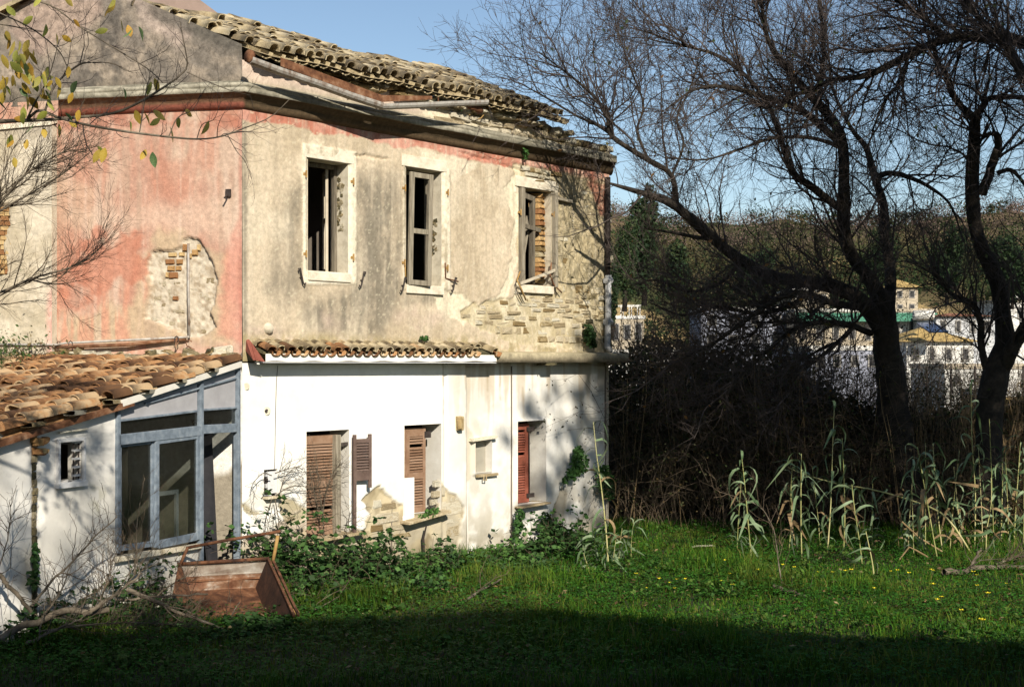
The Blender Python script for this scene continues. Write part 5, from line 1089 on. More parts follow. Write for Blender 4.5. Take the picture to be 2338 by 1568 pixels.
M_BWHITE = pm('far_white_wall', [(.52, .50, .46), (.66, .63, .58)], .3, .9, 0)
M_BCREAM = pm('far_cream_wall', [(.36, .30, .22), (.46, .39, .29)], .3, .9, 0)
M_BBLUE = pm('far_lavender_wall', [(.27, .28, .34), (.34, .35, .41)], .3, .9, 0)
M_BFRAME = pm('grey_window_surround', [(.22, .2, .18), (.3, .28, .25)], 2, .9, 0)
M_BGREEN = pm('green_sheeting', [(.05, .17, .11), (.08, .23, .15)], .5, .7, 0)
M_BOCHRE = pm('far_ochre_tiles', [(.36, .24, .08), (.50, .35, .14)], 1.5, .9, .4, 8)
M_BGREY = pm('grey_ribbed_wall', [(.42, .42, .43), (.5, .5, .5)], .4, .8, 0)
M_BRED = pm('far_red_tiles', [(.22, .09, .05), (.32, .14, .08)], 1.5, .9, .3, 8)
M_DARKWIN = pm('dark_window_pane', [(.02, .022, .025), (.035, .035, .04)], 2, .2, 0, spec=.5)
M_SOLAR = pm('solar_panel_blue', [(.03, .05, .10), (.045, .07, .14)], 3, .15, 0, spec=.6)
def far_building(name, label, Y, x0, y0, x1, y1, wall, depth=9, floors=1, cols=3, yaw=0.0, roof=None, parapet=.35, win=(.32, .5), extras=None, cat='building'):
    s = Y/F; A = at(x0, y1, Y); B = at(x1, y1, Y); H = (y1-y0)*s; zb = min(-2.8, A.z); w = B.x-A.x; root = empty(name, ((A.x+B.x)/2, Y, zb), label, cat)
    mb = MB(); c = Vector(((A.x+B.x)/2, Y+depth/2, (A.z+H+zb)/2)); hz = (A.z+H-zb)/2; mb.box(c, (w/2, depth/2, hz)); mb.build('wall', wall, root)
    top = A.z+H
    if roof is None:
        for dx, dy, hx_, hy_ in ((0, -depth/2, w/2+.1, .12), (0, depth/2, w/2+.1, .12), (-w/2, 0, .12, depth/2), (w/2, 0, .12, depth/2)): MB().box((c.x+dx, c.y+dy, top+parapet/2+.01), (hx_, hy_, parapet/2)).build('parapet', M_BWHITE if wall is not M_BWHITE else M_BCREAM, root)
    else:
        rm, rh = roof; e = .5; m = MB(); p = [Vector((c.x+i*(w/2+e), c.y+j*(depth/2+e), top)) for i, j in ((-1, -1), (1, -1), (1, 1), (-1, 1))]; q0, q1 = Vector((c.x-max(0, w/2-depth/2), c.y, top+rh)), Vector((c.x+max(0, w/2-depth/2), c.y, top+rh))
        m.add(p+[q0, q1], [(0, 1, 5, 4), (1, 2, 5), (2, 3, 4, 5), (3, 0, 4), (3, 2, 1, 0)]); m.build('roof', rm, root)
    wm = MB().box((0, 0, 0), (.5, .5, .5)).mesh('window'); wm.materials.append(M_BFRAME); pmh = MB().box((0, 0, 0), (.5, .5, .5)).mesh('pane'); pmh.materials.append(M_DARKWIN)
    fh = H/floors
    for f in range(floors):
        for k in range(cols):
            ww, wh = w/cols*win[0]*random.uniform(.7, 1.05), fh*win[1]*random.uniform(.75, 1); p = Vector((A.x+w*(k+.5)/cols, Y-.03, A.z+fh*(f+.52)))
            wo_ = obj('window', wm, None, root, Matrix.Translation(p) @ Matrix.Diagonal((ww+.25, .12, wh+.25, 1))); obj('pane', pmh, None, wo_, Matrix.Translation((0, -.35, 0)) @ Matrix.Diagonal((ww/(ww+.25), .5, wh/(wh+.25), 1)))
    if extras: extras(root, A, B, top, s)
    return root
def poles(root, A, B, top, s, n=6, h=2.2):
    for i in range(n): x = A.x+(B.x-A.x)*(i+.5)/n+random.uniform(-.5, .5); MB().bar((x, A.y+1, top), (x, A.y+1, top+h*random.uniform(.6, 1.2)), .07, .07).build('mast', M_IRON, root)
def pergola(root, A, B, top, s):
    for f in (.15, .4, .65, .9):
        for d in (1, 4): x = A.x+(B.x-A.x)*f; MB().bar((x, A.y+d, top), (x, A.y+d, top+1.5), .1, .1).build('pergola_post', M_BWHITE, root)
    for d in (1, 4): MB().bar((A.x+(B.x-A.x)*.1, A.y+d, top+1.5), (A.x+(B.x-A.x)*.95, A.y+d, top+1.55), .1, .1).build('pergola_beam', M_BWHITE, root)
def tanks(root, A, B, top, s):
    for f in (.25, .6): x = A.x+(B.x-A.x)*f; MB().tube([(x, A.y+2, top+.5), (x+1.4, A.y+2, top+.5)], .42, 10).build('water_tank', M_BWHITE, root, True); MB().box((x+.7, A.y+2, top+.1), (.5, .3, .1)).build('tank_stand', M_IRON, root)
def awning(root, A, B, top, s):
    MB().slab([(A.x, A.y-.05, top-.1), (B.x, A.y-.05, top-.1), (B.x, A.y-1.2, top-1.0), (A.x, A.y-1.2, top-1.0)], (0, 0, -.08)).build('green_awning', M_BGREEN, root)
def solar(root, A, B, top, s):
    p = at(2092, 737, A.y-1); q = at(2132, 735, A.y-1); MB().slab([p, q, at(2165, 756, A.y-3), at(2122, 757, A.y-3)], (0, .1, -.1)).build('solar_panel', M_SOLAR, root); MB().tube([at(2085, 720, A.y), at(2130, 719, A.y)], .4, 10).build('water_tank', M_BWHITE, root, True)
far_building('far_house', 'cream flat roofed house with dark windows and a white roof pergola beside the derelict corner', 150, 1393, 728, 1470, 790, M_BCREAM, 9, 1, 3, win=(.45, .62), extras=pergola)
far_building('far_building', 'long low white terrace in front of the lavender building', 128, 1380, 797, 1560, 826, M_BWHITE, 7, 1, 6)
far_building('far_building', 'lavender blue flat roofed building with thin roof masts', 155, 1600, 708, 1797, 800, M_BBLUE, 10, 2, 4, extras=poles)
far_building('far_building', 'cream block with white parapet rising behind the green awning', 172, 1806, 664, 1893, 740, M_BCREAM, 9, 2, 3, extras=tanks)
far_building('far_building', 'wide cream shop with a long green awning along its front', 150, 1815, 712, 2000, 800, M_BCREAM, 9, 1, 5, extras=awning)
far_building('far_building', 'white shop under a short green awning right of the leaning trunk', 148, 2028, 712, 2138, 790, M_BWHITE, 9, 1, 3, extras=awning)
far_building('far_house', 'square cream tower house with a low hipped roof on the slope', 185, 2040, 656, 2095, 720, M_BCREAM, 8, 2, 2, roof=(M_BOCHRE, 1.3))
far_building('far_building', 'grey ribbed hall with red tile edge at the far right', 140, 2136, 722, 2270, 770, M_BGREY, 10, 1, 4, roof=(M_BRED, .5), win=(.3, .6))
far_building('far_house', 'white house with wide ochre hipped roof and a blue solar panel', 110, 2069, 780, 2222, 840, M_BWHITE, 10, 1, 4, roof=(M_BOCHRE, 1.3), extras=solar)
far_building('far_building', 'long white wall building at the right edge below the grey hall', 95, 2156, 842, 2420, 892, M_BWHITE, 8, 1, 5, win=(.3, .4))
far_building('far_building', 'ochre walled low building at the right edge behind the wire fence', 80, 2270, 905, 2420, 970, M_BOCHRE, 6, 1, 3)
far_building('far_building', 'pale block with a roof tank at the far right edge', 165, 2276, 690, 2420, 740, M_BWHITE, 9, 1, 4, extras=tanks)
far_building('far_building', 'low lilac shed seen through the branches beneath the ochre roof', 105, 1850, 800, 2010, 850, M_BBLUE, 8, 1, 4)
# wire fence
fz = empty('wire_fence', at(2200, 900, 48), 'dark wire fence with thin posts behind the right hand tree', 'fence')
for x in range(2060, 2400, 55): MB().bar(at(x, 930, 48), at(x, 836, 48), .06, .06).build('post', M_IRON, fz)
for y in (838, 852, 866, 880, 894, 908): MB().bar(at(2050, y, 48), at(2400, y, 48), .018, .018).build('wire', M_IRON, fz)
# evergreens between the house and the town
for i, (x, yb, yt, Y, w, pal, lab) in enumerate([(1425, 700, 500, 82, 62, PAL_LIVE, 'bright green bushy tree just right of the derelict house corner'), (1470, 690, 430, 120, 60, PAL_GREEN, 'tall dark green conifer behind the bright bushy tree'), (1540, 700, 560, 130, 70, PAL_LIVE, 'round olive green tree left of the lavender building'),
        (1720, 690, 570, 175, 90, PAL_GREEN, 'broad dark tree above the lavender building'), (2010, 660, 520, 210, 90, PAL_GREEN, 'dark rounded tree on the slope behind the tower house'), (2160, 690, 520, 170, 80, PAL_GREEN, 'dark pine above the grey ribbed hall'), (2310, 700, 540, 150, 110, PAL_GREEN, 'wide dark evergreen at the right edge above the pale block'), (1395, 760, 560, 60, 30, PAL_GREEN, 'narrow dark evergreen touching the house downpipe')]):
    s = Y/F; h = (yb-yt)*s; b = at(x, yb, Y); wr = w*.5*s; b2 = (b.x, Y, b.z); rg = random.Random(i)
    bl = [(rg.uniform(-.6, .6)*wr, rg.uniform(-.5, .5)*wr, h*f, 1, wr*.62, wr*.6, h*.2) for f in (.25, .4, .5, .6, .72, .84)]+[(0, 0, h*.5, 2, wr*.8, wr*.7, h*.42)]
    evergreen('evergreen_tree', lab, b2, h, bl, 7500 if Y < 100 else 3500, .15 if Y < 100 else .45, pal, 'evergreens on the valley side', 50+i)

# ------------------------------------------------------------------ lawn
def in_frame(X, Y, z=0, m=60):
    x = CX+X/Y*F; y = HY-(z-EYE)/Y*F; return (x > -m) & (x < 2337+m*9) & (y < 1600)
def facade_front(X, Y):
    """metres in front of the long facade and of the lean-to wall"""
    a = (X-W.o[0])*W.n[0]+(Y-W.o[1])*W.n[1]; b = (X-Lw.o[0])*Lw.n[0]+(Y-Lw.o[1])*Lw.n[1]; return np.where(X > -3.52, np.where(Y > 24.2, 1., a), b)
def lawn():
    rng = np.random.default_rng(61); n = 375000; Y = 12.2+13.3*rng.random(n)**.8; X = rng.uniform(-.42, .52, n)*Y
    k = in_frame(X, Y) & (facade_front(X, Y) > .03); dens = fbm(X*1.3, Y*1.3, 4, 62); k &= rng.random(n) < .35+1.1*(dens-.2); X, Y = X[k], Y[k]; n = len(X)
    patch = fbm(X*.8, Y*.8, 4, 63); h = rng.gamma(3, .020, n)*(.6+1.6*sst(.45, .7, patch))+.025; h = np.minimum(h, .30)
    b = np.stack([X, Y, ground_z(X, Y)-.01], 1); ang = rng.uniform(0, 2*np.pi, n); lean = np.stack([np.cos(ang), np.sin(ang), np.zeros(n)], 1)*(h*rng.uniform(.1, .9, n))[:, None]; sd = np.stack([-np.sin(ang), np.cos(ang), np.zeros(n)], 1)*rng.uniform(.003, .007, n)[:, None]
    mid = b+lean*.35+np.array([0, 0, 1])*(h*.6)[:, None]; tipp = b+lean+np.array([0, 0, 1])*h[:, None]*.95
    V = np.stack([b-sd, b+sd, mid+sd*.8, tipp, mid-sd*.8], 1); o = np.arange(n)[:, None]*5; Q = (o+np.array([[0, 1, 2, 4]])); Tt = (o+np.array([[4, 2, 3]]))
    pal = np.array([(.055, .145, .012), (.03, .09, .009), (.095, .185, .017), (.15, .205, .026), (.22, .18, .06)]); c = pal[rng.choice(5, n, p=[.34, .30, .2, .12, .04])]*rng.uniform(.7, 1.25, (n, 1))
    dry = sst(.46, .66, fbm(X*.55, Y*.55, 4, 65))[:, None]*.6*rng.random((n, 1)); c = c*(1-dry)+np.array((.17, .17, .035))*dry; dk = sst(.5, .68, fbm(X*.7+9, Y*.7, 4, 67))[:, None]*.45; c = c*(1-dk)
    o = obj('grass', mesh_np('grass', V.reshape(-1, 3), Q, Tt, col=np.repeat(c, 5, 0)), M_GRASS); tag(o, 'bright green grass covering the lawn before the house', 'grass', kind='stuff')
    m = 98000; Y = 12.5+12.5*rng.random(m); X = rng.uniform(-.42, .52, m)*Y; k = in_frame(X, Y) & (facade_front(X, Y) > .05) & (rng.random(m) < .15+1.6*(fbm(X*1.1, Y*1.1, 4, 66)-.25)); X, Y = X[k], Y[k]; m = len(X)
    pos = np.stack([X, Y, ground_z(X, Y)+rng.uniform(.02, .15, m)], 1); pos = np.repeat(pos, 3, 0)+rng.normal(size=(m*3, 3))*.006; a = rng.uniform(0, 2*np.pi, m); a = np.repeat(a, 3)+np.tile([0, 2.09, 4.19], m)
    d = np.stack([np.cos(a), np.sin(a), np.full(m*3, .15)], 1); V, Q = leaves_np(pos, rng.uniform(.022, .04, m*3), rng, .9, flat=3.5, dirs=d, simple=True); c = np.array((.036, .125, .014))*rng.uniform(.6, 1.4, (m*3, 1)); o = obj('clover', mesh_np('clover', V, Q, col=np.repeat(c, 5, 0)), M_LEAF); tag(o, 'low three leaved clover mixed into the grass', 'ground cover', kind='stuff')
lawn()
def weeds():
    rng = np.random.default_rng(68); m = 9000; Y = 13+11.3*rng.random(m); X = rng.uniform(-.42, .42, m)*Y; d_ = fbm(X*.9, Y*.9, 4, 69); k = in_frame(X, Y) & (facade_front(X, Y) > .05) & (rng.random(m) < sst(.45, .68, d_)+.04); X, Y = X[k], Y[k]; m = len(X)
    pos = np.repeat(np.stack([X, Y, ground_z(X, Y)+rng.uniform(.03, .13, m)], 1), 5, 0)+rng.normal(size=(m*5, 3))*.012; a = rng.uniform(0, 6.28, m*5); d = np.stack([np.cos(a), np.sin(a), rng.uniform(.0, .9, m*5)], 1); V, Q = leaves_np(pos, rng.uniform(.04, .085, m*5), rng, .6, flat=2., dirs=d)
    pl = np.array([(.045, .105, .018), (.032, .08, .016), (.08, .13, .025), (.06, .115, .018)]); c = np.repeat(pl[rng.integers(0, 4, m)], 5, 0)*rng.uniform(.7, 1.3, (m*5, 1)); o = obj('weeds', mesh_np('weeds', V, Q, col=np.repeat(c, 5, 0)), M_LEAF); tag(o, 'broad leaved weeds growing in patches through the lawn', 'weeds', kind='stuff')
    m = 2600; Y = 13+11*rng.random(m); X = rng.uniform(-.42, .42, m)*Y; k = in_frame(X, Y) & (facade_front(X, Y) > .05); X, Y = X[k], Y[k]; m = len(X); pos = np.stack([X, Y, ground_z(X, Y)+rng.uniform(.03, .09, m)], 1); a = rng.uniform(0, 6.28, m); V, Q = leaves_np(pos, rng.uniform(.04, .09, m), rng, .55, flat=2.5, dirs=np.stack([np.cos(a), np.sin(a), rng.normal(0, .3, m)], 1))
    pl = np.array([(.22, .14, .06), (.14, .085, .04), (.32, .24, .12), (.10, .06, .03)]); c = pl[rng.integers(0, 4, m)]*rng.uniform(.6, 1.2, (m, 1)); o = obj('fallen_leaves', mesh_np('fallen_leaves', V, Q, col=np.repeat(c, 5, 0)), M_DRYLEAF); tag(o, 'dead brown leaves lying scattered in the grass', 'fallen leaves', kind='stuff')
weeds()
# yellow flowers
def flower_mesh(seed):
    r = np.random.default_rng(seed); mb = MB(); mb.tube([(0, 0, 0), (.008, .004, .07), (.0, .012, .13)], .0018, 4); me_v = mb
    for k in range(5):
        a = k*1.2566+r.uniform(-.2, .2); d = Vector((math.cos(a), math.sin(a), .55)); s_ = Vector((-math.sin(a), math.cos(a), 0)); c = Vector((0, .012, .13)); mb.quad(c, c+d*.02+s_*.014, c+d*.036, c+d*.02-s_*.014)
    me = mb.mesh('yellow_flower')
    for i_, p_ in enumerate(me.polygons): p_.material_index = 1 if i_ < 10 else 0
    return me
M_YEL = pm('yellow_petals', [(.62, .50, .02), (.75, .63, .04)], 30, .6, 0); FL = [flower_mesh(i) for i in range(4)]
for f in FL: f.materials.append(M_YEL); f.materials.append(M_REEDLEAF)
fl_spots = [(1505, 1324), (1546, 1321), (1531, 1333), (1539, 1345), (1474, 1342), (1562, 1327), (1655, 1286), (1668, 1313), (1648, 1330), (1786, 1298), (1811, 1306), (1728, 1309), (1761, 1320), (1868, 1308), (1901, 1314), (1928, 1310), (2032, 1306), (2126, 1306), (2131, 1308), (2076, 1320), (2221, 1316), (2228, 1316), (2295, 1338), (2131, 1349), (1998, 1353), (2150, 1372), (2229, 1346), (2192, 1412), (2238, 1433), (2246, 1434), (2258, 1370), (2140, 1380), (1671, 1345), (1450, 1312), (1700, 1322), (2050, 1310), (1945, 1313)]
for i, (x, y) in enumerate(fl_spots):
    Yg = EYE*F/(y+14-HY); p = at(x, y, Yg); o = obj('yellow_flower', FL[i % 4], None, None, Matrix.Translation((p.x, Yg, float(ground_z(p.x, Yg))+.0)) @ Matrix.Rotation(i*1.1, 4, 'Z') @ Matrix.Scale(random.uniform(.7, 1.15), 4)); tag(o, 'small yellow oxalis flower standing in the lit grass', 'flower', 'yellow flowers in the grass')
# ------------------------------------------------------------------ weeds and brambles along the wall foot
PAL_BR = [(.035, .085, .022), (.05, .11, .028), (.07, .14, .035), (.03, .06, .02)]
def gpt(x, y, dz=0.0):
    Y = EYE*F/(y-HY)
    for _ in range(4):
        X = (x-CX)/F*Y; Y = (EYE-float(ground_z(X, Y)))*F/(y-HY)
    X = (x-CX)/F*Y; return Vector((X, Y, float(ground_z(X, Y))+dz))
def bush(label, x, y, w, h, n, seed, name='bramble_bush', pal=PAL_BR, size=.075, stems=40, depth=.5, cat='bush', leafr=.8, group=None):
    rng = np.random.default_rng(seed); b = gpt(x, y); s = b.y/F; wr, hr = w*s/2, h*s; root = empty(name, b, label, cat, group)
    p = np.empty((stems, 7, 3)); p[:, 0] = np.array(b)+rng.normal(size=(stems, 3))*np.array((wr*.5, depth*.4, 0)); d = unit(np.stack([rng.normal(0, .5, stems)*min(1.2, wr/hr), rng.normal(0, .4, stems), np.ones(stems)*1.1], 1)); L = rng.uniform(.5, 1.1, stems)*hr*1.25
    for k in range(6): d = unit(d+rng.normal(size=(stems, 3))*.2+np.array([0, 0, -.08*k])); p[:, k+1] = p[:, k]+d*(L/6)[:, None]
    front = (p[..., 0]-W.o[0])*W.n[0]+(p[..., 1]-W.o[1])*W.n[1] if b.x > -3.5 else (p[..., 0]-Lw.o[0])*Lw.n[0]+(p[..., 1]-Lw.o[1])*Lw.n[1]
    nn = W.n if b.x > -3.5 else Lw.n; push = np.clip(.06-front, 0, 3)
    if b.x < 1.8: p[..., 0] += push*nn[0]; p[..., 1] += push*nn[1]
    V, Q = tubes_np(p, np.full((stems, 1), .004)*np.linspace(1, .5, 7)[None], 4); obj('stems', mesh_np('stems', V, Q), M_BRIAR, root)['kind'] = 'stuff'
    i = rng.integers(0, stems, n); j = rng.integers(1, 7, n); c = p[i, j]+rng.normal(size=(n, 3))*np.array((wr*.22, .12, hr*.10)); c[:, 2] = np.maximum(c[:, 2], b.z+.03)
    c = np.repeat(c, 3, 0); a = np.repeat(rng.uniform(0, 6.28, n), 3)+np.tile([0, 1.5, -1.5], n); dd = np.stack([np.cos(a), np.sin(a)-.35, rng.normal(-.1, .35, 3*n)], 1)
    V, Q = leaves_np(c, rng.uniform(.6, 1.25, 3*n)*size, rng, leafr, flat=1.2, dirs=dd); col = np.asarray(pal)[rng.integers(0, len(pal), 3*n)]*rng.uniform(.75, 1.3, (3*n, 1)); obj('foliage', mesh_np('foliage', V, Q, col=np.repeat(col, 5, 0)), M_LEAF, root); return root
BUSHES = [
 ('dense dark bramble bush beside the door post, behind the rusty bucket rail', 660, 1345, 170, 185, 520), ('leafy bramble clump under the first shuttered window', 770, 1330, 150, 105, 300), ('tall bramble clump in front of the cracked ochre plaster', 858, 1325, 110, 115, 330),
 ('low bright green weed clump left of the hanging cable', 940, 1318, 110, 70, 260), ('rounded bramble between the cable and the drain pipe', 1018, 1308, 95, 70, 200), ('low weeds at the foot of the white wall below the niche', 1140, 1290, 150, 50, 220),
 ('dark broad leaved bush below the red shutter', 1255, 1272, 120, 75, 260), ('dark leafy bush at the foot of the plaster scar', 1300, 1262, 130, 80, 260), ('small leafy weed left of the bucket, by the shed sill', 585, 1320, 70, 80, 90)]
for i, (lab, x, y, w, h, n) in enumerate(BUSHES): bush(lab, x, y, w, h, n, 200+i, pal=PAL_BR if i not in (3, 5) else [(.07, .15, .03), (.09, .18, .04), (.05, .11, .03)], size=.085 if i != 3 else .06, cat='bush' if i not in (3, 5) else 'weeds', name='bramble_bush' if i not in (3, 5, 8) else 'weed_clump')
for i, (lab, x, y, w, h, n) in enumerate([('broad leaved bramble at the foot of the cracked shed corner', 175, 1415, 150, 90, 110), ('dark weeds against the shed wall at the left edge', 30, 1440, 120, 90, 130), ('low weeds between the branch pile and the rusty bucket', 330, 1425, 130, 60, 120), ('creeping weeds in front of the rusty bucket', 560, 1440, 200, 35, 160)]): bush(lab, x, y, w, h, n, 230+i, name='weed_clump', pal=[(.03, .07, .02), (.04, .09, .025)], size=.08, stems=24, cat='weeds')
for i, (lab, x, y, w, h, n) in enumerate([('dark weeds and old stems at the shed corner under the window end', 252, 1390, 60, 130, 150), ('leafy bramble shoot right of the bucket, in front of the wall weeds', 712, 1372, 90, 90, 130), ('low tangled weeds between the bramble clumps and the lawn', 900, 1352, 230, 50, 260), ('low weeds at the edge of the lawn under the red shutter', 1190, 1310, 200, 40, 220)]): bush(lab, x, y, w, h, n, 250+i, name='weed_clump', size=.07, stems=26, cat='weeds')
# ivy on the walls
def ivy(label, blobs, n, seed, wall=W, pal=None, size=.06):
    rng = np.random.default_rng(seed); root = empty('ivy', wall.at(blobs[0][0], blobs[0][1]), label, 'ivy'); pos = []
    for x, y, rx, ry in blobs:
        k = int(n*rx*ry/sum(b[2]*b[3] for b in blobs)); a = rng.uniform(0, 6.28, k); q = rng.random(k)**.5
        for xx, yy in zip(x+np.cos(a)*q*rx, y+np.sin(a)*q*ry): pos.append(wall.at(xx, yy, rng.uniform(.03, .16)))
    pos = np.array(pos); m = len(pos); d = rng.normal(size=(m, 3))*.6+np.array((wall.n[0]*.5, wall.n[1]*.5, -.8)); V, Q = leaves_np(pos, rng.uniform(.6, 1.3, m)*size, rng, .85, dirs=d); pl = np.asarray(pal or [(.035, .09, .022), (.05, .12, .03), (.07, .15, .04)]); col = pl[rng.integers(0, len(pl), m)]*rng.uniform(.7, 1.3, (m, 1)); obj('foliage', mesh_np('foliage', V, Q, col=np.repeat(col, 5, 0)), M_LEAF, root)
    pts = [wall.at(x, y, .03) for x, y, rx, ry in blobs]; 
    if len(pts) == 1: pts = [wall.at(blobs[0][0], blobs[0][1]+blobs[0][3], .03), pts[0]]
    MB().tube(pts, .012, 5).build('vine', M_BRIAR, root)
ivy('large bright ivy clump on the white wall right of the red shutter', [(1318, 1030, 12, 14), (1322, 1055, 20, 24), (1308, 1078, 14, 14), (1290, 1092, 6, 7)], 620, 301)
ivy('ivy clump wrapped round the lower house corner behind the tall reed', [(1375, 1075, 16, 16), (1382, 1100, 20, 24), (1388, 1125, 14, 12)], 560, 302)
ivy('narrow ivy strand hanging below the sill of the red shutter', [(1186, 1172, 9, 12), (1182, 1195, 9, 16), (1176, 1218, 6, 12)], 330, 303)
ivy('dark ivy climbing from the bush toward the plaster scar', [(1245, 1180, 10, 16), (1252, 1205, 22, 24), (1275, 1215, 20, 18)], 620, 304, pal=[(.02, .045, .015), (.03, .06, .02)])
ivy('small dark ivy tuft at the top of the slab beside the downpipe', [(1343, 748, 8, 9), (1346, 765, 12, 16), (1352, 782, 12, 8)], 300, 305, pal=[(.025, .055, .02), (.04, .08, .025)])
ivy('little green weed rooted in the stone of the attic wall', [(1197, 330, 4, 14), (1199, 352, 5, 14)], 90, 306, size=.05)
ivy('small weed on the canopy tiles', [(967, 770, 10, 5)], 50, 307, size=.05)
ivy('ivy strand creeping up the cracked shed corner', [(79, 1280, 5, 20), (80, 1250, 6, 10), (76, 1320, 8, 24)], 150, 309, wall=Lw, pal=[(.03, .07, .02), (.045, .10, .03)])
ivy('leafy weed growing on the sill of the second shuttered window', [(985, 1168, 18, 12), (970, 1176, 14, 6)], 170, 308, pal=[(.06, .14, .03), (.09, .18, .045)], size=.05)
def roof_weeds():
    rng = np.random.default_rng(77); p = lp(2.6, .6); root = empty('weed_clump', p, 'green weeds and dry stalks on the lean-to roof against the cream wall', 'weeds'); n = 900
    pos = np.array([lp(a, s)+Vector((0, 0, .08+h)) for a, s, h in zip(rng.normal(3.05, .32, n), rng.uniform(.15, 1.2, n), rng.gamma(1.5, .09, n))]); V, Q = leaves_np(pos, rng.uniform(.03, .08, n), rng, .5); pl = np.array([(.06, .11, .03), (.09, .14, .05), (.2, .15, .07)]); col = pl[rng.choice(3, n, p=[.5, .25, .25])]; obj('foliage', mesh_np('foliage', V, Q, col=np.repeat(col, 5, 0)), M_LEAF, root)
    p0 = np.array([[lp(a, s)+Vector((0, 0, .05))] for a, s in zip(rng.uniform(2.3, 3.5, 60), rng.uniform(.1, .9, 60))]); q = np.repeat(p0, 4, 1).reshape(60, 4, 3); d = rng.normal(size=(60, 3))*.5+np.array((0, -.2, .8)); 
    for k in range(1, 4): q[:, k] = q[:, k-1]+unit(d+rng.normal(size=(60, 3))*.3)*.13
    V, Q = tubes_np(q, np.full((60, 4), .003), 3); obj('stalks', mesh_np('stalks', V, Q), M_BRIAR, root)
roof_weeds()
# dry vine on the first shutter, twigs round the meter box
def dry_vine(label, segs, n, seed, lens=(.2, .6), off=.12, wall=W):
    rng = np.random.default_rng(seed); root = empty('dry_vine', wall.at(*segs[0][0], off), label, 'vine'); P_ = []
    for s_ in segs: P_.append(spline([tuple(wall.at(x, y, off+.04*math.sin(i))) for i, (x, y) in enumerate(s_)], 14))
    P_ = np.array(P_); R_ = np.full(P_.shape[:2], .008)*np.linspace(1, .4, 14)[None]; t1, r1 = grow(P_, R_, n, lens, rng, segs=5, wob=.35, up=.0, rmin=.003, bias=(W.n[0]*.3, W.n[1]*.3, 0)); t2, r2 = grow(t1, r1, n*2, (.08, .25), rng, segs=3, wob=.3, up=0, rmin=.0022)
    V, Q = join([tubes_np(P_, R_, 5), tubes_np(t1, r1, 4), tubes_np(t2, r2, 3)]); obj('stems', mesh_np('stems', V, Q), M_BRANCH if seed % 2 else M_BRIAR, root)
dry_vine('dry brown vine climbing over the first louvred shutter', [[(740, 1225), (735, 1160), (728, 1110), (722, 1040)], [(735, 1180), (745, 1120), (760, 1080), (775, 1060)], [(725, 1160), (712, 1100), (705, 1060)], [(800, 1215), (795, 1190), (805, 1160)]], 90, 401)
dry_vine('dry tangled twigs bursting from the meter niche and hanging below it', [[(620, 1085), (600, 1080), (580, 1100), (572, 1120)], [(628, 1080), (650, 1072), (690, 1062)], [(640, 1120), (650, 1090), (668, 1070)], [(620, 1140), (608, 1180), (602, 1235)], [(628, 1140), (636, 1190), (640, 1240)], [(630, 1130), (665, 1110), (720, 1112)]], 80, 403, (.2, .55))

# ------------------------------------------------------------------ giant reeds
def reed_leaf_mesh(seed):
    r = np.random.default_rng(seed); n = 8; L = r.uniform(.45, .8); w = r.uniform(.020, .034); dr = r.uniform(1.5, 2.6); V = []; a0 = r.uniform(.6, 1.1); p = np.array((0., 0.)); tw = r.uniform(-.5, .5)
    for i in range(n):
        u = i/(n-1); a = a0-dr*2.0*u**.8*(1 if u < .75 else .9); a = max(a, -1.5); ww = w*(1-(u)**2.2)*(.55+.9*min(u*4, 1)*.5); s = tw*u
        V += [(p[0]-math.sin(s)*0, -ww*math.cos(s), p[1]-ww*math.sin(s)), (p[0], 0, p[1]-.006*(1-u)), (p[0], ww*math.cos(s), p[1]+ww*math.sin(s))]; p = p+np.array((math.cos(a), math.sin(a)))*L/(n-1)
    Fc = [(i*3+k, i*3+k+1, i*3+k+4, i*3+k+3) for i in range(n-1) for k in (0, 1)]
    me = bpy.data.meshes.new('leaf'); me.from_pydata(V, [], Fc); me.polygons.foreach_set('use_smooth', [True]*len(Fc)); me.materials.append(M_REEDLEAF if seed < 12 else M_STRAW); me.update(); return me
RLEAF = [reed_leaf_mesh(i) for i in range(16)]
def reed(label, pts, Y, nl, seed, u0=.2, r0=.011, scale=1.0, top=True):
    r = random.Random(seed); P_ = [at(x, y, Y+dy) for x, y, dy in [(q+(0,))[:3] for q in pts]]; g0 = float(ground_z(P_[0].x, P_[0].y)); root = empty('giant_reed', (P_[0].x, P_[0].y, g0), label, 'reed', 'giant reeds at the back of the lawn')
    s = spline([tuple(p) for p in P_], 16); MB().tube([Vector(p) for p in s], [r0*(1-.6*i/15) for i in range(16)], 6).build('stem', M_REEDSTEM, root, True)
    nl = int(nl*1.5); u0 = u0*.7
    for k in range(nl):
        u = u0+(1-u0)*(k+.5)/nl; i = min(int(u*15), 14); p = Vector(s[i]).lerp(Vector(s[i+1]), u*15-i); az = (k % 2)*math.pi+r.uniform(-.9, .9)+r.choice((0, .6)); sc_ = scale*r.uniform(.75, 1.15)*(1 if u < .9 else .7)
        M = Matrix.Translation(p) @ Matrix.Rotation(az, 4, 'Z') @ Matrix.Rotation(r.uniform(-.6, .75)-(.9 if u > .93 and top else 0), 4, 'Y') @ Matrix.Rotation(r.gauss(0, .5), 4, 'X') @ Matrix.Scale(sc_, 4); obj('leaf', RLEAF[r.randrange(12) if r.random() > .28-.3*(u > .6) else 12+r.randrange(4)], None, root, M)
    return root
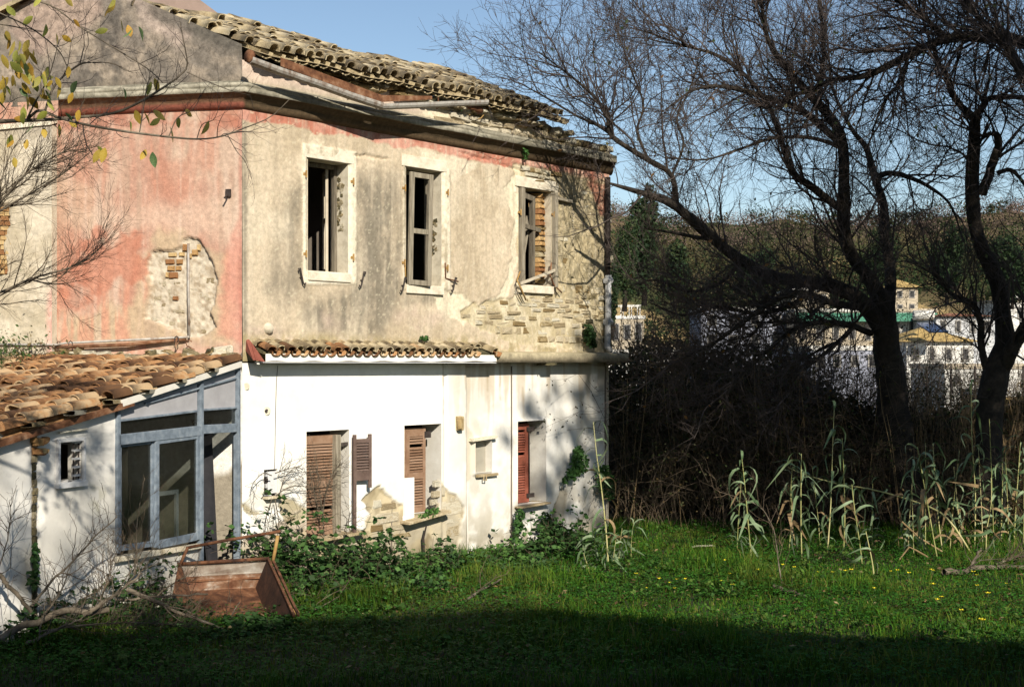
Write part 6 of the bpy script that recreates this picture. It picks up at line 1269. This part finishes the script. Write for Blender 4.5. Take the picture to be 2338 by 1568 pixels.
REEDS = [
 ('pale leafy reed at the left end of the reed row', [(1716, 1287), (1708, 1200), (1700, 1110), (1693, 1045)], 20.4, 13), ('upright reed with long drooping leaves, second from the left of the row', [(1830, 1279), (1828, 1200), (1828, 1110), (1829, 1035)], 20.6, 11),
 ('short reed bending left with drooping leaves in mid row', [(1970, 1310), (1962, 1240), (1950, 1160), (1944, 1105)], 19.8, 11), ('straight reed rising behind the leaning cane', [(2140, 1281), (2122, 1180), (2106, 1090), (2094, 1020)], 20.5, 11),
 ('slim upright reed just right of the straight reed', [(2150, 1253), (2140, 1170), (2133, 1080), (2129, 1012)], 21.6, 10), ('tallest reed standing before the forked trunk', [(2224, 1253), (2226, 1130), (2218, 1000), (2216, 875)], 21.6, 13),
 ('dense reed right of the fallen log stump', [(2285, 1240), (2286, 1170), (2288, 1100), (2287, 1044)], 22.2, 12), ('reed cut by the right edge of the view', [(2314, 1240), (2318, 1160), (2324, 1080), (2329, 1004)], 22.2, 12),
 ('tall reed with few leaves standing in the dark scrub', [(1888, 1262), (1896, 1150), (1900, 1030), (1904, 925)], 21.4, 9), ('leafy reed half hidden behind the mid row', [(1925, 1262), (1928, 1180), (1926, 1090), (1922, 1000)], 21.4, 8),
 ('slender reed with limp leaves behind the second reed', [(1800, 1262), (1806, 1190), (1805, 1120), (1808, 1066)], 21.4, 9), ('short leafy reed sprout at the right of the row', [(2250, 1265), (2252, 1210), (2262, 1150), (2262, 1090)], 21.2, 9)]
for i, (lab, pts, Y, nl) in enumerate(REEDS): reed(lab, pts, Y, nl, 500+i)
reed('long pale cane leaning far left across the reed row', [(2219, 1267), (2170, 1192), (2120, 1156, .3), (2001, 1119, .6), (1908, 1103, .8), (1830, 1080, 1.0), (1798, 1066, 1.1)], 21.1, 11, 531, u0=.38, r0=.016)
reed('short broken cane stub standing in the grass', [(1996, 1327), (1990, 1280), (1976, 1212)], 18.7, 2, 532, u0=.5, scale=.6, r0=.013)
reed('tall reed standing in front of the white house corner', [(1389, 1300), (1383, 1210), (1372, 1110), (1362, 1040), (1354, 962)], 19.7, 10, 533, u0=.25, r0=.013)
for i, (x, y, xt, yt) in enumerate([(1366, 1290, 1356, 1215), (1412, 1290, 1420, 1205), (1440, 1285, 1446, 1190), (1345, 1298, 1330, 1250), (1400, 1300, 1406, 1230)]):
    reed(['low reed tuft just left of the tall corner reed', 'middle reed tuft right of the tall corner reed', 'rightmost low reed tuft by the house corner', 'smallest reed tuft, left of the house corner group', 'reed tuft touching the foot of the corner reed'][i], [(x, y), ((x+xt)/2-2, (y+yt)/2), (xt, yt)], EYE*F/(y-HY), 7, 540+i, u0=.15, r0=.006, scale=.8)['group'] = 'reed tufts at the house corner'
rr_ = random.Random(19)
for i, (x, h_) in enumerate([(2072, 200), (2112, 250), (2168, 230), (2192, 190), (2243, 240), (2268, 300), (2302, 220), (2336, 260), (1872, 190), (1990, 150), (1682, 170), (2085, 150)]):
    yb = rr_.uniform(1248, 1272); lx = rr_.uniform(-22, 22); Y0 = EYE*F/(yb-HY)
    reed(['slim reed leaning beside the straight reed, under the big leaning cane', 'slim reed crowded between two straight reeds in the middle of the row', 'slim tall reed behind the bend of the leaning cane', 'slim short reed close to the foot of the leaning cane', 'slim reed just right of the tallest reed', 'tall slim reed behind the sprout at the right of the row', 'slim reed between the dense reed and the right edge', 'slim tall reed touching the right edge of the view', 'slim short reed beside the tall reed in the scrub', 'short slim reed above the broken cane stub', 'slim reed at the far left end of the row', 'slim short reed left of the straight reed'][i], [(x, yb), (x+lx*.3, yb-h_*.4), (x+lx, yb-h_)], Y0, 9, 560+i, u0=.1, r0=.008, scale=.85)
MB_ = [('bent dry cane lying between the reeds', [(2150, 1258), (2100, 1228), (2058, 1190)], 20.6), ('broken cane piece in the grass below the leaning cane', [(2052, 1277), (2075, 1248), (2090, 1255), (2120, 1272)], 20.4)]
for lab, pts, Y in MB_: tag(MB().tube([at(x, y, Y) for x, y in pts], .012, 6).build('dry_cane', M_STRAW), lab, 'cane')

# ------------------------------------------------------------------ rusty loader bucket by the shed
bk = empty('rusty_bucket', gpt(540, 1408), 'rusty tipped metal loader bucket with pipe rail in front of the shed', 'bucket')
a1, a2 = at(414, 1290, 16.55), at(609, 1279, 16.7); b1 = at(434, 1348, 16.35)
def on_plane(x, y, p, n):
    r_ = Vector(((x-CX)/F, 1, -(y-HY)/F)); c_ = Vector((0, 0, EYE)); return c_+r_*(n.dot(p-c_)/n.dot(r_))
nsp = Vector((-.865, -.383, .324)); b2, c2, f2 = (on_plane(x, y, a2, nsp) for x, y in ((583, 1341), (606, 1398), (671, 1404)))
c1 = at(452, 1415, 15.75); f1 = at(398, 1352, 15.7)
M_RUSTP = pm('rust_and_worn_paint', [(.04, .018, .012), (.12, .05, .026), (.2, .11, .065), (.33, .28, .23), (.42, .39, .34)], 4, .8, .5, 60, rnd=.1)
M_RUST_SHADED = pm('shaded_rust', [(.018, .010, .008), (.05, .024, .016), (.10, .045, .026)], 8, .8, .5, 60)  # darker copy of the rust, painting shade onto the bucket's inner side
th = Vector((.0, .02, -.012)); m1, m2 = a1.lerp(b1, .45), a2.lerp(b2, .45); MB().slab([a1, a2, m2, m1], th).build('upper_plate', pm('worn_grey_paint_over_rust', [(.10, .05, .03), (.24, .2, .16), (.38, .35, .31)], 5, .8, .5, 60), bk, bevel=.003); MB().slab([m1+Vector((0, .004, 0)), m2+Vector((0, .004, 0)), b2, b1], th).build('back_plate', M_RUSTP, bk, bevel=.003); MB().slab([b1, b2, c2, c1], th).build('floor_plate', M_RUST, bk, bevel=.003)
lo = lambda p, dz: p+Vector((0, 0, dz))
MB().slab([a2+Vector((.01, -.02, .03)), f2, c2+Vector((0, 0, -.03)), b2], Vector((.022, .01, 0))).build('side_plate', M_RUST_SHADED, bk, bevel=.003); MB().slab([a1+Vector((-.01, -.02, .03)), f1, lo(c1, -.05), b1], Vector((-.022, .01, 0))).build('side_plate', M_RUST, bk, bevel=.003)
for off in (0, .05): MB().bar(a2+Vector((.02+off, -.03, .03)), f2+Vector((off, -.0, 0)), .03, .03).build('side_rim', M_RUST, bk, bevel=.003)
MB().tube([a1+Vector((-.04, -.03, .02)), a2+Vector((.03, -.03, .03))], .022, 8).build('top_rim', M_RUST, bk, True)
MB().bar(a1.lerp(b1, .62)+Vector((0, -.014, 0)), a2.lerp(b2, .62)+Vector((0, -.014, 0)), .012, .02).build('weld_seam', M_RUST, bk)
MB().tube([at(408, 1297, 16.45), at(418, 1272, 16.45), at(429, 1248, 16.45)], .02, 8).build('rail_post', M_RUST, bk, True); MB().tube([at(622, 1286, 16.6), at(628, 1255, 16.6), at(634, 1222, 16.6)], .022, 8).build('rail_post', M_RUST_GOLD, bk, True)
MB().tube([at(425, 1250, 16.45), at(520, 1232, 16.5), at(640, 1212, 16.6)], .019, 8).build('top_rail', M_RUST, bk, True)
MB().tube([at(668, 1390, 15.7), at(676, 1402, 15.7)], .05, 10).build('hinge_boss', M_RUST_GOLD, bk, True)

# ------------------------------------------------------------------ cut branches heaped at the left
def branch(label, pts, seed, r0, sub=14, name='fallen_branch', mat=M_BRANCH, lens=(.25, .8), up=.15, cat='branch', n2=3, sl=(.08, .3), r1=.35):
    """pts: (x, y, depth)"""
    rng = np.random.default_rng(seed); P0 = [at(*p) for p in pts]; root = empty(name, P0[0], label, cat); s = spline([tuple(p) for p in P0], 22); rr = r0*np.linspace(1, r1, 22)
    s = s+(np.stack([fbm(np.arange(22)*.5, np.full(22, seed*1.+j*5), 3, j) for j in range(3)], 1)-.5)*r0*2.2
    V, Q = tubes_np(s[None], rr[None], 8); obj('stem', mesh_np('stem', V, Q, smooth=True), mat, root)
    if sub:
        t1, q1 = grow(s[None], rr[None], sub, lens, rng, segs=6, wob=.2, up=up, rr=.55, rmin=.0035); t2, q2 = grow(t1, q1, sub*n2, sl, rng, segs=4, wob=.25, up=up, rr=.6, rmin=.0022); V, Q = join([tubes_np(t1, q1, 4), tubes_np(t2, q2, 3)]); obj('twigs', mesh_np('twigs', V, Q, smooth=True), mat if r0 > .02 else M_BRIAR, root)['kind'] = 'stuff'
    return root
branch('thick curved fallen branch lying across the lower left corner', [(-30, 1470, 13.6), (0, 1458, 13.7), (85, 1418, 14.0), (167, 1394, 14.2), (246, 1392, 14.4)], 601, .042, 10, r1=.7)
branch('forked fallen branch rising toward the shed sill', [(190, 1402, 14.2), (218, 1387, 14.2), (282, 1343, 14.6), (326, 1308, 14.8)], 602, .03, 12)
branch('straight fallen branch leaning toward the rusty bucket', [(290, 1346, 14.6), (360, 1376, 14.7), (437, 1407, 14.9), (520, 1440, 15.0)], 603, .026, 10, r1=.5)
branch('dark bent branch entering from the left edge', [(-10, 1305, 13.6), (0, 1315, 13.6), (31, 1348, 13.7), (70, 1395, 13.9)], 604, .026, 10, r1=.8)
branch('long thin branch slanting up across the shed wall', [(70, 1385, 13.9), (110, 1335, 14.1), (164, 1281, 14.3), (215, 1228, 14.5), (267, 1179, 14.7)], 605, .016, 20, r1=.35)
branch('thin upright fork springing from the slanting branch', [(100, 1402, 14.0), (138, 1350, 14.1), (164, 1281, 14.3)], 606, .013, 10)
branch('grey branch lying level in front of the bucket', [(265, 1370, 14.9), (360, 1360, 15.0), (475, 1356, 15.2)], 607, .016, 12, r1=.6)
branch('pale fallen branch low in the shaded grass', [(60, 1470, 13.7), (120, 1440, 13.9), (190, 1408, 14.1)], 608, .022, 8)
branch('thin arching bramble shoot over the branch heap', [(255, 1400, 14.6), (290, 1330, 14.9), (350, 1290, 15.2), (412, 1278, 15.6)], 609, .008, 16)
branch('wiry dry shoot standing before the glazed window', [(305, 1310, 15.0), (312, 1260, 15.2), (313, 1190, 15.3), (330, 1090, 15.4)], 610, .009, 22, lens=(.3, .7))
branch('short pale sticks leaning on the bucket edge', [(515, 1440, 15.3), (530, 1400, 15.5), (548, 1372, 15.6)], 611, .012, 5)
branch('small bare shoot at the left edge before the cracked corner', [(-5, 1300, 13.5), (15, 1240, 13.6), (24, 1190, 13.7), (22, 1140, 13.8)], 612, .008, 16)
branch('tangled twig heap at the lower left', [(90, 1440, 13.9), (200, 1425, 14.1), (330, 1420, 14.4), (440, 1430, 14.7)], 613, .010, 60, lens=(.25, .8), n2=4)
branch('dry twig tangle against the shed below the window', [(215, 1400, 14.4), (245, 1330, 14.6), (255, 1270, 14.8)], 614, .008, 34, lens=(.2, .6))
for i in range(12):
    x0 = random.uniform(-20, 380); y0 = random.uniform(1395, 1465); L_ = random.uniform(70, 220); an = random.uniform(-.75, .35); Y0 = EYE*F/(y0-HY)-.25
    branch('thin dead stick lying in the heap at the lower left corner', [(x0, y0, Y0), (x0+L_*.5*math.cos(an), y0+L_*.5*math.sin(an)-8, Y0+.1), (x0+L_*math.cos(an), y0+L_*math.sin(an), Y0+.25)], 640+i, random.uniform(.007, .016), 12, lens=(.2, .6), r1=.5)['group'] = 'dead sticks heaped at the lower left'
# right hand wood
branch('grey fallen log on the grass at the right edge', [(2155, 1304, 18.9), (2200, 1304, 19.0), (2260, 1294, 19.3), (2345, 1296, 19.4)], 620, .045, 6, name='fallen_log', cat='log', r1=.7)
branch('short thick stick propped on the fallen log', [(2202, 1308, 18.9), (2218, 1285, 19.0), (2240, 1250, 19.1)], 621, .024, 3, r1=.8)
branch('dead twig heap behind the fallen log at the right edge', [(2270, 1290, 19.4), (2310, 1275, 19.6), (2360, 1262, 19.8)], 622, .02, 40, lens=(.25, .7), n2=4, cat='branch', up=.05)
branch('rotten stick lying in the middle of the lawn', [(1766, 1338, 17.6), (1800, 1349, 17.5), (1835, 1361, 17.2), (1866, 1380, 16.9)], 623, .032, 4, r1=.7)
branch('bare sapling shoot rising behind the lawn stick', [(1786, 1352, 17.8), (1776, 1280, 18.0), (1762, 1200, 18.2), (1725, 1150, 18.4), (1640, 1122, 18.6)], 624, .010, 16, lens=(.3, .8))
branch('dark thin branch lying in the grass before the house', [(1060, 1372, 16.9), (1100, 1345, 17.4), (1145, 1322, 17.9)], 625, .02, 5, r1=.5)
branch('thin stick poking from the weeds beside the bucket', [(690, 1404, 16.0), (740, 1380, 16.3), (775, 1360, 16.6)], 626, .012, 4)
p = gpt(1605, 1262); tag(obj('pale_stone', STONES['p'][2], None, None, Matrix.Translation(p+Vector((0, 0, .05))) @ Matrix.Diagonal((.36, .2, .14, 1))), 'flat pale stone lying at the back of the lawn', 'stone')

# ------------------------------------------------------------------ near branches with yellowing leaves at the upper left
yt = empty('yellow_leaved_tree', (-7.5, 9.6, .3), 'nearly bare tree whose yellow leaved branches hang in from the upper left', 'tree')
YD = 9.6
LY = [[(-300, 330, 9.4, 9), (-120, 288, 9.5, 7), (0, 278, 9.6, 5), (77, 275, 9.6, 4.2), (139, 272, 9.6, 3.6), (180, 268, 9.5, 3.4), (244, 262, 9.5, 3.2), (295, 246, 9.5, 3), (359, 210, 9.4, 2.6), (421, 164, 9.4, 2.1), (426, 133, 9.4, 1.7), (418, 90, 9.4, 1.2), (411, 50, 9.4, .8)],
      [(60, 276, 9.6, 3.4), (90, 252, 9.55, 3.2), (128, 267, 9.5, 3.2), (195, 285, 9.4, 3), (282, 300, 9.3, 2.8), (385, 313, 9.2, 2.4), (449, 318, 9.2, 2.1), (501, 313, 9.2, 1.8), (552, 295, 9.2, 1.5), (617, 268, 9.2, 1.1), (660, 228, 9.2, .7)],
      [(-120, -40, 9.4, 3.4), (20, -10, 9.5, 2.4), (113, 12, 9.6, 1.8), (177, 58, 9.6, 1.7), (231, 92, 9.6, 1.6), (295, 131, 9.5, 1.5), (340, 160, 9.5, 1.2), (372, 190, 9.5, .8)], [(-100, -10, 9.2, 3), (0, 31, 9.3, 1.8), (72, 66, 9.3, 1.6), (128, 110, 9.4, 1.4), (150, 145, 9.4, 1.2), (160, 180, 9.4, .7)],
      [(100, 262, 9.6, 2.6), (126, 195, 9.6, 2.4), (180, 149, 9.6, 2.2), (213, 144, 9.6, 1.6), (257, 146, 9.6, 1.2), (303, 167, 9.6, .7)], [(-90, 40, 9.3, 3), (0, 56, 9.3, 1.6), (60, 66, 9.3, 1.2), (95, 72, 9.3, .7)],
      [(60, 276, 9.6, 2.4), (80, 235, 9.5, 2), (105, 190, 9.5, 1.6), (120, 150, 9.5, 1.2), (135, 90, 9.5, .8)], [(520, 310, 9.2, 1.2), (540, 345, 9.2, 1.0), (560, 370, 9.2, .9), (575, 410, 9.2, .6)], [(385, 313, 9.2, 1.3), (405, 270, 9.2, 1.2), (440, 250, 9.2, .8), (470, 200, 9.2, .5)],
      [(318, 305, 9.3, 1.4), (325, 265, 9.3, 1.3), (335, 200, 9.3, 1.1), (345, 175, 9.3, .7)], [(449, 318, 9.2, 1.2), (462, 285, 9.2, 1), (490, 270, 9.2, .7), (510, 210, 9.2, .5)], [(426, 165, 9.4, 1.2), (470, 185, 9.4, 1), (520, 205, 9.4, .9), (570, 218, 9.4, .5)]]
rng = np.random.default_rng(71); P_ = []; R_ = []
for L in LY:
    a = np.array([(*at(x, y, Y), r/F*Y) for x, y, Y, r in L]); s = spline(a, 26); P_.append(s[:, :3]); R_.append(np.maximum(s[:, 3], .0012)); V, Q = tubes_np(s[None, :, :3], R_[-1][None], 7); obj('branch', mesh_np('branch', V, Q, smooth=True), M_BRANCH, yt)
MB().tube([(-7.5, 9.6, .1), (-7.3, 9.6, 2), (-6.6, 9.5, 3.6), at(-300, 330, 9.4)], [.16, .13, .09, .05], 9).build('trunk', M_BRANCH, yt, True)
MB().tube([(-6.9, 9.55, 3.0), (-6.2, 9.4, 4.6), at(-120, -40, 9.4)], [.08, .05, .02], 8).build('limb', M_BRANCH, yt, True)
MB().tube([(-6.2, 9.4, 4.6), at(-100, -10, 9.2)], [.04, .016], 8).build('limb', M_BRANCH, yt, True); MB().tube([(-6.3, 9.4, 4.4), at(-90, 40, 9.3)], [.04, .014], 8).build('limb', M_BRANCH, yt, True)
P_ = np.array(P_); R_ = np.array(R_); t1, r1 = grow(P_, R_, 130, (.12, .5), rng, segs=6, wob=.2, up=.1, rr=.6, rmin=.0015); t2, r2 = grow(t1, r1, 380, (.05, .2), rng, segs=4, wob=.22, up=.1, rr=.7, rmin=.0012)
V, Q = join([tubes_np(t1, r1, 4), tubes_np(t2, r2, 3)]); obj('twigs', mesh_np('twigs', V, Q, smooth=True), M_TWIG, yt)['kind'] = 'stuff'
def big_leaf(seed):
    r = np.random.default_rng(seed); n = 7; V = []; cu = r.uniform(-.4, .4); fo = r.uniform(.1, .5)
    for i in range(n):
        u = i/(n-1); w = .27*math.sin(math.pi*min(1, u*.97+.03))**.8*(1-.25*u); z = -cu*u*u*.5; V += [(-w, u, z+fo*w), (0, u, z), (w, u, z+fo*w)]
    Fc = [(i*3+k, i*3+k+1, i*3+k+4, i*3+k+3) for i in range(n-1) for k in (0, 1)]; me = bpy.data.meshes.new('leaf'); me.from_pydata(V, [], Fc); me.polygons.foreach_set('use_smooth', [True]*len(Fc)); me.update(); return me
def leafmat(name, stops):
    m = pm(name, stops, 14, .5, .1, 30, rnd=.4); nt = m.node_tree; o = next(n for n in nt.nodes if n.type == 'OUTPUT_MATERIAL'); p = next(n for n in nt.nodes if n.type == 'BSDF_PRINCIPLED'); t = nt.nodes.new('ShaderNodeBsdfTranslucent'); ms = nt.nodes.new('ShaderNodeMixShader'); ms.inputs[0].default_value = .3
    nt.links.new(p.inputs['Base Color'].links[0].from_socket, t.inputs[0]); nt.links.new(p.outputs[0], ms.inputs[1]); nt.links.new(t.outputs[0], ms.inputs[2]); nt.links.new(ms.outputs[0], o.inputs[0]); return m
LM = [leafmat('yellow_leaf', [(.38, .20, .03), (.50, .34, .05), (.55, .42, .10)]), leafmat('yellow_green_leaf', [(.25, .25, .04), (.34, .36, .08), (.45, .38, .08)]), leafmat('green_leaf', [(.07, .13, .04), (.14, .22, .08), (.22, .28, .10)])]
BL = [[big_leaf(10*k+i) for i in range(4)] for k in range(3)]
for k in range(3):
    for me in BL[k]: me.materials.append(LM[k])
LP = [(250, 22), (300, 78), (168, 55), (105, 66), (75, 48), (128, 88), (142, 92), (292, 68), (276, 55), (246, 78), (316, 72), (120, 196), (136, 202), (157, 162), (67, 232), (90, 228), (176, 196), (182, 262), (309, 262), (329, 268), (350, 262), (296, 288), (365, 282), (388, 300), (407, 278), (476, 286), (422, 262), (222, 345), (228, 352), (240, 348), (333, 352), (348, 358), (134, 292), (157, 284), (346, 198), (352, 190), (282, 212), (92, 2), (145, 2), (30, 330), (26, 318), (262, 6), (262, 15), (148, 268), (57, 248), (52, 268)]
lr = random.Random(9); LP += [(lr.gauss(48, 46), lr.gauss(170, 62)) for _ in range(70)]
for i, (x, y) in enumerate(LP):
    p = at(x, y-10, lr.uniform(9.2, 9.7)); k = lr.choices((0, 1, 2), (.52, .30, .18))[0]; s = lr.uniform(.075, .115)
    M = Matrix.Translation(p) @ Matrix.Rotation(lr.uniform(-1.2, 1.2), 4, 'Z') @ Matrix.Rotation(lr.gauss(0, .5), 4, 'Y') @ Matrix.Rotation(-1.5+lr.gauss(0, .4), 4, 'X') @ Matrix.Scale(s, 4); obj('leaf', BL[k][lr.randrange(4)], None, yt, M)
# bare shrub in front of the cream wall
def shrub(name, label, limbs, n1, n2, seed, l1=(.3, .9), l2=(.12, .4), mat=M_BRIAR, base=None, n3=0):
    rng = np.random.default_rng(seed); P_ = []; R_ = []; root = empty(name, base or at(*limbs[0][0][:3]), label, 'shrub')
    for L in limbs:
        a = np.array([(*at(x, y, Y), r/F*Y) for x, y, Y, r in L]); s = spline(a, 20); P_.append(s[:, :3]); R_.append(s[:, 3]); V, Q = tubes_np(s[None, :, :3], s[None, :, 3], 6); obj('branch', mesh_np('branch', V, Q, smooth=True), M_BRANCH, root)
    P_ = np.array(P_); R_ = np.array(R_); t1, r1 = grow(P_, R_, n1, l1, rng, ang=(.25, .8), segs=6, wob=.16, up=.08, rr=.6, rmin=.0022); t2, r2 = grow(t1, r1, n2, l2, rng, ang=(.3, .9), segs=4, wob=.2, up=.05, rr=.6, rmin=.0016)
    V, Q = join([tubes_np(t1, r1, 4), tubes_np(t2, r2, 3)]); obj('crown', mesh_np('crown', V, Q, smooth=True), mat, root)
shrub('bare_shrub', 'fine twigged bare shrub reaching in front of the cream wall at the left edge', [[(-220, 900, 12.2, 7), (-120, 620, 12.2, 5), (-30, 500, 12.2, 3.6), (26, 433, 12.2, 3), (64, 394, 12.2, 2.4), (128, 355, 12.2, 1.6), (180, 330, 12.2, 1)], [(-30, 500, 12.2, 3), (20, 470, 12.2, 2.4), (90, 430, 12.3, 2), (160, 385, 12.4, 1.4), (215, 340, 12.4, .8)], [(-20, 490, 12.2, 2.4), (-5, 440, 12.1, 2), (10, 390, 12.1, 1.6), (30, 340, 12.1, 1.1), (60, 300, 12.1, .7)],
   [(-180, 760, 12.0, 5), (-80, 700, 12.0, 3.6), (0, 668, 12.0, 2.8), (77, 635, 12.0, 2.3), (154, 613, 12.0, 1.7), (205, 588, 12.0, 1.3), (236, 555, 12.0, .8)], [(-60, 700, 12, 2.6), (0, 675, 12.1, 2), (60, 640, 12.1, 1.6), (120, 645, 12.2, 1.3), (170, 600, 12.2, .8)]], 130, 1500, 81, base=(-6.4, 12.2, 0))
